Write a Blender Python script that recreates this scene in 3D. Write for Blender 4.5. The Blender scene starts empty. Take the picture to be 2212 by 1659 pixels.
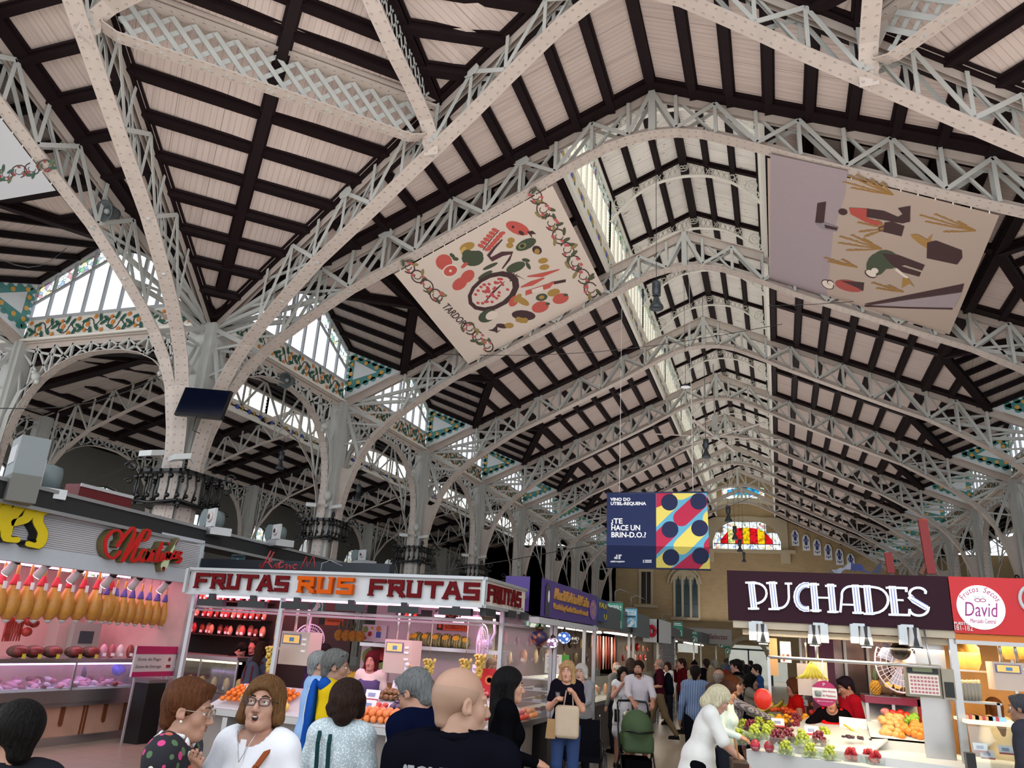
import bpy, bmesh, math, random
import numpy as np
from mathutils import Vector, Matrix
random.seed(7)
C=bpy.context.scene.collection
SC=bpy.context.scene
PI=math.pi
# ---------------------------------------------------------------- camera
CZ=1.92; FPX=1640.5
YAW,PITCH,ROLL=.340367,.326232,.06152
_F=Vector((-math.sin(YAW)*math.cos(PITCH),math.cos(YAW)*math.cos(PITCH),math.sin(PITCH)))
_R=Vector((math.cos(YAW),math.sin(YAW),0)); _U=_R.cross(_F)
_R2=_R*math.cos(ROLL)+_U*math.sin(ROLL); _U2=_U*math.cos(ROLL)-_R*math.sin(ROLL)
CAMM=Matrix((( _R2.x,_U2.x,-_F.x),(_R2.y,_U2.y,-_F.y),(_R2.z,_U2.z,-_F.z)))
cd=bpy.data.cameras.new('camera'); cam=bpy.data.objects.new('camera',cd); C.objects.link(cam)
cam.matrix_world=Matrix.Translation((0,0,CZ))@CAMM.to_4x4()
cd.sensor_width=36; cd.lens=FPX/2212*36; cd.clip_start=.05; cd.clip_end=400
SC.camera=cam
def ray(u,v): return CAMM@Vector((u-1106,829.5-v,-FPX))/FPX
def at(u,v,X=None,Y=None,Z=None,D=None):
 r=ray(u,v); o=Vector((0,0,CZ))
 t=D if D is not None else ((X/r.x) if X is not None else (Y/r.y) if Y is not None else (Z-CZ)/r.z)
 return o+r*t
def pp(p):
 q=CAMM.transposed()@(Vector(p)-Vector((0,0,CZ))); return 1106+FPX*q.x/-q.z, 829.5-FPX*q.y/-q.z
# ---------------------------------------------------------------- world, light, exposure
w=bpy.data.worlds.new('sky'); SC.world=w; w.use_nodes=True
nt=w.node_tree; bg=nt.nodes['Background']
tc=nt.nodes.new('ShaderNodeTexCoord'); no=nt.nodes.new('ShaderNodeTexNoise'); no.inputs['Scale'].default_value=3
cr=nt.nodes.new('ShaderNodeValToRGB'); cr.color_ramp.elements[0].position=.4; cr.color_ramp.elements[0].color=(.80,.90,1,1); cr.color_ramp.elements[1].position=.62; cr.color_ramp.elements[1].color=(1,1,1,1)
nt.links.new(tc.outputs['Generated'],no.inputs['Vector']); nt.links.new(no.outputs['Fac'],cr.inputs['Fac']); nt.links.new(cr.outputs['Color'],bg.inputs['Color'])
bg.inputs['Strength'].default_value=1.9
SC.view_settings.view_transform='Standard'; SC.view_settings.look='None'; SC.view_settings.gamma=1; SC.view_settings.use_curve_mapping=False
SC.view_settings.exposure=0.12
SC.cycles.max_bounces=6; SC.cycles.diffuse_bounces=3; SC.cycles.transparent_max_bounces=12; SC.cycles.use_denoising=True; SC.cycles.sample_clamp_indirect=6
def area(loc,rot,sx,sy,power,col=(1,1,1),name='area_light'):
 l=bpy.data.lights.new(name,'AREA'); l.shape='RECTANGLE'; l.size=sx; l.size_y=sy; l.energy=power; l.color=col
 o=bpy.data.objects.new(name,l); C.objects.link(o); o.location=loc; o.rotation_euler=rot; return o
for _y in (17,27,37,47,57): area((-1.97,_y,4.2),(PI,0,0),9,8,270,(1,.93,.89),'added_roof_fill')  # unseen upward lights added to brighten the roof, here and on the lines below
area((-4,6,4.6),(PI,0,0),12,8,430,(1,.94,.91),'added_roof_fill'); area((-18,8,4.2),(PI,0,0),6,6,130,(1,.95,.92),'added_roof_fill'); area((6,7,4.6),(PI,0,0),6,8,260,(1,.94,.91),'added_roof_fill')
area((-18.4,30,4.5),(PI,0,0),8,28,190,(.97,.98,1),'added_roof_fill')
# ---------------------------------------------------------------- materials
MATS={}
def rgb(h):
 if isinstance(h,str):
  h=h.lstrip('#'); c=[int(h[i:i+2],16)/255 for i in (0,2,4)]
  return [(x/12.92 if x<=.04045 else ((x+.055)/1.055)**2.4) for x in c]
 return list(h)
def mat(name,col,rough=.6,metal=0,emit=0,noise=0,nscale=8,bump=0,spec=None):
 if name in MATS: return MATS[name]
 m=bpy.data.materials.new(name); m.use_nodes=True; n=m.node_tree; b=n.nodes['Principled BSDF']
 c=rgb(col)+[1]; b.inputs['Base Color'].default_value=c; b.inputs['Roughness'].default_value=rough; b.inputs['Metallic'].default_value=metal
 if spec is not None: b.inputs['Specular IOR Level'].default_value=spec
 if emit: b.inputs['Emission Color'].default_value=c; b.inputs['Emission Strength'].default_value=emit
 t=n.nodes.new('ShaderNodeTexNoise'); t.inputs['Scale'].default_value=nscale; t.inputs['Detail'].default_value=5
 tcx=n.nodes.new('ShaderNodeTexCoord'); n.links.new(tcx.outputs['Object'],t.inputs['Vector'])
 if noise or not emit:
  k=noise or .06
  mx=n.nodes.new('ShaderNodeMix'); mx.data_type='RGBA'
  mx.inputs[6].default_value=[x*(1-k) for x in c[:3]]+[1]; mx.inputs[7].default_value=[min(1,x*(1+k*.6)) for x in c[:3]]+[1]
  n.links.new(t.outputs['Fac'],mx.inputs[0]); n.links.new(mx.outputs[2],b.inputs['Base Color'])
 if bump:
  bp=n.nodes.new('ShaderNodeBump'); bp.inputs['Strength'].default_value=bump; bp.inputs['Distance'].default_value=.02
  n.links.new(t.outputs['Fac'],bp.inputs['Height']); n.links.new(bp.outputs['Normal'],b.inputs['Normal'])
 MATS[name]=m; return m
def NM(n,op,a,b=None,clamp=False):
 x=n.nodes.new('ShaderNodeMath'); x.operation=op; x.use_clamp=clamp
 for i,v in ((0,a),(1,b)):
  if v is None: continue
  if isinstance(v,(int,float)): x.inputs[i].default_value=v
  else: n.links.new(v,x.inputs[i])
 return x.outputs[0]
def uvxy(n):
 t=n.nodes.new('ShaderNodeUVMap'); s=n.nodes.new('ShaderNodeSeparateXYZ'); n.links.new(t.outputs[0],s.inputs[0]); return s.outputs[0],s.outputs[1],t.outputs[0]
def mixc(n,f,a,b):
 mx=n.nodes.new('ShaderNodeMix'); mx.data_type='RGBA'
 for i,v in ((0,f),(6,a),(7,b)):
  if isinstance(v,(list,tuple)): mx.inputs[i].default_value=list(v)[:3]+[1]
  elif isinstance(v,(int,float)): mx.inputs[i].default_value=v
  else: n.links.new(v,mx.inputs[i])
 return mx.outputs[2]
def rivet_mat(name,col,rough=.45):
# painted riveted iron: two rows of round heads along the flange (UV in metres), worn paint
 m=mat(name,col,rough,noise=.16,nscale=5); n=m.node_tree; b=n.nodes['Principled BSDF']
 x,y,_=uvxy(n)
 dx=NM(n,'SUBTRACT',NM(n,'FRACT',NM(n,'DIVIDE',x,.17)),.5); dx=NM(n,'MULTIPLY',dx,.17)
 dy=NM(n,'SUBTRACT',NM(n,'ABSOLUTE',y),.085)
 r=NM(n,'SQRT',NM(n,'ADD',NM(n,'MULTIPLY',dx,dx),NM(n,'MULTIPLY',dy,dy)))
 h=NM(n,'SUBTRACT',1,NM(n,'DIVIDE',r,.024),True)
 h=NM(n,'POWER',h,.5)
 bp=n.nodes.new('ShaderNodeBump'); bp.inputs['Strength'].default_value=1; bp.inputs['Distance'].default_value=.02
 n.links.new(h,bp.inputs['Height']); n.links.new(bp.outputs['Normal'],b.inputs['Normal'])
 return m
def board_mat(name,col,groove,pitch=.11,peel=0,peelcol=(.3,.28,.24)):
 m=mat(name,col,.8,noise=.10,nscale=1.2); n=m.node_tree; b=n.nodes['Principled BSDF']
 x,y,uv=uvxy(n)
 f=NM(n,'FRACT',NM(n,'DIVIDE',x,pitch)); g=NM(n,'LESS_THAN',f,.14)
 f2=NM(n,'FRACT',NM(n,'DIVIDE',x,pitch*7.3)); g2=NM(n,'LESS_THAN',f2,.018)
 base=b.inputs['Base Color'].links[0].from_socket
 c=mixc(n,NM(n,'MULTIPLY',g,.42),base,rgb(groove)); c=mixc(n,NM(n,'MULTIPLY',g2,.8),c,rgb(groove))
# long faint water stains across the boards
 mp=n.nodes.new('ShaderNodeMapping'); mp.inputs['Scale'].default_value=(7,.5,1); n.links.new(uv,mp.inputs[0])
 t=n.nodes.new('ShaderNodeTexNoise'); t.inputs['Scale'].default_value=1.3; t.inputs['Detail'].default_value=6; n.links.new(mp.outputs[0],t.inputs['Vector'])
 s=NM(n,'MULTIPLY',NM(n,'SUBTRACT',t.outputs['Fac'],.5,True),1.6,True); c=mixc(n,s,c,rgb(groove))
 if peel:
  mp=n.nodes.new('ShaderNodeMapping'); mp.inputs['Scale'].default_value=(5,1.2,1); n.links.new(uv,mp.inputs[0])
  t=n.nodes.new('ShaderNodeTexNoise'); t.inputs['Scale'].default_value=2.2; t.inputs['Detail'].default_value=8; n.links.new(mp.outputs[0],t.inputs['Vector'])
  c=mixc(n,NM(n,'GREATER_THAN',t.outputs['Fac'],peel),c,peelcol)
 n.links.new(c,b.inputs['Base Color'])
 bp=n.nodes.new('ShaderNodeBump'); bp.inputs['Strength'].default_value=.5; bp.inputs['Distance'].default_value=.01; bp.invert=True
 n.links.new(g,bp.inputs['Height']); n.links.new(bp.outputs['Normal'],b.inputs['Normal'])
 return m
def glass_mat(name,col=(1,1,1),clear=.8,trans=(.9,.95,1)):
# thin pane: mostly see-through, partly milky
 m=bpy.data.materials.new(name); m.use_nodes=True; n=m.node_tree; n.nodes.clear()
 o=n.nodes.new('ShaderNodeOutputMaterial'); a=n.nodes.new('ShaderNodeBsdfTransparent'); a.inputs[0].default_value=list(rgb(col))+[1]
 t=n.nodes.new('ShaderNodeBsdfTranslucent'); t.inputs[0].default_value=list(rgb(col))+[1]
 g=n.nodes.new('ShaderNodeBsdfGlossy'); g.inputs['Roughness'].default_value=.08
 m1=n.nodes.new('ShaderNodeMixShader'); m1.inputs[0].default_value=clear; n.links.new(t.outputs[0],m1.inputs[1]); n.links.new(a.outputs[0],m1.inputs[2])
 m2=n.nodes.new('ShaderNodeMixShader'); m2.inputs[0].default_value=.04; n.links.new(m1.outputs[0],m2.inputs[1]); n.links.new(g.outputs[0],m2.inputs[2])
 n.links.new(m2.outputs[0],o.inputs[0]); MATS[name]=m; return m
IRON=mat('white_iron','#bcbdb9',.5,noise=.12,nscale=3)
RIV=rivet_mat('riveted_iron','#c0b3aa')
WOOD=mat('dark_wood','#1c0f12',.6,noise=.3,nscale=6,bump=.2,spec=.15)
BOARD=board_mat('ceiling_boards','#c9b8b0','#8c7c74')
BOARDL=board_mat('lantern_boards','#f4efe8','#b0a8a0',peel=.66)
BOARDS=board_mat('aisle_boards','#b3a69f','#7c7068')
GLASS=glass_mat('window_glass',(.95,.98,1),.85)
CREAM=mat('cream_paint','#ece8df',.5)
# ---------------------------------------------------------------- mesh builder
class MB:
 def __init__(s): s.v=[]; s.f=[]; s.m=[]; s.uv=[]; s.sm=[]
 def face(s,idx,mi=0,uv=None,sm=False): s.f.append(tuple(idx)); s.m.append(mi); s.uv.append(uv); s.sm.append(sm)
 def poly(s,pts,mi=0,uv=None):
  b=len(s.v); s.v+= [tuple(p) for p in pts]; s.face(range(b,b+len(pts)),mi,uv)
 def slab(s,pts,n,t,mi=0):
# polygon thickened by t along n
  n=Vector(n); b=len(s.v); k=len(pts)
  s.v+=[tuple(p) for p in pts]+[tuple(Vector(p)+n*t) for p in pts]
  s.face(range(b,b+k),mi); s.face([b+k+i for i in range(k-1,-1,-1)],mi)
  for i in range(k): j=(i+1)%k; s.face((b+j,b+i,b+k+i,b+k+j),mi)
 def box(s,a,b,mi=0):
  x0,y0,z0=a; x1,y1,z1=b; o=len(s.v)
  s.v+=[(x0,y0,z0),(x1,y0,z0),(x1,y1,z0),(x0,y1,z0),(x0,y0,z1),(x1,y0,z1),(x1,y1,z1),(x0,y1,z1)]
  for q in ((3,2,1,0),(4,5,6,7),(0,1,5,4),(1,2,6,5),(2,3,7,6),(3,0,4,7)): s.face([o+i for i in q],mi)
 def bar(s,p,q,w,h,up=(0,0,1),mi=0,uvs=True):
  p=Vector(p); q=Vector(q); d=q-p; L=d.length
  if L<1e-6: return
  d/=L; up=Vector(up); x=d.cross(up)
  if x.length<1e-4: x=d.cross(Vector((1,0,0)))
  x.normalize(); y=x.cross(d); o=len(s.v)
  for c in (p,q):
   for sx,sy in ((-1,-1),(1,-1),(1,1),(-1,1)): s.v.append(tuple(c+x*sx*w/2+y*sy*h/2))
  U=lambda a,b:[(0,a),(0,b),(L,b),(L,a)]
  s.face((o+0,o+1,o+5,o+4),mi,U(-w/2,w/2)); s.face((o+1,o+2,o+6,o+5),mi,U(-h/2,h/2)); s.face((o+2,o+3,o+7,o+6),mi,U(-w/2,w/2)); s.face((o+3,o+0,o+4,o+7),mi,U(-h/2,h/2))
  s.face((o+3,o+2,o+1,o+0),mi); s.face((o+4,o+5,o+6,o+7),mi)
 def strip(s,pts,nrm,w,t,mi=0):
# curved flat flange: pts polyline, nrm = horizontal width direction, w width, t thickness
  pts=[Vector(p) for p in pts]; nrm=Vector(nrm); o=len(s.v); k=len(pts); L=0; Ls=[0]
  for i,p in enumerate(pts):
   d=(pts[min(i+1,k-1)]-pts[max(i-1,0)]).normalized(); y=nrm.cross(d).normalized()
   for sx,sy in ((-1,-1),(1,-1),(1,1),(-1,1)): s.v.append(tuple(p+nrm*sx*w/2+y*sy*t/2))
   if i: L+=(p-pts[i-1]).length; Ls.append(L)
  for i in range(k-1):
   for a,b,ww in ((0,1,w),(1,2,t),(2,3,w),(3,0,t)):
    A=o+i*4; B=A+4; s.face((A+a,A+b,B+b,B+a),mi,[(Ls[i],-ww/2),(Ls[i],ww/2),(Ls[i+1],ww/2),(Ls[i+1],-ww/2)])
  s.face((o+3,o+2,o+1,o),mi); e=o+(k-1)*4; s.face((e,e+1,e+2,e+3),mi)
 def tube(s,pts,r,n=6,mi=0,cap=True):
  pts=[Vector(p) for p in pts]; o=len(s.v); k=len(pts); up=None
  for i,p in enumerate(pts):
   d=(pts[min(i+1,k-1)]-pts[max(i-1,0)]); d=d.normalized() if d.length>1e-9 else Vector((0,0,1))
   if up is None: up=Vector((0,0,1)) if abs(d.z)<.9 else Vector((1,0,0))
   x=d.cross(up); x=x.normalized() if x.length>1e-5 else Vector((1,0,0)); up=x.cross(d).normalized()
   rr=r[i] if isinstance(r,(list,tuple)) else r
   for j in range(n): a=2*PI*j/n; s.v.append(tuple(p+x*math.cos(a)*rr+up*math.sin(a)*rr))
  for i in range(k-1):
   for j in range(n): a=o+i*n+j; b=o+i*n+(j+1)%n; s.face((a,b,b+n,a+n),mi,None,True)
  if cap: s.face([o+j for j in range(n-1,-1,-1)],mi); s.face([o+(k-1)*n+j for j in range(n)],mi)
 def lathe(s,prof,n=16,loc=(0,0,0),ax=(0,0,1),mi=0,sm=True):
# prof: list of (radius, height) along axis
  ax=Vector(ax).normalized(); x=ax.orthogonal().normalized(); y=ax.cross(x); loc=Vector(loc); o=len(s.v); k=len(prof)
  for r,h in prof:
   for j in range(n): a=2*PI*j/n; s.v.append(tuple(loc+ax*h+(x*math.cos(a)+y*math.sin(a))*max(r,1e-4)))
  for i in range(k-1):
   for j in range(n): a=o+i*n+j; b=o+i*n+(j+1)%n; s.face((a,b,b+n,a+n),mi,None,sm)
  s.face([o+j for j in range(n-1,-1,-1)],mi); s.face([o+(k-1)*n+j for j in range(n)],mi)
 def ball(s,c,r,n=10,m=7,mi=0,sq=(1,1,1),rot=None):
  c=Vector(c); o=len(s.v)
  for i in range(m+1):
   th=PI*i/m
   for j in range(n):
    a=2*PI*j/n; p=Vector((math.sin(th)*math.cos(a)*r*sq[0],math.sin(th)*math.sin(a)*r*sq[1],math.cos(th)*r*sq[2]))
    if rot: p=rot@p
    s.v.append(tuple(c+p))
  for i in range(m):
   for j in range(n): a=o+i*n+j; b=o+i*n+(j+1)%n; s.face((a,a+n,b+n,b),mi,None,True)
 def disc(s,c,nx,ny,rx,ry,n=12,mi=0,t=0):
  c=Vector(c); nx=Vector(nx); ny=Vector(ny)
  pts=[c+nx*math.cos(2*PI*i/n)*rx+ny*math.sin(2*PI*i/n)*ry for i in range(n)]
  if t: s.slab(pts,nx.cross(ny),t,mi)
  else: s.poly(pts,mi)
 def build(s,name,mats,parent=None,smooth=False,loc=None):
  me=bpy.data.meshes.new(name); me.from_pydata(s.v,[],s.f)
  if not isinstance(mats,(list,tuple)): mats=[mats]
  for m in mats: me.materials.append(m)
  me.polygons.foreach_set('material_index',s.m)
  me.polygons.foreach_set('use_smooth',[bool(smooth or q) for q in s.sm])
  if any(u is not None for u in s.uv):
   l=me.uv_layers.new(name='UVMap'); arr=[]
   for f,u in zip(s.f,s.uv):
    for i in range(len(f)): arr+= list(u[i]) if u is not None else [0,9.]
   l.data.foreach_set('uv',arr)
  me.update(); o=bpy.data.objects.new(name,me); C.objects.link(o)
  if parent is not None: o.parent=parent
  if loc is not None: o.location=loc
  return o
def thing(name,label,cat,loc=(0,0,0),rz=0,group=None):
 o=bpy.data.objects.new(name,None); o.empty_display_size=.1; C.objects.link(o); o.location=loc; o.rotation_euler=(0,0,rz)
 o['label']=label; o['category']=cat
 if group: o['group']=group
 return o
def tag(o,label,cat,group=None,kind=None):
 o['label']=label; o['category']=cat
 if group: o['group']=group
 if kind: o['kind']=kind
 return o
def struct(o): o['kind']='structure'; return o
def kids(o): return [c for c in bpy.data.objects if c.parent==o]
def dup(o,loc=None,rz=None,label=None,group=None,parent=None,_ch=None):
 if _ch is None:
  _ch={}
  for x in bpy.data.objects:
   if x.parent: _ch.setdefault(x.parent.name,[]).append(x)
 c=o.copy(); C.objects.link(c)
 if parent is not None: c.parent=parent
 if loc is not None: c.location=loc
 if rz is not None: c.rotation_euler=(0,0,rz)
 if label: c['label']=label
 if group: c['group']=group
 for ch in _ch.get(o.name,[]): dup(ch,parent=c,_ch=_ch)
 return c
ORD=['first','second','third','fourth','fifth','sixth','seventh','eighth','ninth','tenth','eleventh','twelfth']
def text_mesh(name,txt,size,mats,parent,loc,rot,extrude=.01,xs=1,shear=0,align='LEFT',spacing=1,bold=0):
 cu=bpy.data.curves.new(name,'FONT'); cu.body=txt; cu.size=size; cu.extrude=extrude; cu.shear=shear; cu.align_x=align; cu.space_character=spacing; cu.offset=bold; cu.resolution_u=3
 to=bpy.data.objects.new(name,cu); C.objects.link(to)
 dg=bpy.context.evaluated_depsgraph_get(); me=bpy.data.meshes.new_from_object(to.evaluated_get(dg))
 bpy.data.objects.remove(to); bpy.data.curves.remove(cu)
 me.materials.clear(); me.materials.append(mats); o=bpy.data.objects.new(name,me); C.objects.link(o)
 o.parent=parent; o.location=loc; o.rotation_euler=rot; o.scale=(xs,1,1); return o
# ================================================================ the hall
XC=-1.968; Y1=13.323; D=6.; HA=13.17; WW=10.343; HE=8.545; SL=(HA-HE)/WW
PX,PY=XC-WW,Y1
NB=8
# a frame (fn) maps local (a = towards the arm's centre line, b = outwards along the arm, z) to the world
def f_naveL(a,b,z): return Vector((PX+a,PY+b,z))
def f_naveR(a,b,z): return Vector((XC+WW-a,PY+b,z))
def f_trans(a,b,z): return Vector((PX-b,PY-a,z))
def f_transR(a,b,z): return Vector((XC+WW+b,PY-a,z))
zr=lambda a: HE+SL*a                         # underside of the main roof
LOW=[(.40,4.3),(.42,5.2),(.55,5.85),(.85,6.75),(1.2,7.3),(1.6,7.72),(2.1,8.12),(2.66,8.50),(3.66,9.12),(4.76,9.62),(6.65,10.52),(7.6,10.98),(8.2,11.30),(8.8,11.6),(9.35,11.86),(9.85,11.99),(WW,12.03)]
def low_at(a):
 for (a0,z0),(a1,z1) in zip(LOW,LOW[1:]):
  if a0<=a<=a1: return z0+(z1-z0)*(a-a0)/(a1-a0)
 return LOW[-1][1]
# ---- half a roof truss: riveted lower flange, top chord, double web
def half_truss(fn,b,dirn,parent,depth=.24,full=True,skew=0.,lat=False):
 """fn frame; skew: plan skew of the rib (b = b0 - skew*a)."""
 P=lambda a,z,o=0: fn(a,b-skew*a,z)
 w=(fn(0,1,0)-fn(0,0,0)); along=(fn(1,-skew,0)-fn(0,0,0)).normalized(); nrm=Vector((0,0,1)).cross(along)
 m=MB(); pts=[P(a,z) for a,z in LOW]
 m.strip(pts,nrm,.30 if full else .26,.022)
# web plate standing on the flange
 for (a0,z0),(a1,z1) in zip(LOW,LOW[1:]):
  p,q=P(a0,z0),P(a1,z1); d=(q-p).normalized(); y=nrm.cross(d).normalized()
  if y.z<0 or (abs(y.z)<.3 and (y-along*-1).length>1.2): y=-y
  hh=.17 if a0>.8 else .12
  m.slab([p-nrm*.02,q-nrm*.02,q+y*hh-nrm*.02,p+y*hh-nrm*.02],nrm,.02)
 m.build('lower_chord',RIV,parent)
 m=MB(); t0,t1=P(.1,zr(.1)-.03),P(WW,HA-.03)
 m.bar(t0,t1,.27,.022,nrm.cross(t1-t0)); dn=(t1-t0).normalized().cross(nrm); dn=dn if dn.z<0 else -dn
 for o in (-.05,.05): m.slab([t0+nrm*o,t1+nrm*o,t1+dn*.22+nrm*o,t0+dn*.22+nrm*o],nrm,.012)
 m.build('top_chord',RIV,parent)
 m=MB(); step=.775; n=0; a=2.1; prev=None; A=[]
 while a<WW-.2: A.append(a); a+=step
 A.append(WW)
 for i,a in enumerate(A):
  hi=zr(a)-.12; lo=low_at(a)+.04
  for o in ((-depth/2,depth/2) if full else (0,)):
   m.bar(P(a,lo)+nrm*o,P(a,hi)+nrm*o,.07,.014,nrm)
   if i:
    a0=A[i-1]
    if lat:
     m.bar(P(a0,low_at(a0)+.05)+nrm*o,P(a,hi)+nrm*o,.06,.014,nrm); m.bar(P(a0,zr(a0)-.12)+nrm*o,P(a,lo)+nrm*o,.06,.014,nrm)
    elif i%2: m.bar(P(a0,low_at(a0)+.05)+nrm*o,P(a,hi)+nrm*o,.085,.016,nrm)
    else: m.bar(P(a0,zr(a0)-.14)+nrm*o,P(a,lo)+nrm*o,.085,.016,nrm)
    if full and not lat and i%2==0: m.bar(P(a0,low_at(a0)+.05)+nrm*o*.2,P(a,hi)+nrm*o*.2,.05,.012,nrm)
  if i in (3,7): # gusset plates
   m.disc(P(a,hi-.02)-nrm*.14,along,(0,0,1),.2,.13,8,0,.012)
# fan of bars from the column head to the flange
 top=P(.12,HE-.1)
 for j in (3,5,7,8): m.bar(top,P(*LOW[j]),.10,.06,nrm)
 for i in range(5): m.bar(P(LOW[i+4][0],LOW[i+4][1]+.02),P([.1,.1,.1,1.2,2.0][i],[7.2,7.9,8.2,8.7,9.2][i]),.06,.03,nrm)
 m.build('web_brace',IRON,parent)
# solid plate between shaft and flange near the springing
 m=MB(); pl=[(0.05,4.3),(.42,4.3),(.43,5.2),(.55,5.85),(.80,6.6),(.5,6.45),(.3,6.5),(.05,6.9)]
 m.slab([P(a,z)-nrm*.012 for a,z in pl],nrm,.024); m.build('haunch_plate',RIV,parent)
TR_LAB=['nearest the crossing','second from the crossing','third from the crossing','fourth from the crossing','fifth from the crossing','sixth from the crossing','seventh from the crossing','last before the stone wall']
TRG='white riveted roof trusses of the nave'
for k in range(NB):
 t=thing('roof_truss','white riveted iron truss spanning the nave roof, '+TR_LAB[k],'roof truss',(0,0,0),group=TRG)
 full=k<5
 half_truss(f_naveL,k*D,1,t,full=full); half_truss(f_naveR,k*D,1,t,full=full)
 m=MB(); m.box((XC-.07,Y1+k*D-.13,12.05),(XC+.07,Y1+k*D+.13,HA-.06)); m.build('king_post',IRON,t)
# crossing valley arches (A over the crossing, B towards the side arm) and the side-arm trusses
t=thing('crossing_arch','big white riveted arch leaning over the crossing towards the camera','arch')
half_truss(f_naveL,0,1,t,skew=.378); half_truss(f_naveR,0,1,t,skew=.378)
m=MB(); m.bar((XC,Y1-.378*WW,12.03),(XC,Y1-.378*WW,HA-.04),.12,.24,(0,1,0)); m.build('king_post',IRON,t)
t=thing('crossing_arch','white riveted arch rising from the pier with the television towards the top left corner','arch')
half_truss(f_trans,0,1,t,skew=.378)
t=thing('crossing_arch','white riveted arch half rising from the far right pier, mostly outside the picture','arch')
half_truss(f_transR,0,1,t,skew=.378)
for k,lb in enumerate(('edge truss holding loudspeaker and pale banner','second truss behind it','third truss, farthest left')):
 t=thing('roof_truss','white riveted truss of the left side arm, '+lb,'roof truss',group='trusses of the left side arm')
 half_truss(f_trans,k*D,1,t,full=k<2)
t=thing('roof_truss','white riveted truss of the right side arm, seen in the top right corner','roof truss')
half_truss(f_transR,0,1,t)
# ---- main roof slopes with purlins, per bay
def nrm3(a,b,c): return (Vector(b)-Vector(a)).cross(Vector(c)-Vector(a)).normalized()
def panel(m,P3,uax,mi=0,o=None):
 """ceiling polygon with UV x measured along uax (grooves run across it)"""
 uax=Vector(uax).normalized(); n=nrm3(*P3[:3]); v=n.cross(uax); P3=[Vector(p) for p in P3]
 m.poly(P3,mi,[(p.dot(uax),p.dot(v)) for p in P3])
LW=2.15; AL=WW-LW
def purlin(P,Q,w=.14,h=.16,parent=None,up=(0,0,1),name='purlin'):
 m=MB(); dz=Vector((0,0,-h/2+.02)); m.bar(Vector(P)+dz,Vector(Q)+dz,w,h,up); m.bar(Vector(P)+Vector((0,0,-.03)),Vector(Q)+Vector((0,0,-.03)),w+.09,.05,up); m.build(name,WOOD,parent)
def main_roof(fn,k,lantern=True,half=False):
 b0=k*D; r=bpy.data.objects.new('ceiling',None); C.objects.link(r); struct(r)
 Z=.02; g=lambda a,b,z=None: fn(a,b,(zr(a) if z is None else z)+Z)
 m=MB(); ua=fn(0,1,0)-fn(0,0,0)
 top=AL if lantern else WW
 panel(m,[g(2.02,b0),g(3.67,b0+3),g(2.02,b0+6),g(top,b0+6),g(top,b0)],ua)
 for s in (0,1): # dormer slopes
  e0=b0 if s==0 else b0+6
  panel(m,[g(0,e0,10.30),g(2.02,e0,9.45),g(3.67,b0+3,zr(3.67)),g(0,b0+3,11.74)],fn(1,0,0)-fn(0,0,0))
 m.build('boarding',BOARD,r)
# purlins along the arm
 for i in range(9):
  u=2.30+.72*i; a=WW-u
  if a<2.1: break
  if a>=3.6: purlin(g(a,b0+.12),g(a,b0+5.88),parent=r)
  else:
   bb=3*(a-2.02)/1.65
   purlin(g(a,b0+.1),g(a,b0+bb),parent=r); purlin(g(a,b0+6-bb),g(a,b0+5.9),parent=r)
 purlin(g(3.67,b0),g(3.67,b0+6),.2,.2,r)
 for b in (.2,3,5.8):
  a0=2.02 if b!=3 else 3.67
  purlin(g(a0,b0+b),g(top,b0+b),.26 if b!=3 else .2,.14,r,name='rafter')
 for s in (0,1):
  e0=b0+.06 if s==0 else b0+5.94
  purlin(g(2.02,e0),g(3.67,b0+3),.2,.2,r,name='valley_beam')
  purlin(g(0.1,e0,10.30),g(0.1,b0+3,11.74),.2,.16,r,name='verge_beam')
  for j in range(5):
   f=j/5*1.0+.02; bb=e0+(b0+3-e0)*f; zo=10.30+1.44*f; ai=2.02+1.65*f
   purlin(g(0,bb,zo),g(ai,bb,zr(ai)),.13,.15,r,name='dormer_rafter')
 purlin(g(0,b0+3,11.74),g(3.67,b0+3,zr(3.67)),.16,.16,r,name='ridge_beam')
 return r
for k in range(NB):
 main_roof(f_naveL,k); main_roof(f_naveR,k)
for k in range(3): main_roof(f_trans,k,False)
main_roof(f_transR,0,False)
# roof strips between the first truss and the crossing arch (boards with purlins to the ridge)
def wedge(fn,sg):
 r=bpy.data.objects.new('ceiling',None); C.objects.link(r); struct(r); m=MB(); g=lambda a,b: fn(a,b,zr(a)+.02)
 panel(m,[g(0,0),g(WW,0),g(WW,-.378*WW)],fn(0,1,0)-fn(0,0,0)); m.build('boarding',BOARD,r)
 for i in range(0 if sg<2 else 1,11):
  a=WW-(.0 if i==0 else .85+.72*(i-1));
  if a<.8: break
  purlin(g(a,-.378*a+.05),g(a,-.05),.15 if i else .2,.16,r)
 purlin(g(.3,-.22),g(WW,-.22),.3,.13,r,name='rafter'); purlin(g(.6,-.378*.6+.2),g(WW,-.378*WW+.2),.22,.13,r,name='rafter')
wedge(f_naveL,1); wedge(f_naveR,2); wedge(f_trans,1); wedge(f_transR,1)
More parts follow.
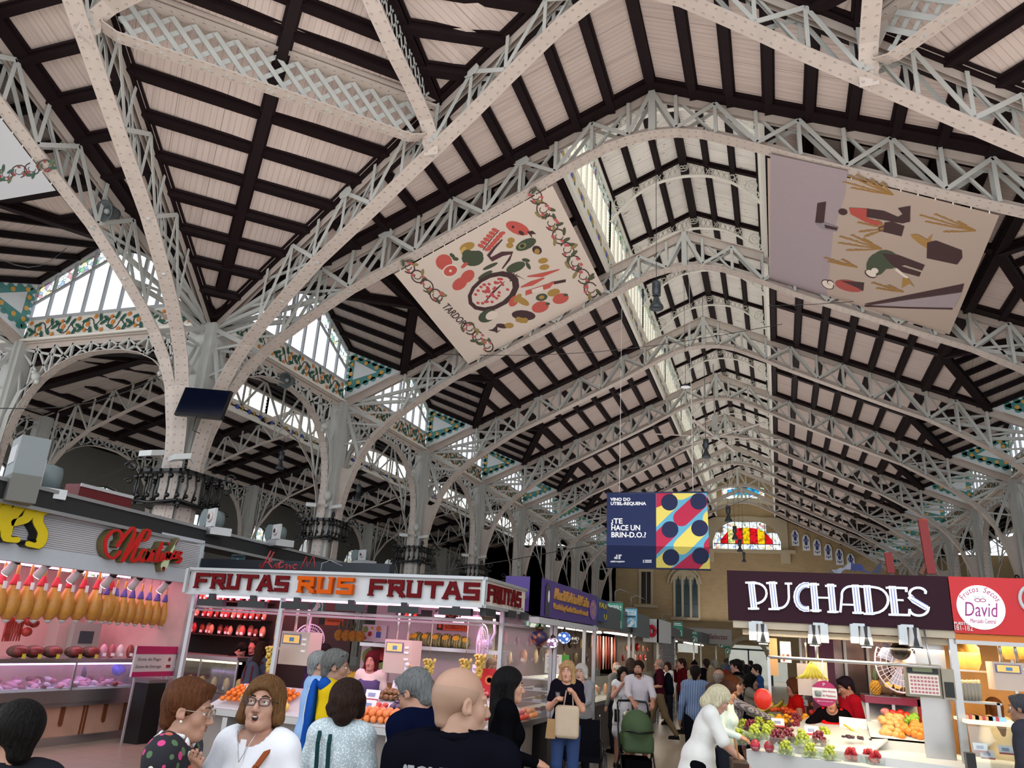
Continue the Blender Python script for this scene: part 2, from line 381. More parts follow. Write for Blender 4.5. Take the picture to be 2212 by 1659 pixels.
# crossing: sloped corner panels, ring girders, hip girders
def corner(fn,fo,lbl,lb2):
 """fn: nave frame; fo: side-arm frame of the same pier"""
 n2=6.62; b2=-.378*n2
 Pz=fn(0,0,HE+.03); N2=fn(n2,b2,zr(n2)+.03); N1=fo(n2,b2,zr(n2)+.03); Xc=fn(n2,-n2,HE+SL*n2*1.39+.03)
 r=bpy.data.objects.new('ceiling',None); C.objects.link(r); struct(r); m=MB()
 ua=N2-N1; panel(m,[Pz,N2,Xc,N1],ua)
 Aap=fn(WW,-.378*WW,HA+.02); Bap=fo(WW,-.378*WW,HA+.02)
 Hc=fn(n2,-n2,Xc.z);
 for N,ap,F in ((N2,Aap,fn),(N1,Bap,fo)):
  far=F(WW,-n2,Xc.z+.8)
  panel(m,[N,ap,far,Xc],ap-N)
  for f in (.22,.42,.62,.84,1.0):
   p=N+(ap-N)*f; q=N+(Xc-N)*f*.95; purlin(p,q,.2,.2,r,name='purlin')
  purlin(N,ap,.34,.14,r,name='rafter'); purlin(N,Xc,.3,.14,r,name='rafter')
 m.build('boarding',BOARD,r)
 for f in (.16,.27,.38,.49,.60,.71,.82): purlin(Pz+(N1-Pz)*f,Pz+(N2-Pz)*f,.19,.18,r)
 for f in (.13,.31,.5,.70,.9): purlin(N1+(Xc-N1)*f,N2+(Xc-N2)*f,.19,.18,r)
 mid=(N1+N2)/2; purlin(Pz+(mid-Pz)*.18,Xc,.18,.17,r,name='rafter')
 purlin(Pz,N2,.26,.15,r,name='rafter'); purlin(Pz,N1,.26,.15,r,name='rafter')
# lattice ring girder under N1-N2
 t=thing('lattice_girder','white diamond lattice girder '+lbl,'girder')
 m=MB(); A=N1-Vector((0,0,.12)); B=N2-Vector((0,0,.12)); A2=A-Vector((0,0,.78)); B2=B-Vector((0,0,.78)); d=(B-A).normalized(); L=(B-A).length
 side=Vector((0,0,1)).cross(d)
 m.bar(A,B,.30,.05); m.bar(A+Vector((0,0,.08)),B+Vector((0,0,.08)),.4,.05)
 m.build('top_chord',RIV,t); m=MB()
 m.strip([A2+d*.15+Vector((0,0,.35)),A2+d*.22+Vector((0,0,.1)),A2+d*.45,B2-d*.45,B2-d*.22+Vector((0,0,.1)),B2-d*.15+Vector((0,0,.35))],side,.26,.02); m.build('bottom_chord',RIV,t); m=MB()
 s=.34; n=int(L/s); hh=.72
 for i in range(-2,n):
  for dd in (1,-1):
   x0=.45+i*s if dd==1 else .45+(i+2)*s; x1=x0+dd*hh*.95
   z0,z1=-.80,-.06
# clip to the girder's length
   lo,hi=.42,L-.42
   def cl(x0,z0,x1,z1):
    if x0>x1: x0,z0,x1,z1=x1,z1,x0,z0
    if x1<lo+.05 or x0>hi-.05: return None
    if x0<lo: z0+=(z1-z0)*(lo-x0)/(x1-x0); x0=lo
    if x1>hi: z1=z0+(z1-z0)*(hi-x0)/(x1-x0); x1=hi
    return x0,z0,x1,z1
   c=cl(x0,z0,x1,z1)
   if c: m.bar(A+d*c[0]+Vector((0,0,c[1]))+side*.02*dd,A+d*c[2]+Vector((0,0,c[3]))+side*.02*dd,.085,.012,side)
 m.build('lattice',IRON,t)
 m=MB()
 for N,sg in ((A,1),(B,-1)): m.slab([N+Vector((0,0,-.02)),N+d*.45*sg+Vector((0,0,-.02)),N+d*.45*sg+Vector((0,0,-.2)),N+d*.2*sg+Vector((0,0,-.5)),N+d*.22*sg+Vector((0,0,-.8)),N+Vector((0,0,-1.1))],side,.02)
 m.build('gusset',RIV,t)
# hip girders climbing inwards from N1 and N2
 for N,q,nm in ((N2,Xc,'right end'),(N1,Xc,'left end')):
  t=thing('hip_girder','white small-latticed girder rising from the '+nm+' of the lattice girder '+lb2,'girder')
  d=(q-N).normalized(); L=(q-N).length; h=Vector((d.x,d.y,0)).normalized(); side=Vector((0,0,1)).cross(h)
  m=MB(); m.bar(N-Vector((0,0,.1)),q-Vector((0,0,.1)),.3,.04); m.build('top_chord',RIV,t)
  m=MB(); pts=[N+h*.05+Vector((0,0,-1.15)),N+h*.12+Vector((0,0,-.8)),N+h*.4+Vector((0,0,-.62))]+[N+(q-N)*f+Vector((0,0,-.55-.25*math.sin(f*PI))) for f in (.25,.4,.6,.8,1)]
  m.strip(pts,side,.28,.022); m.build('bottom_chord',RIV,t); m=MB()
  n=int(L/.2)
  for i in range(2,n):
   f=i/n; g2=min(1,(i+1.6)/n); zz=lambda f:-.5-.25*math.sin(f*PI)
   m.bar(N+(q-N)*f+Vector((0,0,-.12)),N+(q-N)*g2+Vector((0,0,zz(g2))),.04,.012,side); m.bar(N+(q-N)*f+Vector((0,0,zz(f))),N+(q-N)*g2+Vector((0,0,-.12)),.04,.012,side)
  m.build('lattice',IRON,t)
corner(f_naveL,f_trans,'over the pier with the television','above the television')
corner(f_naveR,f_transR,'in the top right corner','at top right')
# ---------------------------------------------------------------- lantern over the nave ridge
YE=Y1+NB*D
LS=zr(AL)-.03          # where the lantern wall stands on the roof slope
LE=LS+2.42; LAx=LE+.95 # eaves and ridge of the lantern
GREENT=mat('tile_green','#3f8a83',.3,noise=.25,nscale=14); ORT=mat('tile_orange','#e0a53c',.3,noise=.2,nscale=20); WTILE=mat('tile_white','#dfe3e4',.25,noise=.05)
VINE=mat('vine_dark','#2f2320',.4); LEAF=mat('leaf_green','#2f6150',.4,noise=.2); BLUET=mat('tile_blue','#3c57b0',.3,noise=.2); GOLDT=mat('tile_gold','#b99a4a',.35,noise=.3); ORF=mat('orange_fruit_paint','#dc8a3c',.4,noise=.15)
LOUV=glass_mat('louvre_glass',(1,.99,.95),.6)
def lantern_bay(k):
 y0=Y1+k*D; r=bpy.data.objects.new('ceiling',None); C.objects.link(r); struct(r)
 m=MB()
 for s in (-1,1):
  e=lambda y,u,z: (XC+s*u,y,z)
  panel(m,[e(y0,LW+.15,LE-.06),e(y0+D,LW+.15,LE-.06),e(y0+D,0,LAx),e(y0,0,LAx)],(0,1,0))
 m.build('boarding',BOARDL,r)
 for s in (-1,1):
  for i in range(3):
   u=LW*(.0+.33*(i+1)) ; z=LAx-(LAx-LE)*u/LW; purlin((XC+s*(u-.03),y0,z),(XC+s*(u-.03),y0+D,z),.10,.12,r)
  for b in (0,3):
   purlin((XC,y0+b-.12,LAx),(XC+s*LW,y0+b-.12,LE),.12,.12,r,name='rafter')
 purlin((XC,y0,LAx),(XC,y0+D,LAx),.22,.2,r,name='ridge_beam')
 for s,sn in ((-1,'left'),(1,'right')):
  wn=bpy.data.objects.new('window_%d'%(100+k*2+(s>0)),None); C.objects.link(wn); struct(wn); pass
  x=XC+s*LW; m=MB()
  m.box((x-.05,y0,LS-.12),(x+.05,y0+D,LS+.02)); m.box((x-.08,y0,LS+.50),(x+.08,y0+D,LS+.56)); m.box((x-.09,y0,LE-.16),(x+.09,y0+D,LE))
  for j in range(11):
   yy=y0+j*.6; m.box((x-.04,yy-.035,LS+.5),(x+.04,yy+.035,LE))
  m.build('frame',CREAM,wn)
  m=MB(); m.box((x-.03,y0,LS-.1),(x+.03,y0+D,LS+.5));
  xi=x-s*.035
  for j in range(6):
   yc=y0+.5+j; zc=LS+.25
   m.ball((xi,yc,zc),.1,8,6,1,(.15,1.5,1)); m.ball((xi,yc+.2,zc+.02),.09,8,6,2,(.15,2,1.2)); m.ball((xi,yc-.2,zc),.09,8,6,2,(.15,2,.8)); m.ball((xi,yc+.3,zc-.08),.05,6,5,3,(.2,1.4,1))
  m.build('frieze',[CREAM,BLUET,GOLDT,LEAF],wn)
  m=MB(); n=14
  for i in range(n):
   z=LS+.60+(LE-.6-LS-.60)*i/n
   m.slab([(x+s*.10,y0,z),(x+s*.10,y0+D,z),(x-s*.02,y0+D,z+.10),(x-s*.02,y0,z+.10)],(0,0,1),.008)
  m.build('louvre_blades',LOUV,wn)
  m=MB(); m.box((x-.004,y0,LE-.60),(x+.004,y0+D,LE-.16)); m.build('pane',STG,wn)
def stained_mat(name,base,cols,scale=9):
 m=glass_mat(name,(1,1,1),.55); n=m.node_tree
 v=n.nodes.new('ShaderNodeTexVoronoi'); v.inputs['Scale'].default_value=scale; v.feature='F1'
 t=n.nodes.new('ShaderNodeTexCoord'); n.links.new(t.outputs['Object'],v.inputs['Vector'])
 s=n.nodes.new('ShaderNodeSeparateXYZ'); n.links.new(v.outputs['Color'],s.inputs[0])
 cr=n.nodes.new('ShaderNodeValToRGB'); cr.color_ramp.interpolation='CONSTANT'; e=cr.color_ramp.elements
 e[0].color=rgb(base)+[1]; e[0].position=0; e[1].position=.68; e[1].color=rgb(cols[0])+[1]
 for i,c in enumerate(cols[1:]):
  q=e.new(.68+.32*(i+1)/len(cols)); q.color=rgb(c)+[1]
 n.links.new(s.outputs[0],cr.inputs[0])
 v2=n.nodes.new('ShaderNodeTexVoronoi'); v2.feature='DISTANCE_TO_EDGE'; v2.inputs['Scale'].default_value=scale; n.links.new(t.outputs['Object'],v2.inputs['Vector'])
 c=mixc(n,NM(n,'LESS_THAN',v2.outputs['Distance'],.035),cr.outputs[0],(.05,.06,.05))
 for x in n.nodes:
  if x.type in('BSDF_TRANSPARENT','BSDF_TRANSLUCENT'): n.links.new(c,x.inputs[0])
 return m
STG=stained_mat('stained_glass_leaves','#e9f2ea',['#8fc09a','#efe3a8','#cf9a9e','#9ab4c9','#b49ab4'],8)
STGS=stained_mat('stained_glass_scroll','#f2f4f0',['#9fbf9a','#d9c48a','#c98a8a','#8aa4c9','#e6e0d0'],6)
for k in range(NB): lantern_bay(k)
# near gable of the lantern: boarding above the first truss is open, ornamental ribs every 3 m
def rib(y,lbl):
 t=thing('lantern_rib','cream ornamental cast rib under the lantern roof, '+lbl,'rib',group='ornamental ribs of the lantern'); m=MB()
 N=14; up=[];lo=[]
 for i in range(-N,N+1):
  f=i/N; u=f*LW; up.append((XC+u,y,LAx-.02-(LAx-LE)*abs(f)-.03))
  lo.append((XC+u*.985,y,LE+.28-1.15*(abs(f)**2.6)+.10*(1-abs(f))))
 m.strip(up,(0,1,0),.12,.03); m.strip(lo,(0,1,0),.12,.03)
 for i in range(2*N):
  if i in (N-1,N): continue
  if 3<i<2*N-4: m.bar(up[i],lo[i+1],.02,.03,(0,1,0)); m.bar(lo[i],up[i+1],.02,.03,(0,1,0))
 m.build('rib_band',CREAM,t); m=MB()
 def ring(c,r): m.tube([(c[0]+math.cos(a*PI/6)*r,y,c[1]+math.sin(a*PI/6)*r) for a in range(13)],.016,5,0,False)
 ring((XC,LAx-.25),.14); ring((XC-.05,LAx-.25),.05); ring((XC+.05,LAx-.25),.05)
 for s in (-1,1):
  ring((XC+s*1.86,LE-.22),.16); ring((XC+s*1.86,LE-.22),.07); ring((XC+s*1.95,LE-.52),.1); ring((XC+s*2.0,LE-.72),.07); ring((XC+s*1.35,LE+.14),.08); ring((XC+s*.8,LE+.42),.06)
 m.build('scrollwork',CREAM,t)
ii=0
for k in range(NB):
 for b in ((3,) if k==0 else (0,3)):
  rib(Y1+k*D+b+.0,(ORD[ii] if ii<12 else 'thirteenth' if ii==12 else 'fourteenth' if ii==13 else 'fifteenth')+' from the camera'); ii+=1
# ---------------------------------------------------------------- clerestory windows, friezes, triangular tile panels
IR2=mat('iron_window_bar','#b9bcc0',.5)
ZS=9.17
def clerestory(fn,k,num,detail=True):
 b0=k*D; w=bpy.data.objects.new('window_%d'%num,None); C.objects.link(w); struct(w)
 ax=(fn(0,1,0)-fn(0,0,0)); inn=(fn(1,0,0)-fn(0,0,0))
 hz=lambda b: 10.28+1.44*(1-abs(b-3)/3)
 m=MB();
 m.bar(fn(0,b0,ZS),fn(0,b0+6,ZS),.14,.1)
 for s in (0,1): e=b0 if s==0 else b0+6; m.bar(fn(0,e,10.2),fn(0,b0+3,11.64),.14,.16)
 for i in range(11):
  b=.02+i*.596; m.bar(fn(0,b0+b,ZS),fn(0,b0+b,hz(b)-.1),.08,.055,ax)
 for i in range(10):
  b=.02+(i+.5)*.596; lo=min(hz(b-.29),hz(b+.29)); z=lo-.52
  m.bar(fn(0,b0+b-.3,z-(.14 if b<3 else -.14)*1),fn(0,b0+b+.3,z+(.14 if b<3 else -.14)),.05,.06)
 m.build('frame',IR2,w)
 m=MB(); m.poly([fn(-.02,b0,ZS),fn(-.02,b0+6,ZS),fn(-.02,b0+6,9.6),fn(-.02,b0+3,11.1),fn(-.02,b0,9.6)]); m.build('pane',GLASS,w)
 m=MB()
 for s in (0,1):
  e=b0 if s==0 else b0+6; m.poly([fn(-.02,e,9.6),fn(-.02,e,10.25),fn(-.02,b0+3,11.7),fn(-.02,b0+3,11.1)])
 m.build('stained_pane',STG,w)
# painted frieze of oranges
 f=bpy.data.objects.new('trim_%d'%num,None); C.objects.link(f); struct(f)
 m=MB(); z0,z1=8.58,9.12; m.slab([fn(.05,b0+.1,z0),fn(.05,b0+5.9,z0),fn(.05,b0+5.9,z1),fn(.05,b0+.1,z1)],inn,.02)
 m.bar(fn(.08,b0,z0-.03),fn(.08,b0+6,z0-.03),.16,.06); m.build('board',CREAM,f)
 m=MB(); n=7; q=lambda b,z: fn(.085,b0+b,z)
 for i in range(n):
  c=.55+i*.81; s=1 if i%2 else -1; zc=(z0+z1)/2; r=.19
  seg=12 if detail else 7
  m.tube([q(c+math.cos(a)*r*(1-.02*j),zc+s*math.sin(a)*r*(1-.02*j)) for j,a in enumerate([PI+2*PI*j/seg*.85 for j in range(seg+1)])],.013,4,0,False)
  m.tube([q(c-.45,zc-s*.16),q(c-.25,zc+s*.05),q(c-r,zc)],.012,4,0,False)
  for (db,dz,mi,rr) in ((0.0,.0,1,.062),(.07,s*.15,1,.05),(-.22,-s*.2,1,.058),(.33,-s*.18,1,.055)):
   m.disc(q(c+db,zc+dz)+inn*.012,ax,(0,0,1),rr,rr*1.15,9 if detail else 6,mi)
  for (db,dz,an) in ((.22,s*.12,.6),(.3,.02*s,-.5),(-.12,s*.17,1.9),(.08,-s*.1,.2),(-.3,s*.1,-.9),(.42,s*.16,1.2)):
   u=ax*math.cos(an)+Vector((0,0,1))*math.sin(an)*s; v=Vector((0,0,1))*math.cos(an)-ax*math.sin(an)*s
   m.disc(q(c+db,zc+dz)+inn*.016,u,v,.13,.05,6,2)
 m.build('painted_oranges',[VINE,ORF,LEAF],f)
def tri_panel(fn,b,num,side):
 f=bpy.data.objects.new('trim_%d'%num,None); C.objects.link(f); struct(f)
 bb=b+side*.07; ax=(fn(0,1,0)-fn(0,0,0))*side
 P=[(.08,8.66),(.08,10.22),(1.98,9.47)]; m=MB(); m.slab([fn(a,bb,z) for a,z in P],ax,.02)
 m.bar(fn(.05,bb+side*.03,8.62),fn(2.0,bb+side*.03,9.43),.06,.08); m.build('white_tiles',WTILE,f)
 m=MB(); ins=lambda t:[(.08+.62*t*.35+.07,8.66+.62*t*.9+.16),(.08+.62*t*.35+.07,10.22-.62*t*.45-.16),(1.98-1.1*t*.7-.3,9.47-.06*t)]
 O=ins(.05); I=ins(.72)
 for i in range(3):
  j=(i+1)%3; a0,a1,c0,c1=O[i],O[j],I[i],I[j]; n=6
  m.slab([fn(a,bb+side*.02,z) for a,z in (a0,a1,c1,c0)],ax,.008)
  for q in range(n):
   g=(q+.5)/n; m.disc(fn(a0[0]+(a1[0]-a0[0])*g,bb+side*.028,a0[1]+(a1[1]-a0[1])*g),fn(1,0,0)-fn(0,0,0),(0,0,1),.1,.08,7,0)
   if q%2==0 or i!=1:
    x=(a0[0]*.5+c0[0]*.5)+((a1[0]+c1[0])*.5-(a0[0]+c0[0])*.5)*g; z=(a0[1]*.5+c0[1]*.5)+((a1[1]+c1[1])*.5-(a0[1]+c0[1])*.5)*g
    if q%2==0: m.disc(fn(x,bb+side*.036,z),fn(1,0,0)-fn(0,0,0),(0,0,1),.068,.068,9,1)
 m.build('painted_oranges',[GREENT,ORT],f)
num=1
for k in range(NB):
 clerestory(f_naveL,k,num,k<4); num+=1; clerestory(f_naveR,k,num,k<3); num+=1
for k in range(3): clerestory(f_trans,k,num); num+=1
for k in range(NB+1):
 for fn in (f_naveL,f_naveR):
  if k>0: tri_panel(fn,k*D,num,-1); num+=1
  if 0<k<NB: tri_panel(fn,k*D,num,1); num+=1
for k in (1,2): tri_panel(f_trans,k*D,num,-1); num+=1; tri_panel(f_trans,k*D,num,1); num+=1
# ---------------------------------------------------------------- arched girders between the columns
LARC=[(.30,4.4),(.31,5.2),(.36,5.9),(.52,6.6),(.75,7.1),(1.05,7.46),(1.45,7.76),(1.95,7.98),(2.5,8.08),(3,8.1)]
def long_arch(fn,k,label,group,a=0,ztop=8.5,parent=None,dz=0,full=True):
 t=thing('arched_girder',label,'girder',group=group); b0=k*D
 ax=fn(0,1,0)-fn(0,0,0); inn=fn(1,0,0)-fn(0,0,0)
 L=LARC+[(6-b,z) for b,z in LARC[-2::-1]]
 m=MB(); m.strip([fn(a,b0+b,z+dz) for b,z in L],inn,.22,.02)
 m.bar(fn(a,b0,ztop-.02+dz),fn(a,b0+6,ztop-.02+dz),.2,.03); m.bar(fn(a,b0,ztop-.1+dz),fn(a,b0+6,ztop-.1+dz),.03,.14); m.build('flanges',RIV,t)
 m=MB(); prev=None
 for i in range(9):
  b=.6+i*.6
  zl=[z for bb,z in L]; xs=[bb for bb,z in L]; z=float(np.interp(b,xs,zl))+dz
  m.bar(fn(a,b0+b,z),fn(a,b0+b,ztop-.1+dz),.05,.05,ax)
  if prev: m.bar(fn(a,b0+prev[0],prev[1]),fn(a,b0+b,ztop-.1+dz),.05,.05,ax); m.bar(fn(a,b0+prev[0],ztop-.1+dz),fn(a,b0+b,z),.05,.05,ax)
  prev=(b,z)
 for s in (0,1):
  B=lambda b: b0+b if s==0 else b0+6-b
  for q in (3,5,7): m.bar(fn(a,B(.05),ztop-.15+dz),fn(a,B(LARC[q][0]),LARC[q][1]+dz),.06,.05,inn)
  m.slab([fn(a,B(b),z+dz) for b,z in ((.05,4.4),(.3,4.4),(.31,5.2),(.36,5.9),(.5,6.5),(.25,6.3),(.05,6.6))],inn,.02)
 m.build('web_brace',IRON,t)
 if full:
  m=MB()
  for s in (0,1):
   B=lambda b: b0+b if s==0 else b0+6-b
   for o in (-.05,0,.05): m.tube([fn(a+.13,B(.33+o),5.7),fn(a+.13,B(.36+o),6.5),fn(a+.13,B(.55+o),7.1),fn(a+.13,B(.95),7.45+o)],.022,5)
   m.ball(fn(a+.14,B(1.0),7.5),.12,7,6); m.ball(fn(a+.14,B(.9),7.62),.07,6,5); m.ball(fn(a+.14,B(1.08),7.36),.07,6,5); m.ball(fn(a+.14,B(.33),5.6),.11,7,6,0,(1,1,1.4)); m.ball(fn(a+.14,B(.33),5.3),.06,6,5)
  m.build('ornament',IRON,t)
for k in range(NB):
 long_arch(f_naveL,k,'white arched girder under the orange frieze, left of nave, '+TR_LAB[k].replace(', last before the stone wall',''),'arched girders on the left of the nave',full=k<4)
 long_arch(f_naveR,k,'white arched girder on the right of the nave, '+TR_LAB[k].replace(', last before the stone wall',''),'arched girders on the right of the nave',full=False)
for k in range(3): long_arch(f_trans,k,'white arched girder of the left side arm, '+ORD[k]+' left of the television pier','arched girders of the left side arm')
# ---------------------------------------------------------------- columns
BLK=mat('black_ironwork','#101214',.35,noise=.3,nscale=10,bump=.3)
GREYP=mat('pier_paint','#b9bab6',.5,noise=.12,nscale=3)
def capital(parent,r,z0,z1,n=4):
 m=MB()
 m.box((-r,-r,z0),(r,r,z0+.05)); m.box((-r,-r,z1-.06),(r,r,z1)); m.build('band',BLK,parent)
 m=MB()
 for s in range(4):
  ro=Matrix.Rotation(s*PI/2,3,'Z')
  for j in range(-2,3):
   x=j*r*.42; m.tube([ro@Vector((x,-r*1.02,z0)),ro@Vector((x+.04,-r*1.06,(z0+z1)/2)),ro@Vector((x,-r*1.02,z1))],.022,5)
   m.ball(ro@Vector((x+.1*r,-r*1.04,z0+.18)),.05,6,5); m.ball(ro@Vector((x+.1*r,-r*1.04,z1-.16)),.06,6,5)
  for zc,rr in ((z1+.03,.13),(z0-.05,.09),((z0+z1)/2+.1,.07)):
   c=ro@Vector((-r*1.15,-r*1.15,zc)); d=ro@Vector((-.7,-.7,0)).normalized()
   m.tube([c+d*math.cos(a*.5)*rr*(1-.06*a)+Vector((0,0,1))*math.sin(a*.5)*rr*(1-.06*a) for a in range(14)],.03,5)
  m.tube([ro@Vector((-r,-r*1.05,z0+.08)),ro@Vector((0,-r*1.12,z0+.02)),ro@Vector((r,-r*1.05,z0+.08))],.035,6)
 m.build('scrollwork',BLK,parent)
def floodlight(loc,rz,label,name='floodlight',s=1,group='small floodlights on the columns'):
 t=thing(name,label,'floodlight',loc,rz,group); m=MB(); m.slab([(-.16*s,0,0),(.16*s,0,0),(.14*s,-.24*s,-.06*s),(-.14*s,-.24*s,-.06*s)],(0,0,1),.09*s); m.build('housing',mat('lamp_white','#c9ccca',.4),t)
 m=MB(); m.slab([(-.13*s,-.02,-.005),(.13*s,-.02,-.005),(.12*s,-.22*s,-.065*s),(-.12*s,-.22*s,-.065*s)],(0,0,1),.003); m.build('lens',mat('lamp_lens','#e8eaf0',.2),t)
 m=MB(); m.tube([(0,.0,.05),(0,.1,.02),(0,.14,-.05)],.015,6); m.build('bracket',mat('lamp_white','#c9ccca'),t); return t
def column(x,y,label,group,cap=True,fl=True,pier=False,top=8.5):
 t=thing('column',label,'column',(x,y,0),group=group); m=MB()
 h=.24 if not pier else .34
 m.box((-h,-h*.8,0),(h,h*.8,top),0); m.box((-h*.55,-h*1.05,0),(h*.55,h*1.05,top),0); m.build('shaft',GREYP,t)
 m=MB()
 for s in (-1,1):
  for q in (-1,1): m.bar((s*(h+.01),q*h*.5,0),(s*(h+.01),q*h*.5,4.4),.012,.10,(0,1,0))
  m.bar((0,s*(h*1.05+.01),0),(0,s*(h*1.05+.01),6.5),.22,.016,(0,1,0))
 for s in (-1,1): m.bar((s*.40,0,0),(s*.40,0,4.35),.3,.022,(1,0,0))
 m.build('flange_plates',RIV,t)
 m=MB(); m.box((-.42,-.3,0),(.42,.3,.5)); m.build('plinth',GREYP,t)
 if cap: capital(t,.46 if not pier else .62,4.36 if not pier else 4.22,4.94 if not pier else 4.98)
 return t
NL='white iron column left of the nave, black scroll capital, '
for k in range(1,NB):
 c=column(PX,PY+k*D,NL+ORD[k-1]+' beyond the television pier' if k>0 else '','columns on the left of the nave')
 if k<4:
  floodlight((PX-.3,PY+k*D-.4,5.3),.5,'white floodlight on the left face of the %s column'%ORD[k-1]); floodlight((PX+.55,PY+k*D-.3,5.25),-.6,'white floodlight on the right face of the %s column'%ORD[k-1])
for k in range(1,NB): column(XC+WW,PY+k*D,'white iron column on the right of the nave, '+ORD[k-1]+' beyond the right pier','columns on the right of the nave')
pier=column(PX,PY,'massive compound pier where four riveted arches meet, with black scroll capital','pier',pier=True)
pier['category']='pier'
# feet of the diagonal ribs
m=MB()
for dx,dy in ((1,-.378),(.378,-1)):
 d=Vector((dx,dy,0)).normalized(); n=Vector((-d.y,d.x,0)); m.bar(d*.43,d*.43+Vector((0,0,4.4)),.3,.022,d)
m.bar(Vector((0,-.42,0)),Vector((0,-.42,4.4)),.3,.022,(0,1,0)); m.build('rib_feet',RIV,pier)
column(XC+WW,PY,'right-hand compound pier at the crossing, outside the frame','pier',pier=True)
for k in range(1,3): column(PX-k*D,PY,'white iron column of the left side arm, '+ORD[k-1]+' left of the television pier','columns of the left side arm')
floodlight((PX+.05,PY-.85,5.2),-.1,'white double floodlight just above the black capital, left one',s=1.3); floodlight((PX+.75,PY-.75,5.12),-.5,'white double floodlight just above the black capital, right one',s=1.3)
# ---------------------------------------------------------------- side halls beyond the columns
AX=-12.1 # local a of the second column row
LS2=10.02
SLOW=[(AX+.35,4.6),(AX+.4,5.6),(AX+.7,6.5),(AX+1.3,7.3),(AX+2.2,7.95),(AX+3.6,8.55),(AX+4.8,9.0),(AX/2,9.3)]
def side_hip(fn,sn):
 r=bpy.data.objects.new('ceiling',None); C.objects.link(r); struct(r); m=MB(); ua=fn(0,1,0)-fn(0,0,0); mid=AX/2
 g=lambda a,b: fn(a,b,8.62+min(.30*min(a-AX,-a),b*.27))
 for a0,a1 in ((AX,mid),(mid,-.35)):
  for i in range(6):
   b=i
   panel(m,[g(a0,b),g(a0,b+1),g(a1,b+1),g(a1,b)],ua)
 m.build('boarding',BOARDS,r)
 for i in range(12): a=AX+.6+i; purlin(g(a,.1),g(a,3),.17,.2,r); purlin(g(a,3),g(a,5.9),.17,.2,r)
 for b in (2.,4.): purlin(g(AX,b),g(mid,b),.3,.2,r,name='rafter'); purlin(g(mid,b),g(-.4,b),.3,.2,r,name='rafter')
def side_hall(fn,k,sn,det=True):
 if k==0: return side_hip(fn,sn)
 b0=k*D; mid=AX/2; r=bpy.data.objects.new('ceiling',None); C.objects.link(r); struct(r); m=MB(); ua=fn(0,1,0)-fn(0,0,0)
 zz=lambda a: 8.62+.30*(a if a<0 else -a)*-1 if a>mid else 8.62+.30*(a-AX)
 g=lambda a,b,z=None: fn(a,b0+b,zz(a) if z is None else z)
 panel(m,[g(AX,0),g(AX,6),g(mid-1.3,6),g(mid-1.3,0)],ua); panel(m,[g(-.35,0,8.72),g(mid+1.3,0),g(mid+1.3,6),g(-.35,6,8.72)],ua)
 panel(m,[g(mid-1.5,0,11.1),g(mid-1.5,6,11.1),g(mid,6,11.6),g(mid,0,11.6)],ua); panel(m,[g(mid+1.5,0,11.1),g(mid+1.5,6,11.1),g(mid,6,11.6),g(mid,0,11.6)],ua)
 m.build('boarding',BOARDS,r)
 for i in range(6 if det else 4):
  for s in (-1,1):
   a=mid+s*(1.4+i*(.88 if det else 1.3));
   if a>-.4: continue
   purlin(g(a,.1),g(a,5.9),.17,.2,r)
 for b in (.15,3,5.85):
  purlin(g(AX,b),g(mid-1.3,b),.32,.2,r,name='rafter'); purlin(g(-.4,b),g(mid+1.3,b),.32,.2,r,name='rafter')
 for s in (-1,1):
  w_=bpy.data.objects.new('window_%d'%(300+k*4+(s>0)+(2 if sn=='right' else 0)),None); C.objects.link(w_); struct(w_)
  m=MB(); a=mid+s*1.35; m.bar(g(a,0,10.0),g(a,6,10.0),.1,.5); m.bar(g(a,0,11.1),g(a,6,11.1),.1,.12)
  for j in range(6): m.bar(g(a,j*1.2,10),g(a,j*1.2,11.1),.06,.1,ua)
  m.build('frame',CREAM,w_); m=MB()
  for i in range(6): z=10.28+i*.135; m.slab([g(a+s*.05,0,z),g(a+s*.05,6,z),g(a-s*.03,6,z+.06),g(a-s*.03,0,z+.06)],(0,0,1),.01)
  m.build('louvre_blades',LOUV,w_)
  if s<0 and det:
   m=MB()
   for j in range(8):
    b=.4+j*.75; m.ball(g(a+.06,b,10.0),.1,6,5,0,(.3,1.6,1)); m.ball(g(a+.06,b+.3,10.02),.1,6,5,1,(.3,1.4,1))
   m.build('frieze_ornament',[BLUET,GOLDT],w_)
# truss at b0
 t=thing('side_truss','white arched truss of the %s side hall, %s from the crossing'%(sn,ORD[k]),'roof truss',group='trusses of the %s side hall'%sn)
 full=SLOW+[(2*mid-a,z) for a,z in SLOW[-2::-1]]; nrm=ua
 m=MB(); m.strip([fn(a,b0,z) for a,z in full],nrm,.18,.02); m.bar(fn(AX,b0,8.6),fn(mid,b0,10.3),.16,.03,nrm); m.bar(fn(mid,b0,10.3),fn(0,b0,8.6),.16,.03,nrm); m.build('flanges',RIV,t)
 m=MB(); A=[AX+.6+i*.78 for i in range(15)]; xs=[a for a,z in full]; zl=[z for a,z in full]; lo=lambda a: float(np.interp(a,xs,zl)); hi=lambda a: 8.6+(1.7*(a-AX)/(mid-AX) if a<mid else 1.7*(-a)/(-mid))
 for i,a in enumerate(A):
  m.bar(fn(a,b0,lo(a)),fn(a,b0,hi(a)),.05,.05,nrm)
  if i: a0=A[i-1]; m.bar(fn(a0,b0,lo(a0) if i%2 else hi(a0)),fn(a,b0,hi(a) if i%2 else lo(a)),.06,.05,nrm)
 m.build('web_brace',IRON,t)
for k in range(NB):
 side_hall(f_naveL,k,'left',k<5); side_hall(f_naveR,k,'right',False)
 long_arch(f_naveL,k,'white arched girder of the second column row on the left, '+ORD[k]+' from the crossing','arched girders of the second row on the left',a=AX,full=False)
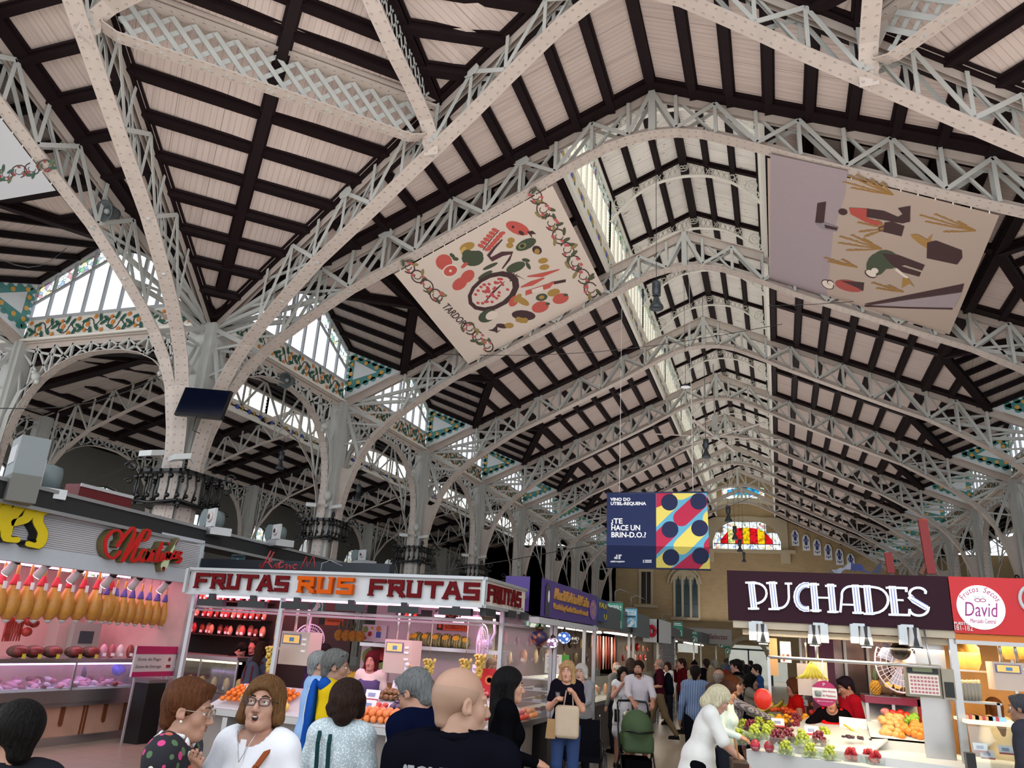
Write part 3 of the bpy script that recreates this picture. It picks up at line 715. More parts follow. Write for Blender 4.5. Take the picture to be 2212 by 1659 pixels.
for k in range(0,NB): column(PX+AX,PY+k*D,'plain white iron column of the second row on the left, '+ORD[k]+' from the crossing','second row of columns on the left',cap=False)
# outer aisle and the left wall with arched windows
STONE=mat('stone_wall_paint','#8f8f8a',.9,noise=.12,nscale=2,bump=.15)
def arch_window(parent,fn,b,z0,z1,r,a,mt):
 pts=[fn(a,b-r,z0),fn(a,b+r,z0)]+[fn(a,b+r*math.cos(PI*i/10),z1-r+r*math.sin(PI*i/10)) for i in range(11)]
 m=MB(); m.poly(pts); m.build('pane',mt,parent)
 m=MB(); ua=fn(0,1,0)-fn(0,0,0); arc=[Vector(p) for p in pts[1:]]+[Vector(pts[0])]
 for i in range(len(arc)-1): m.bar(arc[i],arc[i+1],.14,.12)
 for q in (-.5,0,.5): m.bar(fn(a,b+q*r,z0),fn(a,b+q*r,z1-r+r*math.sqrt(1-q*q)),.06,.06,ua)
 for q in range(4): m.bar(fn(a,b-r,z0+q*(z1-r-z0)/3),fn(a,b+r,z0+q*(z1-r-z0)/3),.06,.06)
 m.build('frame',mat('dark_window_bar','#4a4f4d',.5),parent)
WLX=-18.1
def outer(fn,k,sn):
 b0=k*D; ua=fn(0,1,0)-fn(0,0,0)
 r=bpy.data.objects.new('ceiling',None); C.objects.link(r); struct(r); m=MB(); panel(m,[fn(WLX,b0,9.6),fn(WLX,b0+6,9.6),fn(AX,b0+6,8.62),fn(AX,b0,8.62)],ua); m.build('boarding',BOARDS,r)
 for i in range(5): a=WLX+.6+i*1.2; purlin(fn(a,b0,9.6-.162*(a-WLX)),fn(a,b0+6,9.6-.162*(a-WLX)),.17,.2,r)
 wl=bpy.data.objects.new('wall_'+sn,None); C.objects.link(wl); struct(wl)
 m=MB(); R=1.5; z1=7.9; inn=(fn(1,0,0)-fn(0,0,0))
 def q(pts): m.slab([fn(WLX,b0+b,z) for b,z in pts],-inn,.35)
 q([(0,0),(1.5,0),(1.5,9.7),(0,9.7)]); q([(4.5,0),(6,0),(6,9.7),(4.5,9.7)]); q([(1.5,0),(4.5,0),(4.5,3.6),(1.5,3.6)])
 for i in range(10):
  a0,a1=PI*i/10,PI*(i+1)/10; q([(3+R*math.cos(a0),z1-R+R*math.sin(a0)),(3+R*math.cos(a0),9.7),(3+R*math.cos(a1),9.7),(3+R*math.cos(a1),z1-R+R*math.sin(a1))])
 m.build('masonry',STONE,wl)
 w_=bpy.data.objects.new('window_%d'%(400+k+(20 if sn=='right' else 0)),None); C.objects.link(w_); struct(w_); arch_window(w_,fn,b0+3,3.6,z1,R,WLX-.2,STGS if k%2==0 else GLASS)
for k in range(NB): outer(f_naveL,k,'left')
for k in range(NB): outer(f_naveR,k,'right')
# side hall end beyond the transept bays on the far left
m=MB(); m.box((-60,Y1+NB*D,0),(-12.0,Y1+NB*D+.4,9.6)); struct(m.build('wall_far_left',STONE))
# ---------------------------------------------------------------- floor
def floor_mat():
 m=mat('floor_stone','#a39786',.32,noise=.18,nscale=.8); n=m.node_tree; b=n.nodes['Principled BSDF']
 t=n.nodes.new('ShaderNodeTexCoord'); br=n.nodes.new('ShaderNodeTexBrick'); br.inputs['Scale'].default_value=1.0; br.inputs['Mortar Size'].default_value=.006; br.inputs['Brick Width'].default_value=.9; br.inputs['Row Height'].default_value=.45
 base=b.inputs['Base Color'].links[0].from_socket; n.links.new(t.outputs['Object'],br.inputs['Vector']); n.links.new(base,br.inputs['Color1'])
 c=mixc(n,.12,base,(.45,.36,.3)); n.links.new(c,br.inputs['Color2']); br.inputs['Mortar'].default_value=(.16,.13,.11,1); n.links.new(br.outputs['Color'],b.inputs['Base Color']); return m
m=MB(); m.box((-60,-30,-.1),(45,90,0)); struct(m.build('floor',floor_mat()))
# ---------------------------------------------------------------- end wall
def brick():
 m=mat('end_wall_brick','#b0966b',.85,noise=.22,nscale=1.5,bump=.2); n=m.node_tree; b=n.nodes['Principled BSDF']; t=n.nodes.new('ShaderNodeTexCoord')
 br=n.nodes.new('ShaderNodeTexBrick'); br.inputs['Scale'].default_value=1; br.inputs['Brick Width'].default_value=.42; br.inputs['Row Height'].default_value=.12; br.inputs['Mortar Size'].default_value=.012
 mp=n.nodes.new('ShaderNodeMapping'); mp.inputs['Rotation'].default_value=(PI/2,0,0); n.links.new(t.outputs['Object'],mp.inputs[0]); n.links.new(mp.outputs[0],br.inputs['Vector'])
 base=b.inputs['Base Color'].links[0].from_socket; n.links.new(base,br.inputs['Color1']); c=mixc(n,.22,base,(.2,.15,.1)); n.links.new(c,br.inputs['Color2']); br.inputs['Mortar'].default_value=(.33,.27,.19,1); n.links.new(br.outputs['Color'],b.inputs['Base Color']); return m
BR=brick(); LST=mat('limestone','#b5a88e',.8,noise=.1,nscale=3,bump=.1)
ew=bpy.data.objects.new('wall_end',None); C.objects.link(ew); struct(ew)
def wq(m,pts,t=.4,y=YE): m.slab([(x,y,z) for x,z in pts],(0,1,0),t)
m=MB(); hz=lambda x: HA-SL*abs(x-XC)+.1
# openings: big window x -4.55..0.5 z 9.5..11.75 ; blue window above; three lancets; narrow side window; doorway
WL_,WR_=-4.50,.50
cols=[(-24.3,-10.0),(-10.0,-9.2),(-9.2,-7.55),(-7.55,-5.75),(-5.75,WL_),(WL_,-3.7),(-3.7,-.5),(-.5,WR_),(WR_,8.6),(8.6,20)]
holes={1:[(5.3,7.7)],3:[(1.9,2.9),(4.4,7.2)],5:[(9.55,10.9)],6:[(0,2.65),(9.55,11.72),(13.45,14.4)],7:[(0,1.6),(9.55,10.9)]}
for i,(x0,x1) in enumerate(cols):
 segs=[]; z=0
 for a,b in holes.get(i,[]):
  segs.append((z,a)); z=b
 segs.append((z,None))
 for a,b in segs:
  if b is None:
   if x0<-12.3 or x0>=8.6: tp=[9.5,9.5]
   elif abs((x0+x1)/2-XC)<LW+.3 and (x0>-4.6 and x1<.6): tp=[LE+.9,LE+.9]
   else: tp=[hz(x0),hz(x1)]
   wq(m,[(x0,a),(x1,a),(x1,tp[1]),(x0,tp[0])])
  elif b>a: wq(m,[(x0,a),(x1,a),(x1,b),(x0,b)])
m.build('masonry',BR,ew)
# segmental window surround and corner infill
def seg_arch(x): f=(x-XC)/2.5; return 9.95+1.80*max(0,1-abs(f)**2.6)**.55
m=MB(); N=20; pr=None
for i in range(N+1):
 x=XC-2.48+4.96*i/N; z=seg_arch(x)
 if pr: wq(m,[(pr[0],pr[1]),(x,z),(x,max(12.0,z+.35)),(pr[0],max(12.0,pr[1]+.35))],.12,YE-.14)
 pr=(x,z)
for s in (-1,1): wq(m,[(XC+s*2.48,9.5),(XC+s*3.0,9.5),(XC+s*3.0,12.0),(XC+s*2.48,12.0)],.12,YE-.14)
wq(m,[(XC-3.5,9.30),(XC+3.5,9.30),(XC+3.5,9.55),(XC-3.5,9.55)],.35,YE-.4)
for s in (-1,1): wq(m,[(XC+s*2.4,8.6),(XC+s*3.1,8.6),(XC+s*3.1,9.3),(XC+s*2.4,9.3)],.3,YE-.3)
m.build('window_surround',LST,ew)
m=MB(); pr=None
for i in range(13):
 x=XC-2.6+5.2*i/12; z=12.35+.95*math.sqrt(max(0,1-((x-XC)/2.9)**2))
 if pr: m.bar((pr[0],YE-.2,pr[1]),(x,YE-.2,z),.35,.35)
 pr=(x,z)
m.build('relieving_arch',LST,ew)
w_=bpy.data.objects.new('window_90',None); C.objects.link(w_); struct(w_); w_['label']='segmental window with red and yellow stripes'
m=MB(); pts=[(XC-2.45,9.55),(XC+2.45,9.55)]+[(XC+2.45-4.9*i/20,seg_arch(XC+2.45-4.9*i/20)) for i in range(21)]
m.poly([(x,YE+.1,z) for x,z in pts]); m.build('scroll_pane',STGS,w_)
GR=glass_mat('red_glass','#e01020',.6); GY=glass_mat('yellow_glass','#ffc814',.6); GPY=glass_mat('pale_yellow_glass','#f5df90',.6); GB=glass_mat('blue_glass','#3cb4e6',.6)
for i in range(7):
 x0=XC-1.9+i*.543; x1=x0+.543; zt=lambda x: 10.0+1.25*max(0,1-abs((x-XC)/1.95)**2.4)**.5
 m=MB(); m.poly([(x0,YE+.08,10.0),(x1,YE+.08,10.0),(x1,YE+.08,zt(x1)),(x0,YE+.08,zt(x0))]); m.build('stripe_pane',[GR,GPY,GR,GY,GR,GY,GR][i],w_)
m=MB()
for i in range(8): x=XC-1.9+i*.543; m.bar((x,YE+.05,9.55),(x,YE+.05,seg_arch(x)),.04,.04,(0,1,0))
m.bar((XC-2.45,YE+.05,10.0),(XC+2.45,YE+.05,10.0),.04,.05); m.build('leading',mat('lead_bar','#3a3a38',.5),w_)
w_=bpy.data.objects.new('window_91',None); C.objects.link(w_); struct(w_)
m=MB(); m.poly([(XC-1.75,YE+.1,13.45),(XC+1.5,YE+.1,13.45),(XC+1.5,YE+.1,14.4),(XC-1.75,YE+.1,14.4)]); m.build('scroll_pane',STGS,w_)
m=MB(); m.poly([(XC-1.3,YE+.08,13.75),(XC+1.1,YE+.08,13.75),(XC+1.1,YE+.08,14.15),(XC,YE+.08,14.45),(XC-1.3,YE+.08,14.15)]); m.build('blue_pane',GB,w_)
w_=bpy.data.objects.new('window_92',None); C.objects.link(w_); struct(w_); w_['label']='tall triple lancet window'
SKYG=glass_mat('lancet_glass','#b8ccd2',.5)
for i in range(3):
 x=-7.32+i*.62; m=MB(); y=YE-.02
 m.poly([(x,y,4.45),(x+.4,y,4.45),(x+.4,y,6.7),(x+.3,y,6.95),(x+.3,y,7.2),(x+.2,y,7.5),(x+.1,y,7.2),(x+.1,y,6.95),(x,y,6.7)]); m.build('lancet_pane',SKYG,w_)
 m=MB(); [m.bar((x,y-.01,z),(x+.4,y-.01,z),.03,.03) for z in (4.5,5.4,6.7)]; m.build('glazing_bar',mat('lead_bar','#3a3a38'),w_)
m=MB()
for i in range(4): x=-7.43+i*.62; m.box((x-.08,YE-.12,4.3),(x+.08,YE+.1,7.4))
for R in (.98,1.25):
 pts=[(-6.65+R*math.cos(PI*i/12),YE-.1,6.9+R*math.sin(PI*i/12)) for i in range(13)]
 for a,b in zip(pts,pts[1:]): m.bar(a,b,.14,.12)
m.box((-7.7,YE-.15,4.2),(-5.6,YE,4.4)); m.box((-7.55,YE+.02,4.4),(-5.75,YE+.3,4.45))
wq(m,[(-7.55,7.2),(-5.75,7.2),(-5.75,8.1),(-7.55,8.1)],.1,YE-.02)
m.build('tracery',LST,w_)
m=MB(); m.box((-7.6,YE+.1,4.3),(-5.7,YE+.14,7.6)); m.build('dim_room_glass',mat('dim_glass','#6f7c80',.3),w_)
w_=bpy.data.objects.new('window_93',None); C.objects.link(w_); struct(w_)
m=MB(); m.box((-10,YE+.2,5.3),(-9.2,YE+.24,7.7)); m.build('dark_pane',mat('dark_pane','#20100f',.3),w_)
m=MB(); m.box((-10.15,YE-.12,5.2),(-9.98,YE,7.8)); m.box((-9.22,YE-.12,5.2),(-9.05,YE,7.8)); m.box((-10.5,YE-.35,5.0),(-8.7,YE,5.2)); m.box((-10.2,YE-.1,7.7),(-9.0,YE,8.1)); m.box((-9.63,YE+.1,5.3),(-9.57,YE+.15,7.7)); m.build('stone_frame',LST,w_)
w_=bpy.data.objects.new('window_94',None); C.objects.link(w_); struct(w_)
m=MB(); m.box((1.4,YE-.02,5.6),(2.1,YE-.01,7.5)); m.build('lit_pane',mat('lit_pane','#f2d9a8',.5,emit=1.0),w_)
m=MB(); m.box((1.3,YE-.1,5.5),(1.4,YE,7.6)); m.box((1.4,YE-.06,6.6),(2.1,YE,6.68)); m.box((1.0,YE-.3,5.1),(2.4,YE,5.3)); m.box((1.72,YE-.06,5.6),(1.78,YE,7.5)); m.build('stone_frame',LST,w_)
# blue and white plaques following the slope
for i in range(6):
 x=1.55+i*.74; z=10.85-.33*i; t=thing('tile_plaque','white wall plaque with blue vase pattern, %s from the top of the row'%ORD[i],'plaque',(x,YE-.05,z),group='blue and white plaques on the stone wall')
 m=MB(); m.slab([(-.26,0,-.95),(.26,0,-.95),(.26,0,-.05),(.18,0,.1),(.1,0,.22),(-.1,0,.22),(-.18,0,.1),(-.26,0,-.05)],(0,-1,0),.05); m.build('tile',WTILE,t)
 m=MB()
 for (dx,dz,r,s) in ((0,-.05,.13,1.5),(0,-.4,.16,1.2),(.13,-.2,.06,2),(-.13,-.2,.06,2),(0,-.75,.08,1),(.12,-.7,.05,1.6),(-.12,-.7,.05,1.6),(0,.12,.05,1)): m.disc((dx,-.06,dz),(1,0,0),(0,0,1),r*.7,r*s,8)
 m.build('blue_pattern',mat('plaque_blue','#2a3a80',.3),t)
# doorway to the street
m=MB(); R=1.45; xc=-2.2
for i in range(12):
 a0,a1=PI*i/12,PI*(i+1)/12; m.bar((xc+R*math.cos(a0),YE-.1,1.7+R*math.sin(a0)),(xc+R*math.cos(a1),YE-.1,1.7+R*math.sin(a1)),.3,.3)
m.build('door_arch',LST,ew)
d=bpy.data.objects.new('door_1',None); C.objects.link(d); struct(d)
m=MB(); m.box((-3.7,YE+.1,0),(-3.55,YE+.2,2.4)); m.box((-.65,YE+.1,0),(-.5,YE+.2,2.4)); m.box((-2.2,YE+.1,0),(-2.1,YE+.2,2.4)); m.box((-3.7,YE+.1,2.3),(-.5,YE+.2,2.42)); m.build('frame',mat('door_green','#24453f',.5),d)
m=MB(); m.box((-14,YE+12,0),(12,YE+12.2,7)); o=m.build('street_facade',mat('street_facade','#d6dcd8',.8,noise=.2,nscale=2)); struct(o)
# ================================================================ banners, signs, hanging things
class Art:
 """flat printed shapes laid on a plane (origin o, unit axes ex, ey), coordinates in metres in that plane"""
 def __init__(s,o,ex,ey,n): s.o=Vector(o); s.ex=Vector(ex); s.ey=Vector(ey); s.n=Vector(n); s.m=MB(); s.mats=[]; s.k=0
 def px(s,u,v):
  r=ray(u,v); o=Vector((0,0,CZ)); t=(s.o-o).dot(s.n)/r.dot(s.n); return o+r*t
 def mi(s,c):
  m=c if not isinstance(c,str) else mat('print_'+c.strip('#'),c,.75,noise=.05)
  if m not in s.mats: s.mats.append(m)
  return s.mats.index(m)
 def off(s,p): s.k+=1; return p+s.n*(.004+.00035*s.k)
 def P(s,pts,c):
  s.k+=1; q=[s.px(*p)+s.n*(.002+.00004*s.k) for p in pts]; s.m.poly(q,s.mi(c))
 def E(s,cx,cy,rx,ry,ang,c,n=14):
  a=math.radians(ang); s.P([(cx+rx*math.cos(t)*math.cos(a)-ry*math.sin(t)*math.sin(a),cy+rx*math.cos(t)*math.sin(a)+ry*math.sin(t)*math.cos(a)) for t in [2*PI*i/n for i in range(n)]],c)
 def L(s,pts,w,c,taper=False):
  n=len(pts); A=[];B=[]
  for i,p in enumerate(pts):
   q0=pts[max(i-1,0)]; q1=pts[min(i+1,n-1)]; dx,dy=q1[0]-q0[0],q1[1]-q0[1]; l=math.hypot(dx,dy) or 1
   ww=w*(.25+.75*(1-abs(2*i/(n-1)-1))) if taper else w
   A.append((p[0]-dy/l*ww/2,p[1]+dx/l*ww/2)); B.append((p[0]+dy/l*ww/2,p[1]-dx/l*ww/2))
  for i in range(n-1): s.k-=1 if i else 0; s.P([A[i],A[i+1],B[i+1],B[i]],c)
 def build(s,name,parent): return s.m.build(name,s.mats,parent)
def quad_banner(name,label,cat,P4,col,rows=8):
 t=thing(name,label,cat); m=MB(); P4=[Vector(p) for p in P4]; n=nrm3(*P4[:3]);
 if n.dot(Vector((0,0,CZ))-P4[0])<0: n=-n
 m.slab(P4,-n,.006); m.build('cloth',mat('cloth_'+name+col.strip('#'),col,.8,noise=.05,nscale=1),t)
 return t,Art(P4[0],P4[1]-P4[0],P4[3]-P4[0],n),P4
def ties(t,a,b,n,dv=(0,0,.16)):
 m=MB()
 for i in range(n):
  p=Vector(a)+(Vector(b)-Vector(a))*(i+.5)/n; m.tube([p,p+Vector(dv)*.6,p+Vector(dv)],.012,4)
 m.build('lashing',CREAM,t)
lowz=lambda u: low_at(WW-u)-.06
y0,y1=Y1+.16,Y1+D-.16
P4=[(XC-5.73,y0,lowz(5.73)),(XC-2.16,y0,lowz(2.16)),(XC-2.2,y1,lowz(2.2)+.22),(XC-6.2,y1,lowz(6.2)+.22)]
# keep the sheet flat: solve the fourth corner on the plane of the first three
def flat4(P):
 P=[Vector(p) for p in P]; n=nrm3(P[0],P[1],P[2]); P[3].z=P[0].z-((P[3].x-P[0].x)*n.x+(P[3].y-P[0].y)*n.y)/n.z; return P
t,A,P4=quad_banner('roof_banner','cream banner with pomegranate, fish and vegetables and the word TARDOR, under the nave roof','banner',flat4(P4),'#d9cbbf')
ties(t,P4[0],P4[1],14); ties(t,P4[3],P4[2],14)
RD,DK,GN,OC,WHt,PK='#c4544a','#3d1f22','#3f4a35','#a9853f','#e3d6ca','#b8454c'
for cx,cy,rx,ry,an,c in [(1009,533,17,9,-20,OC),(1001,541,5,9,30,'#c9a55a'),(1021,558,24,17,0,GN),(1010,550,12,11,0,GN),(1032,552,12,11,0,GN),(1003,573,9,4,-40,RD),(959,566,18,17,0,RD),(973,585,18,14,-20,WHt),(973,585,15,11,-20,RD),(973,585,3,3,0,WHt),(977,552,7,4,40,GN),(984,559,7,4,10,GN),(1010,597,17,12,-40,RD),(993,613,18,12,-35,RD),(1059,575,18,4,-25,GN),(1048,594,18,5,-30,GN),(1104,519,8,6,0,OC),(1101,530,8,6,0,OC),(1136,528,24,11,-25,GN),(1128,531,9,6,-25,'#7d8a50'),(1128,531,5,4,-20,DK),(1160,540,11,9,30,DK),(1160,543,6,6,30,OC),(1114,577,22,10,-22,GN),(1136,562,9,4,10,GN),(1141,574,9,4,60,GN),(1173,563,11,6,-10,OC),(1176,577,11,6,-10,OC),(1118,493,27,13,22,RD),(1108,490,3,3,0,DK),(1126,503,7,4,30,DK),(1066,629,60,38,-27,DK),(1063,630,48,29,-27,'#d9cbc0'),(1170,642,13,8,-10,GN),(1170,642,6,4,-10,OC),(1196,632,14,8,-15,OC),(1211,645,18,11,-15,RD),(1167,663,19,12,-15,RD),(1222,637,5,3,0,GN),(1183,656,5,3,0,GN),(1131,681,26,11,5,DK),(1120,690,7,6,0,OC),(1127,692,7,6,0,OC),(1134,692,7,6,0,OC),(1053,682,21,13,-25,GN),(1062,681,14,9,-25,WHt),(1084,704,13,5,10,DK),(1100,703,10,6,0,OC),(1110,650,9,14,40,RD),(1128,650,17,7,30,OC),(1118,644,12,6,-50,OC)]: A.E(cx,cy,rx,ry,an,c)
A.L([(1046,654),(1064,632),(1090,608)],5,DK,True)
random.seed(3)
for i in range(46):
 a=random.random()*2*PI; r=math.sqrt(random.random()); x=r*math.cos(a)*42; y=r*math.sin(a)*23
 if abs(y)<3: continue
 an=math.radians(-27); A.E(1063+x*math.cos(an)-y*math.sin(an),630+x*math.sin(an)+y*math.cos(an),4,3,20,'#c0474d',7)
A.L([(1085,517),(1068,535),(1055,552),(1062,560),(1085,548),(1106,546),(1100,560),(1085,580)],11,'#4c2730',True)
A.P([(1138,500),(1150,498),(1158,505),(1148,506),(1150,515),(1143,506)],DK)
A.L([(1043,540),(1062,515),(1078,497)],2,DK)
for i in range(6):
 f=i/5; x,y=1046+30*f,536-34*f
 A.E(x-7,y-5,8,4,20,RD,8); A.E(x+8,y+2,8,4,-15,RD,8)
A.L([(1139,597),(1170,594),(1208,582)],9,RD,True); A.L([(1125,620),(1148,612),(1176,600)],10,RD,True)
A.P([(1135,628),(1185,612),(1192,608),(1222,604),(1222,609),(1194,614),(1187,622),(1135,638)],RD); A.P([(1148,625),(1172,618),(1174,627),(1150,633)],WHt); A.P([(1196,608),(1222,603),(1222,609),(1197,614)],DK)
for i in range(5): A.P([(1100+i*2,608-i*4),(1112+i*6,585+i*5),(1108+i*2,606-i*3)],DK)
for i in range(7): A.L([(1074,703),(1064+i*1.5,712+i*1.2),(1056+i*4,716+abs(i-3)*-1)],2,DK)
def vine(A,p,q,n,r,dk=DK,gn='#4a5238',bud='#c1565a',seed=1,oc='#8f7d4e'):
 random.seed(seed); dx,dy=(q[0]-p[0])/n,(q[1]-p[1])/n; l=math.hypot(dx,dy); ux,uy=dx/l,dy/l
 for i in range(n):
  cx,cy=p[0]+dx*(i+.5),p[1]+dy*(i+.5); s=1 if i%2 else -1
  A.L([(cx+ux*r*math.cos(a)*s-uy*r*math.sin(a)*s*.8,cy+uy*r*math.cos(a)*s+ux*r*math.sin(a)*s*.8) for a in [j*PI/6-.6 for j in range(11)]],2.4,dk)
  A.L([(cx+r*.5*math.cos(a),cy+r*.4*math.sin(a)) for a in [j*PI/4 for j in range(6)]],1.6,dk)
  for j in range(3):
   a=random.random()*6.3; A.E(cx+math.cos(a)*r*1.05,cy+math.sin(a)*r*.8,r*.55,r*.22,random.randint(0,180),[gn,gn,oc][j],8)
  for j in range(3):
   a=random.random()*6.3; A.E(cx+math.cos(a)*r*.8,cy+math.sin(a)*r*.6,r*.24,r*.18,30,bud,7)
vine(A,(1148,410),(1285,640),8,17,seed=4); vine(A,(872,566),(952,648),4,15,seed=5); vine(A,(1004,700),(1062,756),3,14,seed=6)
A.build('print',t)
# lettering TARDOR along the lower edge
def text_on(A,txt,p,q,hpx,c,parent,name='lettering',bold=0):
 """text running from pixel p to pixel q on the art plane, hpx tall"""
 a=A.px(*p); b=A.px(*q); ex=(b-a); L=ex.length; ex.normalize(); ey=A.n.cross(ex); l=A.px(p[0]+(q[1]-p[1])*-hpx/math.dist(p,q)*-1,p[1]-(q[0]-p[0])*hpx/math.dist(p,q)); H=(l-a).length
 s=H/.70; o=text_mesh(name,txt,s,mat('print_'+c.strip('#'),c,.75,noise=.05) if isinstance(c,str) else c,None,(0,0,0),(0,0,0),extrude=.001,bold=bold)
 w=max(v.co.x for v in o.data.vertices); M=Matrix((ex,ey,A.n)).transposed().to_4x4(); M.translation=a+A.n*.014
 M=M@Matrix.Diagonal((L/w,1,1,1)); o.parent=parent
 if parent is not None:
  pl=parent.location; M.translation-=Vector(pl)
 o.matrix_basis=M; return o
text_on(A,'TARDOR',(953,662),(996,704),15,DK,t)
# wheat banner on the right
P4=flat4([(XC+2.22,y0,lowz(2.22)),(XC+5.95,y0,lowz(5.95)),(XC+6.2,y1,lowz(6.2)+.2),(XC+2.2,y1,lowz(2.2)+.22)])
t,A,P4=quad_banner('roof_banner','lilac and beige banner with harvest workers and wheat sheaves, right of the lantern','banner',P4,'#b5a396')
ties(t,P4[0],P4[1],14); ties(t,P4[3],P4[2],14)
A.P([(1664,332),(1831,369),(1826,420),(1800,500),(1786,645),(1664,606)],'#a3949a')
def wheat(base,tips,c='#9a7238',w=3):
 for x,y in tips: A.L([base,((base[0]+x)/2,(base[1]+y)/2+1),(x,y)],w,c,False)
 for x,y in tips:
  for i in range(5):
   f=.62+.09*i; A.E(base[0]+(x-base[0])*f,base[1]+(y-base[1])*f,5,1.8,30 if i%2 else -5,c,6)
wheat((1930,421),[(1822,392),(1834,380),(1850,378),(1880,388),(1905,395),(1840,405)])
wheat((2108,498),[(1988,464),(2000,478),(2020,462),(2070,478),(2040,500)])
wheat((1905,537),[(1812,524),(1815,510),(1840,507),(1830,540),(1865,515)]); wheat((1916,492),[(1855,480),(1858,500),(1870,510),(1880,474),(1895,476)])
wheat((1852,577),[(1782,556),(1790,564),(1820,560),(1835,570)]); wheat((1952,630),[(1885,610),(1895,622),(1920,616)])
A.P([(2015,505),(2010,520),(2018,545),(1985,525),(1970,512),(1968,505),(2000,518)],'#a67f40'); A.E(1993,520,24,8,35,'#a67f40')
A.P([(2003,523),(2022,519),(2078,540),(2079,556),(2068,571),(2002,557)],DK)
A.P([(1766,438),(1785,435),(1780,482),(1761,480)],DK); A.P([(1762,483),(1782,480),(1812,490),(1808,500),(1775,494)],'#8f8690'); A.P([(1781,484),(1810,491),(1808,497),(1783,492)],DK)
A.E(1821,457,10,7,10,DK); A.P([(1834,448),(1875,450),(1873,470),(1905,480),(1895,487),(1868,478),(1838,462)],'#b4493f'); A.P([(1873,450),(1910,455),(1940,468),(1950,462),(1940,449),(1967,444),(1966,478),(1950,482),(1900,473),(1872,468)],DK)
A.P([(1911,480),(1927,478),(1954,488),(1948,510),(1908,500)],DK); A.L([(1911,487),(1898,492),(1900,498),(1909,498)],2,DK)
A.E(1895,570,22,27,35,GN); A.E(1915,560,28,20,15,GN); A.P([(1905,546),(1940,550),(1998,572),(1992,584),(1955,572),(1946,574),(1990,588),(1986,597),(1945,586),(1925,570)],DK); A.E(1881,591,14,8,25,DK); A.E(1882,590,12,6.5,25,WHt); A.E(1890,584,8,6,10,WHt)
A.L([(1935,580),(1950,592),(1962,600)],6,WHt); A.P([(1950,600),(1962,600),(1976,620),(1965,612),(1948,622)],'#a67f40')
A.E(1835,617,32,12,12,'#a8483f'); A.P([(1815,605),(1867,610),(1865,628),(1850,620)],DK); A.E(1788,614,15,9,30,DK); A.E(1788,614,13,7.5,30,WHt); A.E(1794,610,8,5,30,DK); A.E(1795,611,7,4,30,WHt)
A.P([(1867,656),(2083,612),(2078,630),(1880,658)],DK); A.P([(1880,659),(2078,631),(2062,664),(1890,661)],'#a3949a'); A.L([(1868,660),(1960,664),(2058,666)],4,DK)
A.build('print',t)
# pale banner with cherries on the left side arm
P4=[f_trans(4.45,.15,low_at(4.45)-.05),f_trans(9.6,.15,low_at(9.6)-.05),f_trans(9.6,5.85,low_at(9.6)-.05),f_trans(4.45,5.85,low_at(4.45)-.05)]
t,A,P4=quad_banner('roof_banner','pale grey banner with a cherry vine at the far left under the side arm roof','banner',flat4(P4),'#c3c5c9')
ties(t,P4[0],P4[1],22,(0,0,.12)); vine(A,(-30,385),(112,356),5,17,gn='#35584a',bud='#8e4340',oc='#5a6b4a',seed=9); A.build('print',t)
# vino banner in the nave
YV=18.
c=[at(1311,1067,Y=YV),at(1527,1065,Y=YV),at(1534,1231,Y=YV),at(1310,1225,Y=YV)]
t,A,P4=quad_banner('hanging_banner','navy banner with white lettering and coloured stripes and discs, hanging across the nave','banner',c,'#10204e')
m=MB(); m.tube([c[0]+Vector((-.02,0,.02)),c[1]+Vector((.02,0,.02))],.02,6); m.tube([c[3]+Vector((-.02,0,0)),c[2]+Vector((.02,0,0))],.02,6); m.build('rod',mat('rod_navy','#18244a',.4),t)
m=MB()
for u in (1338,1497): p=at(u,1067,Y=YV); m.tube([p,Vector((p.x,YV+1.32 if False else YV,13.0-SL*abs(p.x-XC)-.4))],.006,4)
m.build('cord',mat('cord_grey','#cfd0d0',.5),t)
X0,X1,Ya,Yb=1417,1532,1067,1230
A.P([(X0,1065),(1527,1065),(1534,1231),(X0+1,1228)],'#5aa5c4')
def stadium(p,q,r,c):
# clipped capsule
 n=10; a=math.atan2(q[1]-p[1],q[0]-p[0]); pts=[(p[0]+r*math.cos(a+PI/2+PI*i/n),p[1]+r*math.sin(a+PI/2+PI*i/n)) for i in range(n+1)]+[(q[0]+r*math.cos(a-PI/2+PI*i/n),q[1]+r*math.sin(a-PI/2+PI*i/n)) for i in range(n+1)]
 xl=lambda y: X0+.5; xr=lambda y:1527+7*(y-1065)/166
 def clip(pts,ins,inter):
  o=[]
  for i in range(len(pts)):
   a,b=pts[i-1],pts[i]
   if ins(b):
    if not ins(a): o.append(inter(a,b))
    o.append(b)
   elif ins(a): o.append(inter(a,b))
  return o
 def lin(f): return (lambda p:f(p)>=0),(lambda a,b:(lambda t:(a[0]+(b[0]-a[0])*t,a[1]+(b[1]-a[1])*t))(f(a)/(f(a)-f(b))))
 for f in (lambda p:p[0]-xl(p[1]),lambda p:xr(p[1])-p[0],lambda p:p[1]-1065.5,lambda p:1229.5-p[1]):
  i,g=lin(f); pts=clip(pts,i,g)
  if len(pts)<3: return
 A.P(pts,c)
RR,YY='#b01c44','#dccb62'
for p,q,c in [((1447,1085),(1395,1135),YY),((1447,1065),(1400,1085),RR),((1511,1083),(1472,1119),RR),((1540,1030),(1470,1062),YY),((1447,1145),(1395,1195),RR),((1511,1142),(1473,1180),YY),((1548,1110),(1536,1120),YY),((1448,1204),(1395,1250),YY),((1512,1204),(1460,1245),RR),((1550,1165),(1538,1180),RR),((1560,1200),(1520,1245),YY)]: stadium(p,q,18,c)
for p in [(1446,1085),(1509,1083),(1447,1144),(1511,1141),(1449,1204),(1513,1201)]: stadium(p,(p[0]+.5,p[1]),18,'#0e1a44')
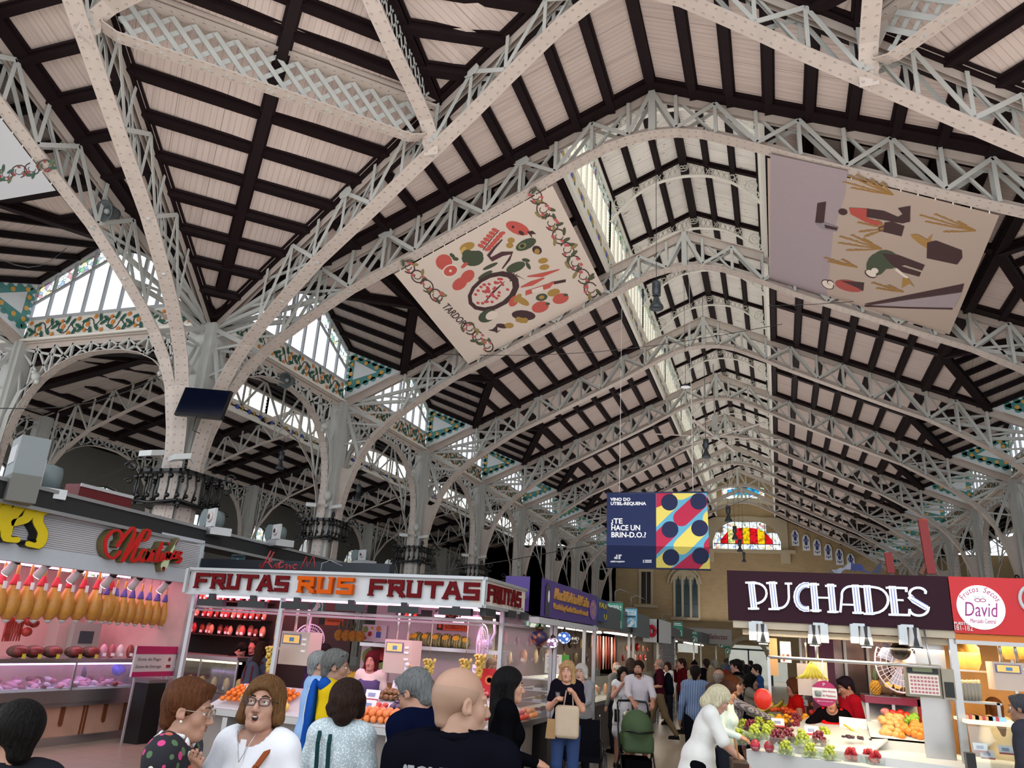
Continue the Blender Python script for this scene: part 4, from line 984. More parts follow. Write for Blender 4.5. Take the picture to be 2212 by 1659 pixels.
A.build('print',t)
for tx,p,q,h in [('VINO DO',(1319,1082),(1362,1082),6.5),('UTIEL-REQUENA',(1319,1091),(1396,1091),6.5),('\u00bfTE',(1320,1131),(1345,1131),11),('HACE UN',(1320,1145.5),(1383,1145.5),11),('BRIN-D.O.?',(1320,1160.5),(1396,1161),11),('utiel-requena',(1319,1214.5),(1350,1214.5),3.6),('GENERALITAT',(1393,1212),(1408,1212),2.4),('VALENCIANA',(1393,1215.5),(1408,1215.5),2.4)]: text_on(A,tx,p,q,h,'#e8e8ee',t,bold=.004)
A2=Art(P4[0],(1,0,0),(0,0,1),A.n); A2.k=30
for pts in ([(1327,1207),(1327,1203),(1331,1203),(1331,1198),(1334,1198),(1334,1208)],[(1336,1198),(1343,1198),(1343,1201),(1340,1201),(1340,1208),(1336,1208)],[(1389,1209),(1391,1209),(1391,1216),(1389,1216)]): A2.P(pts,'#e8e8ee')
A2.build('logo',t)
# ---------------------------------------------------------------- delivery signs with a bird in a house outline
def service_sign(u0,v0,u1,v1,Y,col,label,l1,l2,big=True,hang=.25,yaw=0):
 c=[at(u0,v0,Y=Y),at(u1,v0,Y=Y),at(u1,v1,Y=Y),at(u0,v1,Y=Y)]; x0=min(c[0].x,c[3].x); x1=max(c[1].x,c[2].x); zc=(c[0].z+c[1].z)/2; zb=(c[2].z+c[3].z)/2
 W=c[1].x-c[0].x; H=zc-zb; t=thing('hanging_sign',label,'sign',((c[0].x+c[1].x+c[2].x+c[3].x)/4,Y,(zc+zb)/2),0,group='home delivery signs');
 m=MB(); m.box((-W/2,0,-H/2),(W/2,.015,H/2)); m.build('board',mat('sign_'+col.strip('#'),col,.5,noise=.04),t)
 m=MB(); m.tube([(-W/2,0,H/2+.02),(W/2,0,H/2+.02)],.008,5); m.tube([(0,0,H/2+.02),(0,.0,H/2+hang),(.12,.02,H/2+hang+.05),(.3,.08,H/2+hang-.02)],.008,5); m.build('bracket',mat('bracket_grey','#8c8f90',.4,.5),t)
 if not big:
  m=MB(); m.slab([(-W*.4,-.002,-H*.45),(-W*.4,-.002,-H*.12),(0,-.002,H*.06),(W*.4,-.002,-H*.12),(W*.4,-.002,-H*.45),(W*.32,-.002,-H*.45),(W*.32,-.002,-H*.16),(0,-.002,-H*.0),(-W*.32,-.002,-H*.16),(-W*.32,-.002,-H*.45)],(0,-1,0),.004)
  m.slab([(-W*.25,-.002,-H*.45),(-W*.1,-.002,-H*.3),(W*.05,-.002,-H*.14),(W*.2,-.002,-H*.2),(W*.1,-.002,-H*.45)],(0,-1,0),.004)
  m.slab([(-W*.4,-.002,H*.27),(W*.4,-.002,H*.27),(W*.4,-.002,H*.32),(-W*.4,-.002,H*.32)],(0,-1,0),.004); m.slab([(-W*.38,-.002,H*.38),(W*.3,-.002,H*.38),(W*.3,-.002,H*.43),(-W*.38,-.002,H*.43)],(0,-1,0),.004); m.build('print',mat('print_white','#e9efee',.6),t); return t
 m=MB(); w=W/2
 o=[(-.80,-.98),(-.80,-.42),(0,-.02),(.82,-.42),(.82,-.98),(.72,-.98),(.72,-.48),(0,-.12),(-.70,-.48),(-.70,-.98)]
 m.slab([(x*w,-.002,z*H/2) for x,z in o],(0,-1,0),.004)
 b=[(-.62,-.98),(-.45,-.82),(-.15,-.62),(0.02,-.42),(-.05,-.30),(.06,-.36),(.08,-.24),(.18,-.34),(.26,-.24),(.30,-.38),(.44,-.42),(.52,-.52),(.50,-.66),(.38,-.62),(.3,-.72),(.12,-.84),(.0,-.98)]
 m.slab([(x*w,-.002,z*H/2) for x,z in b],(0,-1,0),.004); m.build('print',mat('print_white','#e9efee',.6),t)
 m=MB(); m.slab([(x*w,-.002,z*H/2) for x,z in ((-.8,.08),(-.72,.14),(-.8,.2),(.8,.2),(.74,.14),(.8,.08))],(0,-1,0),.004); m.disc((.3*w,-.008,-.5*H/2),(1,0,0),(0,0,1),.05*w,.05*w,8); m.build('ribbon',mat('print_dark','#14302c',.6),t)
 for tx,z in ((l1,.60),(l2,.32)):
  o=text_mesh('lettering',tx,H*.17,mat('print_white','#e9efee'),t,(0,-.006,z*H/2),(PI/2,0,0),.002,1,0,'CENTER',1,.002)
  ww=max(v.co.x for v in o.data.vertices)*2; o.scale=(min(1.3,W*.82/ww),1.15,1)
 return t
GRN='#2f8a6e'
service_sign(668,1247,704,1327,10.0,GRN,'green hanging sign reading Servicio a domicilio in front of the long FRUTAS board','Servicio a','domicilio',hang=.2)
service_sign(1137,1279,1177,1356,11.9,GRN,'green hanging sign reading Servei a domicili right of the side FRUTAS board','Servei a','domicili',hang=.1)
service_sign(499,1185,529,1227,13.2,'#3f7f8c','dim blue-green hanging sign above and behind the FRUTAS board','Servei a','domicili')
service_sign(1311,1302,1345,1357,17.5,GRN,'green hanging sign reading Servicio a domicilio beyond the purple board','Servicio a','domicilio')
service_sign(1350,1315,1376,1355,18.3,'#6fb0cc','light blue hanging sign reading Servei a domicili','Servei a','domicili')
for i,(u0,v0,u1,v1,Y,l) in enumerate([(1424,1339,1437,1369,26,'right of the white board with the red logo'),(1454,1344,1475,1375,27,'with the shutter behind its left edge'),(1492,1364,1507,1387,33,'above the crowd, third of the far row'),(1552,1380,1566,1399,44,'near the far doorway, left one'),(1565,1390,1578,1412,44,'near the far doorway, right one')]):
 service_sign(u0,v0,u1,v1,Y,'#2c7f68','small green delivery sign '+l,'Servicio a','domicilio',big=False,hang=.15)
# ---------------------------------------------------------------- pendant lamps and the big ceiling fan
GUN=mat('gunmetal','#4d545a',.35,.6); GLW=mat('lamp_glow','#f2f3f5',.4,emit=.6)
def pendant(u,v,Y,zt,label,s=1,bell=True):
 p=at(u,v,Y=Y); t=thing('pendant_lamp',label,'lamp',p,group='bell-shaped pendant lamps in the nave' if bell else None)
 m=MB(); m.lathe([(.09*s,.22*s),(.10*s,.20*s),(.10*s,-.06*s),(.085*s,-.08*s),(.085*s,-.1*s),(.10*s,-.12*s),(.05*s,-.13*s)],16); m.build('driver_housing',GUN,t)
 m=MB(); m.lathe([(.045*s,-.1*s),(.06*s,-.18*s),(.10*s,-.30*s),(.15*s,-.38*s),(.16*s,-.44*s),(.15*s,-.45*s),(.13*s,-.38*s)],18); m.build('bell_shade',GUN,t)
 m=MB(); m.tube([(0,0,.2*s),(0,0,.28*s),(0,0,zt-p.z)],.008,5); m.build('cord',mat('cord_black','#17181a'),t); return t
pendant(1418,628,17.3,14.9,'grey bell pendant lamp hanging high left of the lantern on a long black cord',1.1)
pendant(1525,962,27,14.9,'dark bell pendant lamp below the ceiling fan blades')
pendant(1573,1104,43,14.9,'small dark bell pendant lamp left of the striped window',1.3)
pendant(1587,1146,48,14.9,'small dark bell pendant lamp in front of the window scrollwork',1.2)
pendant(1598,1174,52,14.9,'small dark bell pendant lamp over the red stripes',1.2); pendant(1607,1200,56,14.9,'tiny dark bell pendant lamp below the striped window',1.0)
pendant(608,988,24,8.9,'silver bell pendant lamp in the dark left side hall',1.0); pendant(774,1058,28,8.9,'small silver bell pendant lamp in the left side hall, farther one',1.0)
t=thing('pendant_lamp','black ring-shaped pendant lamp seen flat near the middle of the lantern','lamp',at(1481,835,Y=22.))
m=MB(); m.lathe([(.02,.1),(.06,.06),(.17,.02),(.17,-.02),(.15,-.02)],18); m.build('shade',BLK,t); m=MB(); m.lathe([(.145,-.015),(.145,-.022)],18); m.build('diffuser',mat('lamp_lens','#e8eaf0'),t); m=MB(); m.tube([(0,0,.08),(0,0,15-t.location.z)],.006,4); m.build('cord',mat('cord_black','#17181a'),t)
p=at(1545,944,Y=Y1+18); t=thing('ceiling_fan','very large ceiling fan with six long pale blades under the lantern','ceiling fan',p)
m=MB(); m.tube([(0,0,.15),(0,0,3.2)],.035,6); m.box((-.12,-.12,.25),(.12,.12,.9)); m.build('motor_mast',IRON,t)
m=MB(); m.lathe([(.16,.12),(.2,.06),(.2,-.04),(.1,-.08)],14); m.build('hub',IRON,t)
for i in range(6):
 m=MB(); a=.28+i*PI/3; d=Vector((math.cos(a),math.sin(a),0)); m.slab([d*.15+Vector((-d.y,d.x,0))*.05,d*2.7+Vector((-d.y,d.x,0))*.08,d*2.7-Vector((-d.y,d.x,0))*.08,d*.15-Vector((-d.y,d.x,0))*.05],(0,0,1),.02); m.build('blade',mat('fan_blade','#b7aaa2',.4),t)
# ---------------------------------------------------------------- television and loudspeakers
c=[at(395,832,Y=12.3),at(494,850,Y=12.3),at(482,907,Y=12.3),at(383,892,Y=12.3)]
ctr=sum(c,Vector())/4; t=thing('television','black flat television fixed to the riveted pier, screen dark, tilted down','television',ctr)
ex=Vector((1,.08,0)).normalized(); M=Matrix.Rotation(-.14,3,'Y'); ex=Vector((math.cos(.12),0,-math.sin(.12))); ey=Vector((0,.25,1)).normalized(); nn=ex.cross(ey)
W2=(c[1]-c[0]).length/2*.98; H2=.34
m=MB(); m.slab([ex*sx*W2+ey*sz*H2 for sx,sz in ((-1,-1),(1,-1),(1,1),(-1,1))],-nn,.07); m.build('casing',mat('tv_black','#0b0c10',.25),t)
m=MB(); m.slab([ex*sx*W2*.95+ey*(sz*H2*.88+.03)+nn*.001 for sx,sz in ((-1,-1),(1,-1),(1,1),(-1,1))],nn,.004); m.build('screen',mat('tv_screen','#050a1c',.12),t)
m=MB(); m.tube([-nn*.07,-nn*.6+Vector((0,.15,0))],.03,6); m.tube([(-.1,0,-H2),(-.12,0,-H2-.25),(.0,.1,-H2-.3)],.012,4); m.build('wall_arm',BLK,t)
def speaker(u,v,X=None,Y=None,label='',s=1,rz=0):
 p=at(u,v,X=X,Y=Y); t=thing('loudspeaker',label,'loudspeaker',p,rz); m=MB(); m.lathe([(.03,.22),(.10,.2),(.13,.1),(.14,.0),(.2,-.1),(.22,-.12),(.19,-.12),(.10,0)],14,ax=(0,-.3,-1) if False else (0,.9,.3)); m.build('horn',mat('speaker_grey','#565d5f',.5),t)
 m=MB(); m.lathe([(.07,.0),(.05,-.08),(.01,-.1)],12,ax=(0,.9,.3)); m.build('cone',mat('speaker_light','#9aa0a0',.5),t); return t
speaker(235,458,X=PX+.2,label='grey horn loudspeaker clamped to the left truss of the side arm')
speaker(622,822,X=PX+.2,label='grey horn loudspeaker on the arched girder right of the television',s=.8)
speaker(1050,950,Y=25,label='small grey horn loudspeaker on the third column') if False else None
# ================================================================ stalls
STEEL=mat('brushed_steel','#b9b8b8',.28,.9,noise=.06); ALU=mat('aluminium','#b4b6b8',.4,.6); WHP=mat('white_panel','#c4c4c6',.45); BLKP=mat('black_plastic','#0d0e11',.4)
PANE=glass_mat('display_glass',(.93,.97,.96),.93)
for n_ in PANE.node_tree.nodes:
 if n_.type=='MIX_SHADER' and abs(n_.inputs[0].default_value-.04)<.001: n_.inputs[0].default_value=.10
PINKT=mat('pink_tube','#ff9ad0',.4,emit=6); WARMT=mat('warm_tube','#fff0dc',.4,emit=6); WHT=mat('white_spot','#fff6f2',.4,emit=7)
CARD=mat('price_card','#e9e6ea',.6); CARDR=mat('card_red_edge','#b03a4a',.6)
def on(u,v,z): return at(u,v,Z=z)
def grp(name):
 return name
class Proto:
 def __init__(s,make,group): s.make=make; s.o=None; s.group=group
 def put(s,loc,label,rz=0,sc=1,tilt=None):
  if s.o is None: s.o=s.make(label); o=s.o; o.location=loc
  else: o=dup(s.o,loc=loc,label=label,_ch=s._ch())
  o.rotation_euler=(tilt[0] if tilt else 0,tilt[1] if tilt else 0,rz); o.scale=(sc,sc,sc) if not isinstance(sc,tuple) else sc
  o['label']=label; o['group']=s.group; return o
 def _ch(s):
  if not hasattr(s,'c'):
   s.c={}
   def rec(o):
    k=[x for x in bpy.data.objects if x.parent==o]; s.c[o.name]=k
    for x in k: rec(x)
   rec(s.o)
  return s.c
def fruit(name,col,cat,r,sq=(1,1,1),col2=None,stem=None):
 def mk(label):
  m=MB(); m.ball((0,0,0),r,12,8,0,sq); o=m.build(name,mat('skin_'+name+col.strip('#'),col,.35,noise=.25,nscale=30)); o['category']=cat; return o
 return mk
def tagm(o,label,cat,group=None): return tag(o,label,cat,group)
# ---- generic price card
def mk_card(label):
 t=thing('price_card',label,'price card'); m=MB(); m.slab([(-.07,0,0),(.07,0,0),(.07,.03,.09),(-.07,.03,.09)],(0,1,0),.003); m.build('card',CARD,t)
 m=MB(); m.slab([(-.07,-.002,0),(.07,-.002,0),(.07,.002,.018),(-.07,.002,.018)],(0,-1,0),.002); m.build('colour_strip',CARDR,t); m=MB(); m.slab([(-.04,.008,.035),(.03,.008,.035),(.03,.018,.065),(-.04,.018,.065)],(0,-1,0),.001); m.build('scribble',mat('card_scribble','#8a93b8',.6),t); return t
# ================= FRUTAS stall
YF=8.5; XA=-3.2
t=thing('fruit_stall','long fruit stall under the long white FRUTAS signboard','market stall')
pL=at(414,1230,Y=YF+.05); pLb=at(412,1282,Y=YF+.05); pA=at(1048,1248,Y=YF); pAb=at(1043,1308,Y=YF); pR=at(1135,1276,X=pA.x-.05); pRb=at(1133,1328,X=pA.x-.05)
ZT,ZB=(pL.z+pA.z)/2,(pLb.z+pAb.z)/2
m=MB(); m.slab([(pL.x,YF+.05,ZB),(pA.x,YF,ZB),(pA.x,YF,ZT),(pL.x,YF+.05,ZT)],(0,1,0),.16); m.build('front_signboard',WHP,t)
m=MB(); m.slab([(pA.x,YF,ZB),(pR.x,pR.y,ZB),(pR.x,pR.y,ZT),(pA.x,YF,ZT)],(-1,0,0),.16); m.build('side_signboard',mat('cream_panel','#d2c7bc',.5),t)
m=MB()
for z in (ZT,ZB): m.bar((pL.x,YF+.03,z),(pA.x,YF-.02,z),.05,.035); m.bar((pA.x+.01,YF-.01,z),(pR.x+.01,pR.y,z),.05,.035)
for x in (pL.x,pA.x): m.bar((x,YF-.01,ZB),(x,YF-.01,ZT),.04,.04,(0,1,0))
m.build('signboard_edging',ALU,t)
def slabtext(par,txt,x0,x1,z0,z1,y,colm,ext=.02,slab=True,name='lettering',shear=0,rot=(PI/2,0,0),bold=.012,X=None):
 """letters filling the box x0..x1, z0..z1 on plane y (or along y on plane X)"""
 o=text_mesh(name,txt,1,colm,par,(0,0,0),rot,ext,1,shear,'LEFT',1,bold); vs=[v.co for v in o.data.vertices]
 a,b=min(v.x for v in vs),max(v.x for v in vs); c,d=min(v.y for v in vs),max(v.y for v in vs)
 sx=(x1-x0)/(b-a); sz=(z1-z0)/(d-c); o.scale=(sx,sz,1)
 if X is None: o.location=(x0-a*sx,y,z0-c*sz)
 else: o.rotation_euler=(PI/2,0,PI/2); o.location=(X,x0-a*sx,z0-c*sz)
 return o
RED_L=mat('sign_dark_red','#5e0b10',.6,spec=.1); ORG_L=mat('sign_orange','#c4520a',.6,spec=.1)
def slab_letters(par,txt,x0,x1,z0,z1,y,mt,ext=.02,X=None,bk=None,name='lettering'):
 """blocky slab-serif capitals drawn stroke by stroke"""
 G={'F':[(0,0,0,1),(0,1,.8,1),(0,.5,.6,.5)],'R':[(.1,0,.1,1),(0,1,.8,1),(.8,1,.8,.5),(.8,.5,.1,.5),(.45,.5,.85,0)],'U':[(.1,1,.1,0),(.1,0,.75,0),(.75,0,.75,1)],'T':[(0,1,.9,1),(.45,1,.45,0)],'A':[(.05,0,.35,1),(.35,1,.55,1),(.55,1,.85,0),(.2,.35,.7,.35)],'S':[(.8,1,.1,1),(.1,1,.1,.5),(.1,.5,.8,.5),(.8,.5,.8,0),(.8,0,.1,0)]}
 n=len(txt); w=(x1-x0)/n; H=z1-z0; th=H*.24
 for i,ch in enumerate(txt):
  m=MB(); X0=x0+i*w; sw=w*.80/.9; kk=0
  for a,b,c,d in G[ch]:
   kk+=.0007
   p=(X0+a*sw+th/2,z0+th/2+b*(H-th)); q=(X0+c*sw+th/2,z0+th/2+d*(H-th)); dx,dz=q[0]-p[0],q[1]-p[1]; l=math.hypot(dx,dz); dx/=l;dz/=l; e=th/2*.98
   if X is None: P=lambda x,z: Vector((x,y-ext-kk,z)); up=(0,1,0)
   else: P=lambda x,z: Vector((X+kk,x,z)); up=(1,0,0)
   m.bar(P(p[0]-dx*e,p[1]-dz*e),P(q[0]+dx*e,q[1]+dz*e),th if abs(dx)>abs(dz)*.0 else th,ext*2,Vector(up))
  for (a,b) in {'F':[(0,0)],'R':[(.1,0),(.85,0)],'T':[],'A':[(.05,0),(.85,0)],'U':[(.1,1),(.75,1)],'S':[]}[ch]:
   px,pz=X0+a*sw+th/2,z0+(th*.22 if b==0 else H-th*.22); P1=(px-th*.8,pz);P2=(px+th*.8,pz)
   if X is None: m.bar((P1[0],y-ext,P1[1]),(P2[0],y-ext,P2[1]),th*.44,ext*2.02,(0,1,0))
   else: m.bar((X,P1[0],P1[1]),(X,P2[0],P2[1]),th*.44,ext*2.02,(1,0,0))
  m.build('letter_'+ch.lower(),mt,par)
def fx(u,v=1262): return at(u,v,Y=YF).x
zl0,zl1=ZB+.06,ZT-.05
slab_letters(t,'FRUTAS',fx(420),fx(626),zl0,zl1,YF+.02,RED_L,.012); slab_letters(t,'RUS',fx(646),fx(772),zl0,zl1,YF,ORG_L,.03); slab_letters(t,'FRUTAS',fx(800),fx(1042),zl0,zl1,YF,RED_L,.012)
ya=at(1052,1285,X=pA.x).y; yb=at(1124,1295,X=pA.x).y
slab_letters(t,'FRUTAS',ya,yb,zl0,zl1,0,RED_L,.008,X=pA.x+.012)
slabtext(t,'97-112',at(1116,1310,X=pA.x).y,at(1128,1310,X=pA.x).y,ZB+.03,ZB+.06,0,BLKP,.002,X=pA.x+.015,bold=0)
XL=pL.x; YB=11.2
m=MB(); m.slab([(XL,YF+.1,ZT-.06),(pA.x-.1,YF+.1,ZT-.06),(pA.x-.1,YB,ZT-.06),(XL,YB,ZT-.06)],(0,0,-1),.04); m.build('canopy',mat('canopy_grey','#6c6c6c',.6),t)
m=MB(); m.box((-6.0,YB,0.9),(-4.25,YB+.05,ZT-.06)); m.build('back_wall',mat('stall_back','#cfc3c3',.5),t)
m=MB(); m.slab([(XA-.02,YF+.9,.95),(XA-.02,YB+.4,.95),(XA-.02,YB+.4,ZB),(XA-.02,YF+.9,ZB)],(-1,0,0),.012); m.build('side_glazing',PANE,t)
m=MB()
for u,x,y in ((0,-5.95,YF+.1),(1,XA-.05,YF+.85),(1,XA-.03,YB+.4),(0,XL+.05,YF+.15)): m.bar((x,y,0 if u==0 else .9),(x,y,ZB+.05),.05,.05,(0,1,0))
m.build('posts',ALU,t)
m=MB(); m.tube([(XL,YF+.22,ZB-.16),(pA.x-.1,YF+.2,ZB-.16),(pA.x-.12,YF+2.2,ZB-.16)],.022,6); m.tube([(XL,YF+.3,ZB-.20),(pA.x-.1,YF+.3,ZB-.20)],.016,6); m.build('hanging_rail',mat('rail_white','#d5c3cd',.4),t)
# light tubes and heaters
m=MB(); m.box((XL+.1,YF+.30,ZB-.03),(pA.x-.2,YF+.34,ZB-.005)); m.box((pA.x-.36,YF+.4,ZB-.03),(pA.x-.32,YF+1.8,ZB-.005)); m.box((XL+.5,YF+1.5,ZT-.14),(pA.x-.6,YF+1.56,ZT-.11)); m.build('fluorescent_tube',PINKT,t)
for i,u in enumerate((456,545,640,758,873,984)):
 p=at(u,1301+(u-456)*.036,Y=YF-.02); h=thing('infrared_heater','black bar heater under the FRUTAS board, %s from the left'%ORD[i],'heater',p,group='black bar heaters under the fruit sign')
 m=MB(); m.box((-.20,-.03,-.045),(.20,.05,.035)); m.build('housing',BLKP,h); m=MB(); m.box((-.04,-.02,.03),(.04,.04,ZB-p.z)); m.build('bracket',BLKP,h)
for i,u in enumerate((1056,1102,1130)):
 p=at(u,1322+i*4,X=pA.x-.02); h=thing('infrared_heater','black bar heater under the side FRUTAS board, %s from the corner'%ORD[i],'heater',p,group='black bar heaters under the fruit sign')
 m=MB(); m.box((-.05,-.17,-.05),(.03,.17,.04)); m.build('housing',BLKP,h); m=MB(); m.box((-.03,-.03,.03),(.02,.03,ZB-p.z)); m.build('bracket',BLKP,h)
area((-5.2,YF+.6,ZB-.1),(0,0,0),3.6,.5,26,(1,.60,.76),'stall_light'); area((pA.x-.5,YF+1.4,ZB-.1),(0,0,0),.5,1.4,12,(1,.66,.80),'stall_light')
for i,(u,v) in enumerate(((950,1330),(1007,1335),(1020,1340),(1030,1340),(990,1345))):
 p=at(u,v,Y=YF+.7); h=thing('spot_lamp','small round white spot lamp under the fruit stall canopy, %s from the left'%ORD[i],'lamp',p,group='round spot lamps of the fruit stall'); m=MB(); m.lathe([(.03,.06),(.06,.03),(.075,0),(.07,-.01)],12); m.build('shade',WHP,h); m=MB(); m.lathe([(.065,-.008),(.065,-.014)],12); m.build('bulb',WHT,h); m=MB(); m.tube([(0,0,.05),(0,.03,ZT-.1-p.z)],.008,4); m.build('stem',ALU,h)
# counters
t=thing('fruit_counter','steel fruit counter with tiled front under the fruit display of the FRUTAS stall','counter')
zc=.93
m=MB(); m.slab([(-7.0,YF-.02,zc),(XA-.78,YF-.25,zc),(XA-.02,YF+.45,zc),(XA-.02,YB+.3,zc),(XA-.8,YB+.3,zc),(XA-.9,YF+.9,zc),(-7.0,YF+.85,zc)],(0,0,-1),.07); m.build('worktop',STEEL,t)
m=MB(); m.slab([(-6.9,YF+.15,0),(XA-.85,YF-.05,0),(XA-.2,YF+.6,0),(XA-.2,YB+.2,0),(XA-.7,YB+.2,0),(XA-1,YF+.8,0),(-6.9,YF+.8,0)],(0,0,1),zc-.07); m.build('body',mat('counter_marble','#8d8580',.35,noise=.3,nscale=4),t)
m=MB();
for x in (-6.4,-5.3,-4.2): m.box((x,YF-.12,0),(x+.07,YF+.1,zc-.08))
m.build('leg',STEEL,t)
# tiers of fruit: sloped display bed
t=thing('fruit_display_bed','white sloping bed holding the fruit on the FRUTAS counter','display')
m=MB(); m.slab([(-6.8,YF+.05,zc+.01),(XA-.85,YF-.15,zc+.01),(XA-1.0,YF+.75,zc+.25),(-6.8,YF+.75,zc+.25)],(0,0,-1),.02); m.slab([(XA-.1,YF+.6,zc+.01),(XA-.1,YB,zc+.01),(XA-.7,YB,zc+.22),(XA-.8,YF+1,zc+.22)],(0,0,-1),.02); m.build('bed',WHP,t)
def bedz(y,y0=YF-.05): return zc+.02+max(0,(y-y0)/.8)*.24
FRU={}
def heap(key,make,group,cat_label,cx,cy,w,d,rows,cols,r,layers=2,zf=None,rng=None):
 P=FRU.setdefault(key,Proto(make,group)); rg=random.Random(hash(key)%1000+int(cx*100)+7)
 for l in range(layers):
  for i in range(cols-l):
   for j in range(rows-l):
    x=cx-w/2+(i+.5+l*.5)*w/cols+rg.uniform(-.1,.1)*r; y=cy-d/2+(j+.5+l*.5)*d/rows+rg.uniform(-.1,.1)*r
    z=(zf(y) if zf else zc)+r+l*r*1.45; P.put((x,y,z),cat_label,rg.uniform(0,6),rg.uniform(.9,1.08))
heap('clem',fruit('clementine','#e8761c','clementine',.034,(1,1,.85)),'clementines on the fruit counter','clementine in the bright orange heap at the left of the fruit counter',-6.2,YF+.28,.95,.4,5,11,.036,2,bedz)
heap('pear',fruit('yellow_melon','#dcb45a','small melon',.052),'small yellow melons','small yellow melon at the front left edge of the fruit counter',-5.75,YF+.02,.30,.12,1,3,.05,1,bedz)
heap('orange',fruit('orange','#ee8a4a','orange',.042),'oranges on the fruit counter','orange at the front of the fruit counter behind the brown-haired woman',-4.35,YF+.0,.72,.24,3,8,.042,2,bedz)
heap('tomato',fruit('tomato','#cf4a3a','tomato',.036,(1,1,.8)),'tomatoes on the fruit counter','tomato in the red heap in the middle of the fruit counter',-4.7,YF+.3,.5,.2,3,6,.036,1,bedz)
heap('plum',fruit('plum','#5f4a66','plum',.03,(1,1,1.1)),'plums on the fruit counter','dark plum beside the tomatoes on the fruit counter',-4.15,YF+.3,.5,.22,4,8,.03,2,bedz)
heap('kiwi',fruit('kiwi','#7b5a34','kiwi',.032,(1,1.3,1)),'kiwis on the fruit counter','brown kiwi in the raised heap in front of the vendor',-4.45,YF+.68,.55,.2,3,8,.032,2,bedz)
heap('apple',fruit('red_apple','#b5303a','apple',.038,(1,1,.9)),'red apples at the corner','red apple stacked by the corner post of the fruit stall',-3.5,YF+.75,.3,.5,6,4,.038,2,lambda y:zc+.06)
heap('lemon',fruit('lemon','#e5c53c','lemon',.034,(1,1.25,1)),'lemons at the corner','lemon on top of the fruit behind the bald guard',-3.62,YF+1.15,.26,.3,3,3,.034,2,lambda y:zc+.14)
heap('pepper',fruit('tomato_red','#d4503a','tomato',.036,(1,1,.85)),'tomatoes on the aisle side','tomato on the aisle side of the fruit counter',-3.32,YF+1.75,.26,.6,8,3,.034,2,lambda y:zc+.02)
heap('peach',fruit('peach','#e79b5c','peach',.037),'peaches on the aisle side','peach at the far end of the aisle side fruit counter',-3.3,YF+2.3,.24,.3,4,3,.036,2,lambda y:zc+.02)
PC=Proto(mk_card,'price cards on the fruit counter')
for i,(x,y,l) in enumerate([(-6.1,YF+.42,'standing on the clementines'),(-6.3,YF+.2,'at the front of the clementines'),(-4.55,YF+.78,'on the kiwis'),(-4.72,YF+.42,'left of the tomatoes'),(-4.6,YF+.12,'between tomatoes and oranges'),(-4.1,YF+.45,'on the plums')]): PC.put((x,y,bedz(y)+.05),'white price card '+l,0,1.35)
# fruit cups
def mk_cup(label):
 t=thing('fruit_cup',label,'cup'); m=MB(); m.lathe([(.03,0),(.042,.10),(.04,.10),(.03,.005)],12); m.build('plastic_cup',PANE,t)
 m=MB(); rg=random.Random(2)
 for i in range(16): m.ball((rg.uniform(-.02,.02),rg.uniform(-.02,.02),.02+.006*i),.014,6,4,i%2)
 m.build('fruit_pieces',[mat('fruit_mango','#e6a83a',.4),mat('fruit_berry','#a8343a',.4)],t); return t
CU=Proto(mk_cup,'cups of cut fruit')
for i,x in enumerate((-6.25,-6.02,-5.84)): CU.put((x,YF+.03,bedz(YF)+.0),'clear cup of cut fruit at the counter front, %s from the left'%ORD[i],sc=1.3)
# shelves with pineapples and melons
t=thing('wall_shelf','steel shelf with pineapples and melons on the back wall of the fruit stall','shelf')
zs=at(860,1392,Y=YB-.25).z; m=MB(); m.box((-5.95,YB-.5,zs-.05),(-3.75,YB,zs)); m.build('board',STEEL,t); m=MB(); m.box((-5.95,YB-.5,zs-.62-.05),(-3.75,YB,zs-.62)); m.build('lower_board',STEEL,t)
m=MB(); [m.slab([(x,YB,zs-.05),(x,YB-.3,zs-.05),(x,YB,zs-.3)],(1,0,0),.02) for x in (-5.9,-3.8)]; m.build('bracket',STEEL,t)
def mk_pine(label):
 t=thing('pineapple',label,'pineapple'); m=MB();
 for i in range(9):
  for j in range(10):
   a=2*PI*(j+.5*(i%2))/10; rr=.055*math.sin(PI*(i+1.3)/10.6)+.008; m.ball((math.cos(a)*rr,math.sin(a)*rr,.012+i*.018),.014,5,4)
 m.lathe([(.03,0),(.055,.05),(.058,.1),(.04,.16)],10); m.build('body',mat('pineapple_skin','#b98a32',.6,noise=.4,nscale=50),t); m=MB()
 rg=random.Random(5)
 for i in range(26):
  a=rg.uniform(0,6.28); l=rg.uniform(.08,.19); s=rg.uniform(.1,.5); d=Vector((math.cos(a)*s,math.sin(a)*s,1)).normalized(); n=Vector((-math.sin(a),math.cos(a),0)); b=Vector((0,0,.15)); m.poly([b+n*.010,b+d*l*.5+n*.008+Vector((0,0,.01)),b+d*l,b+d*l*.5-n*.008,b-n*.010]);
 m.build('crown',mat('pineapple_leaf','#5f7450',.6),t); return t
PI_=Proto(mk_pine,'pineapples on the top shelf')
for i,u in enumerate((731,747,762,778)): p=at(u,1380,Y=YB-.28); PI_.put((p.x,YB-.28,zs),'pineapple on the upper shelf of the fruit stall, %s from the left'%ORD[i],i,.95)
p=at(899,1455,Y=YB-.3); PI_.put((p.x,YB-.3,zs-.62),'single pineapple on the lower shelf left of the hanging grapes',2,1.2)
def mk_melon(label):
 m=MB(); N=16
 t=thing('melon',label,'melon'); m.ball((0,0,.085),.085,16,10,0,(1,1,1.05)); m.build('body',MELON,t)
 m=MB(); m.disc((.0,-.088,.12),(1,0,0),(0,.4,1),.045,.03,12,0,.003); m.build('sticker',mat('melon_sticker','#e2b326',.5),t); return t
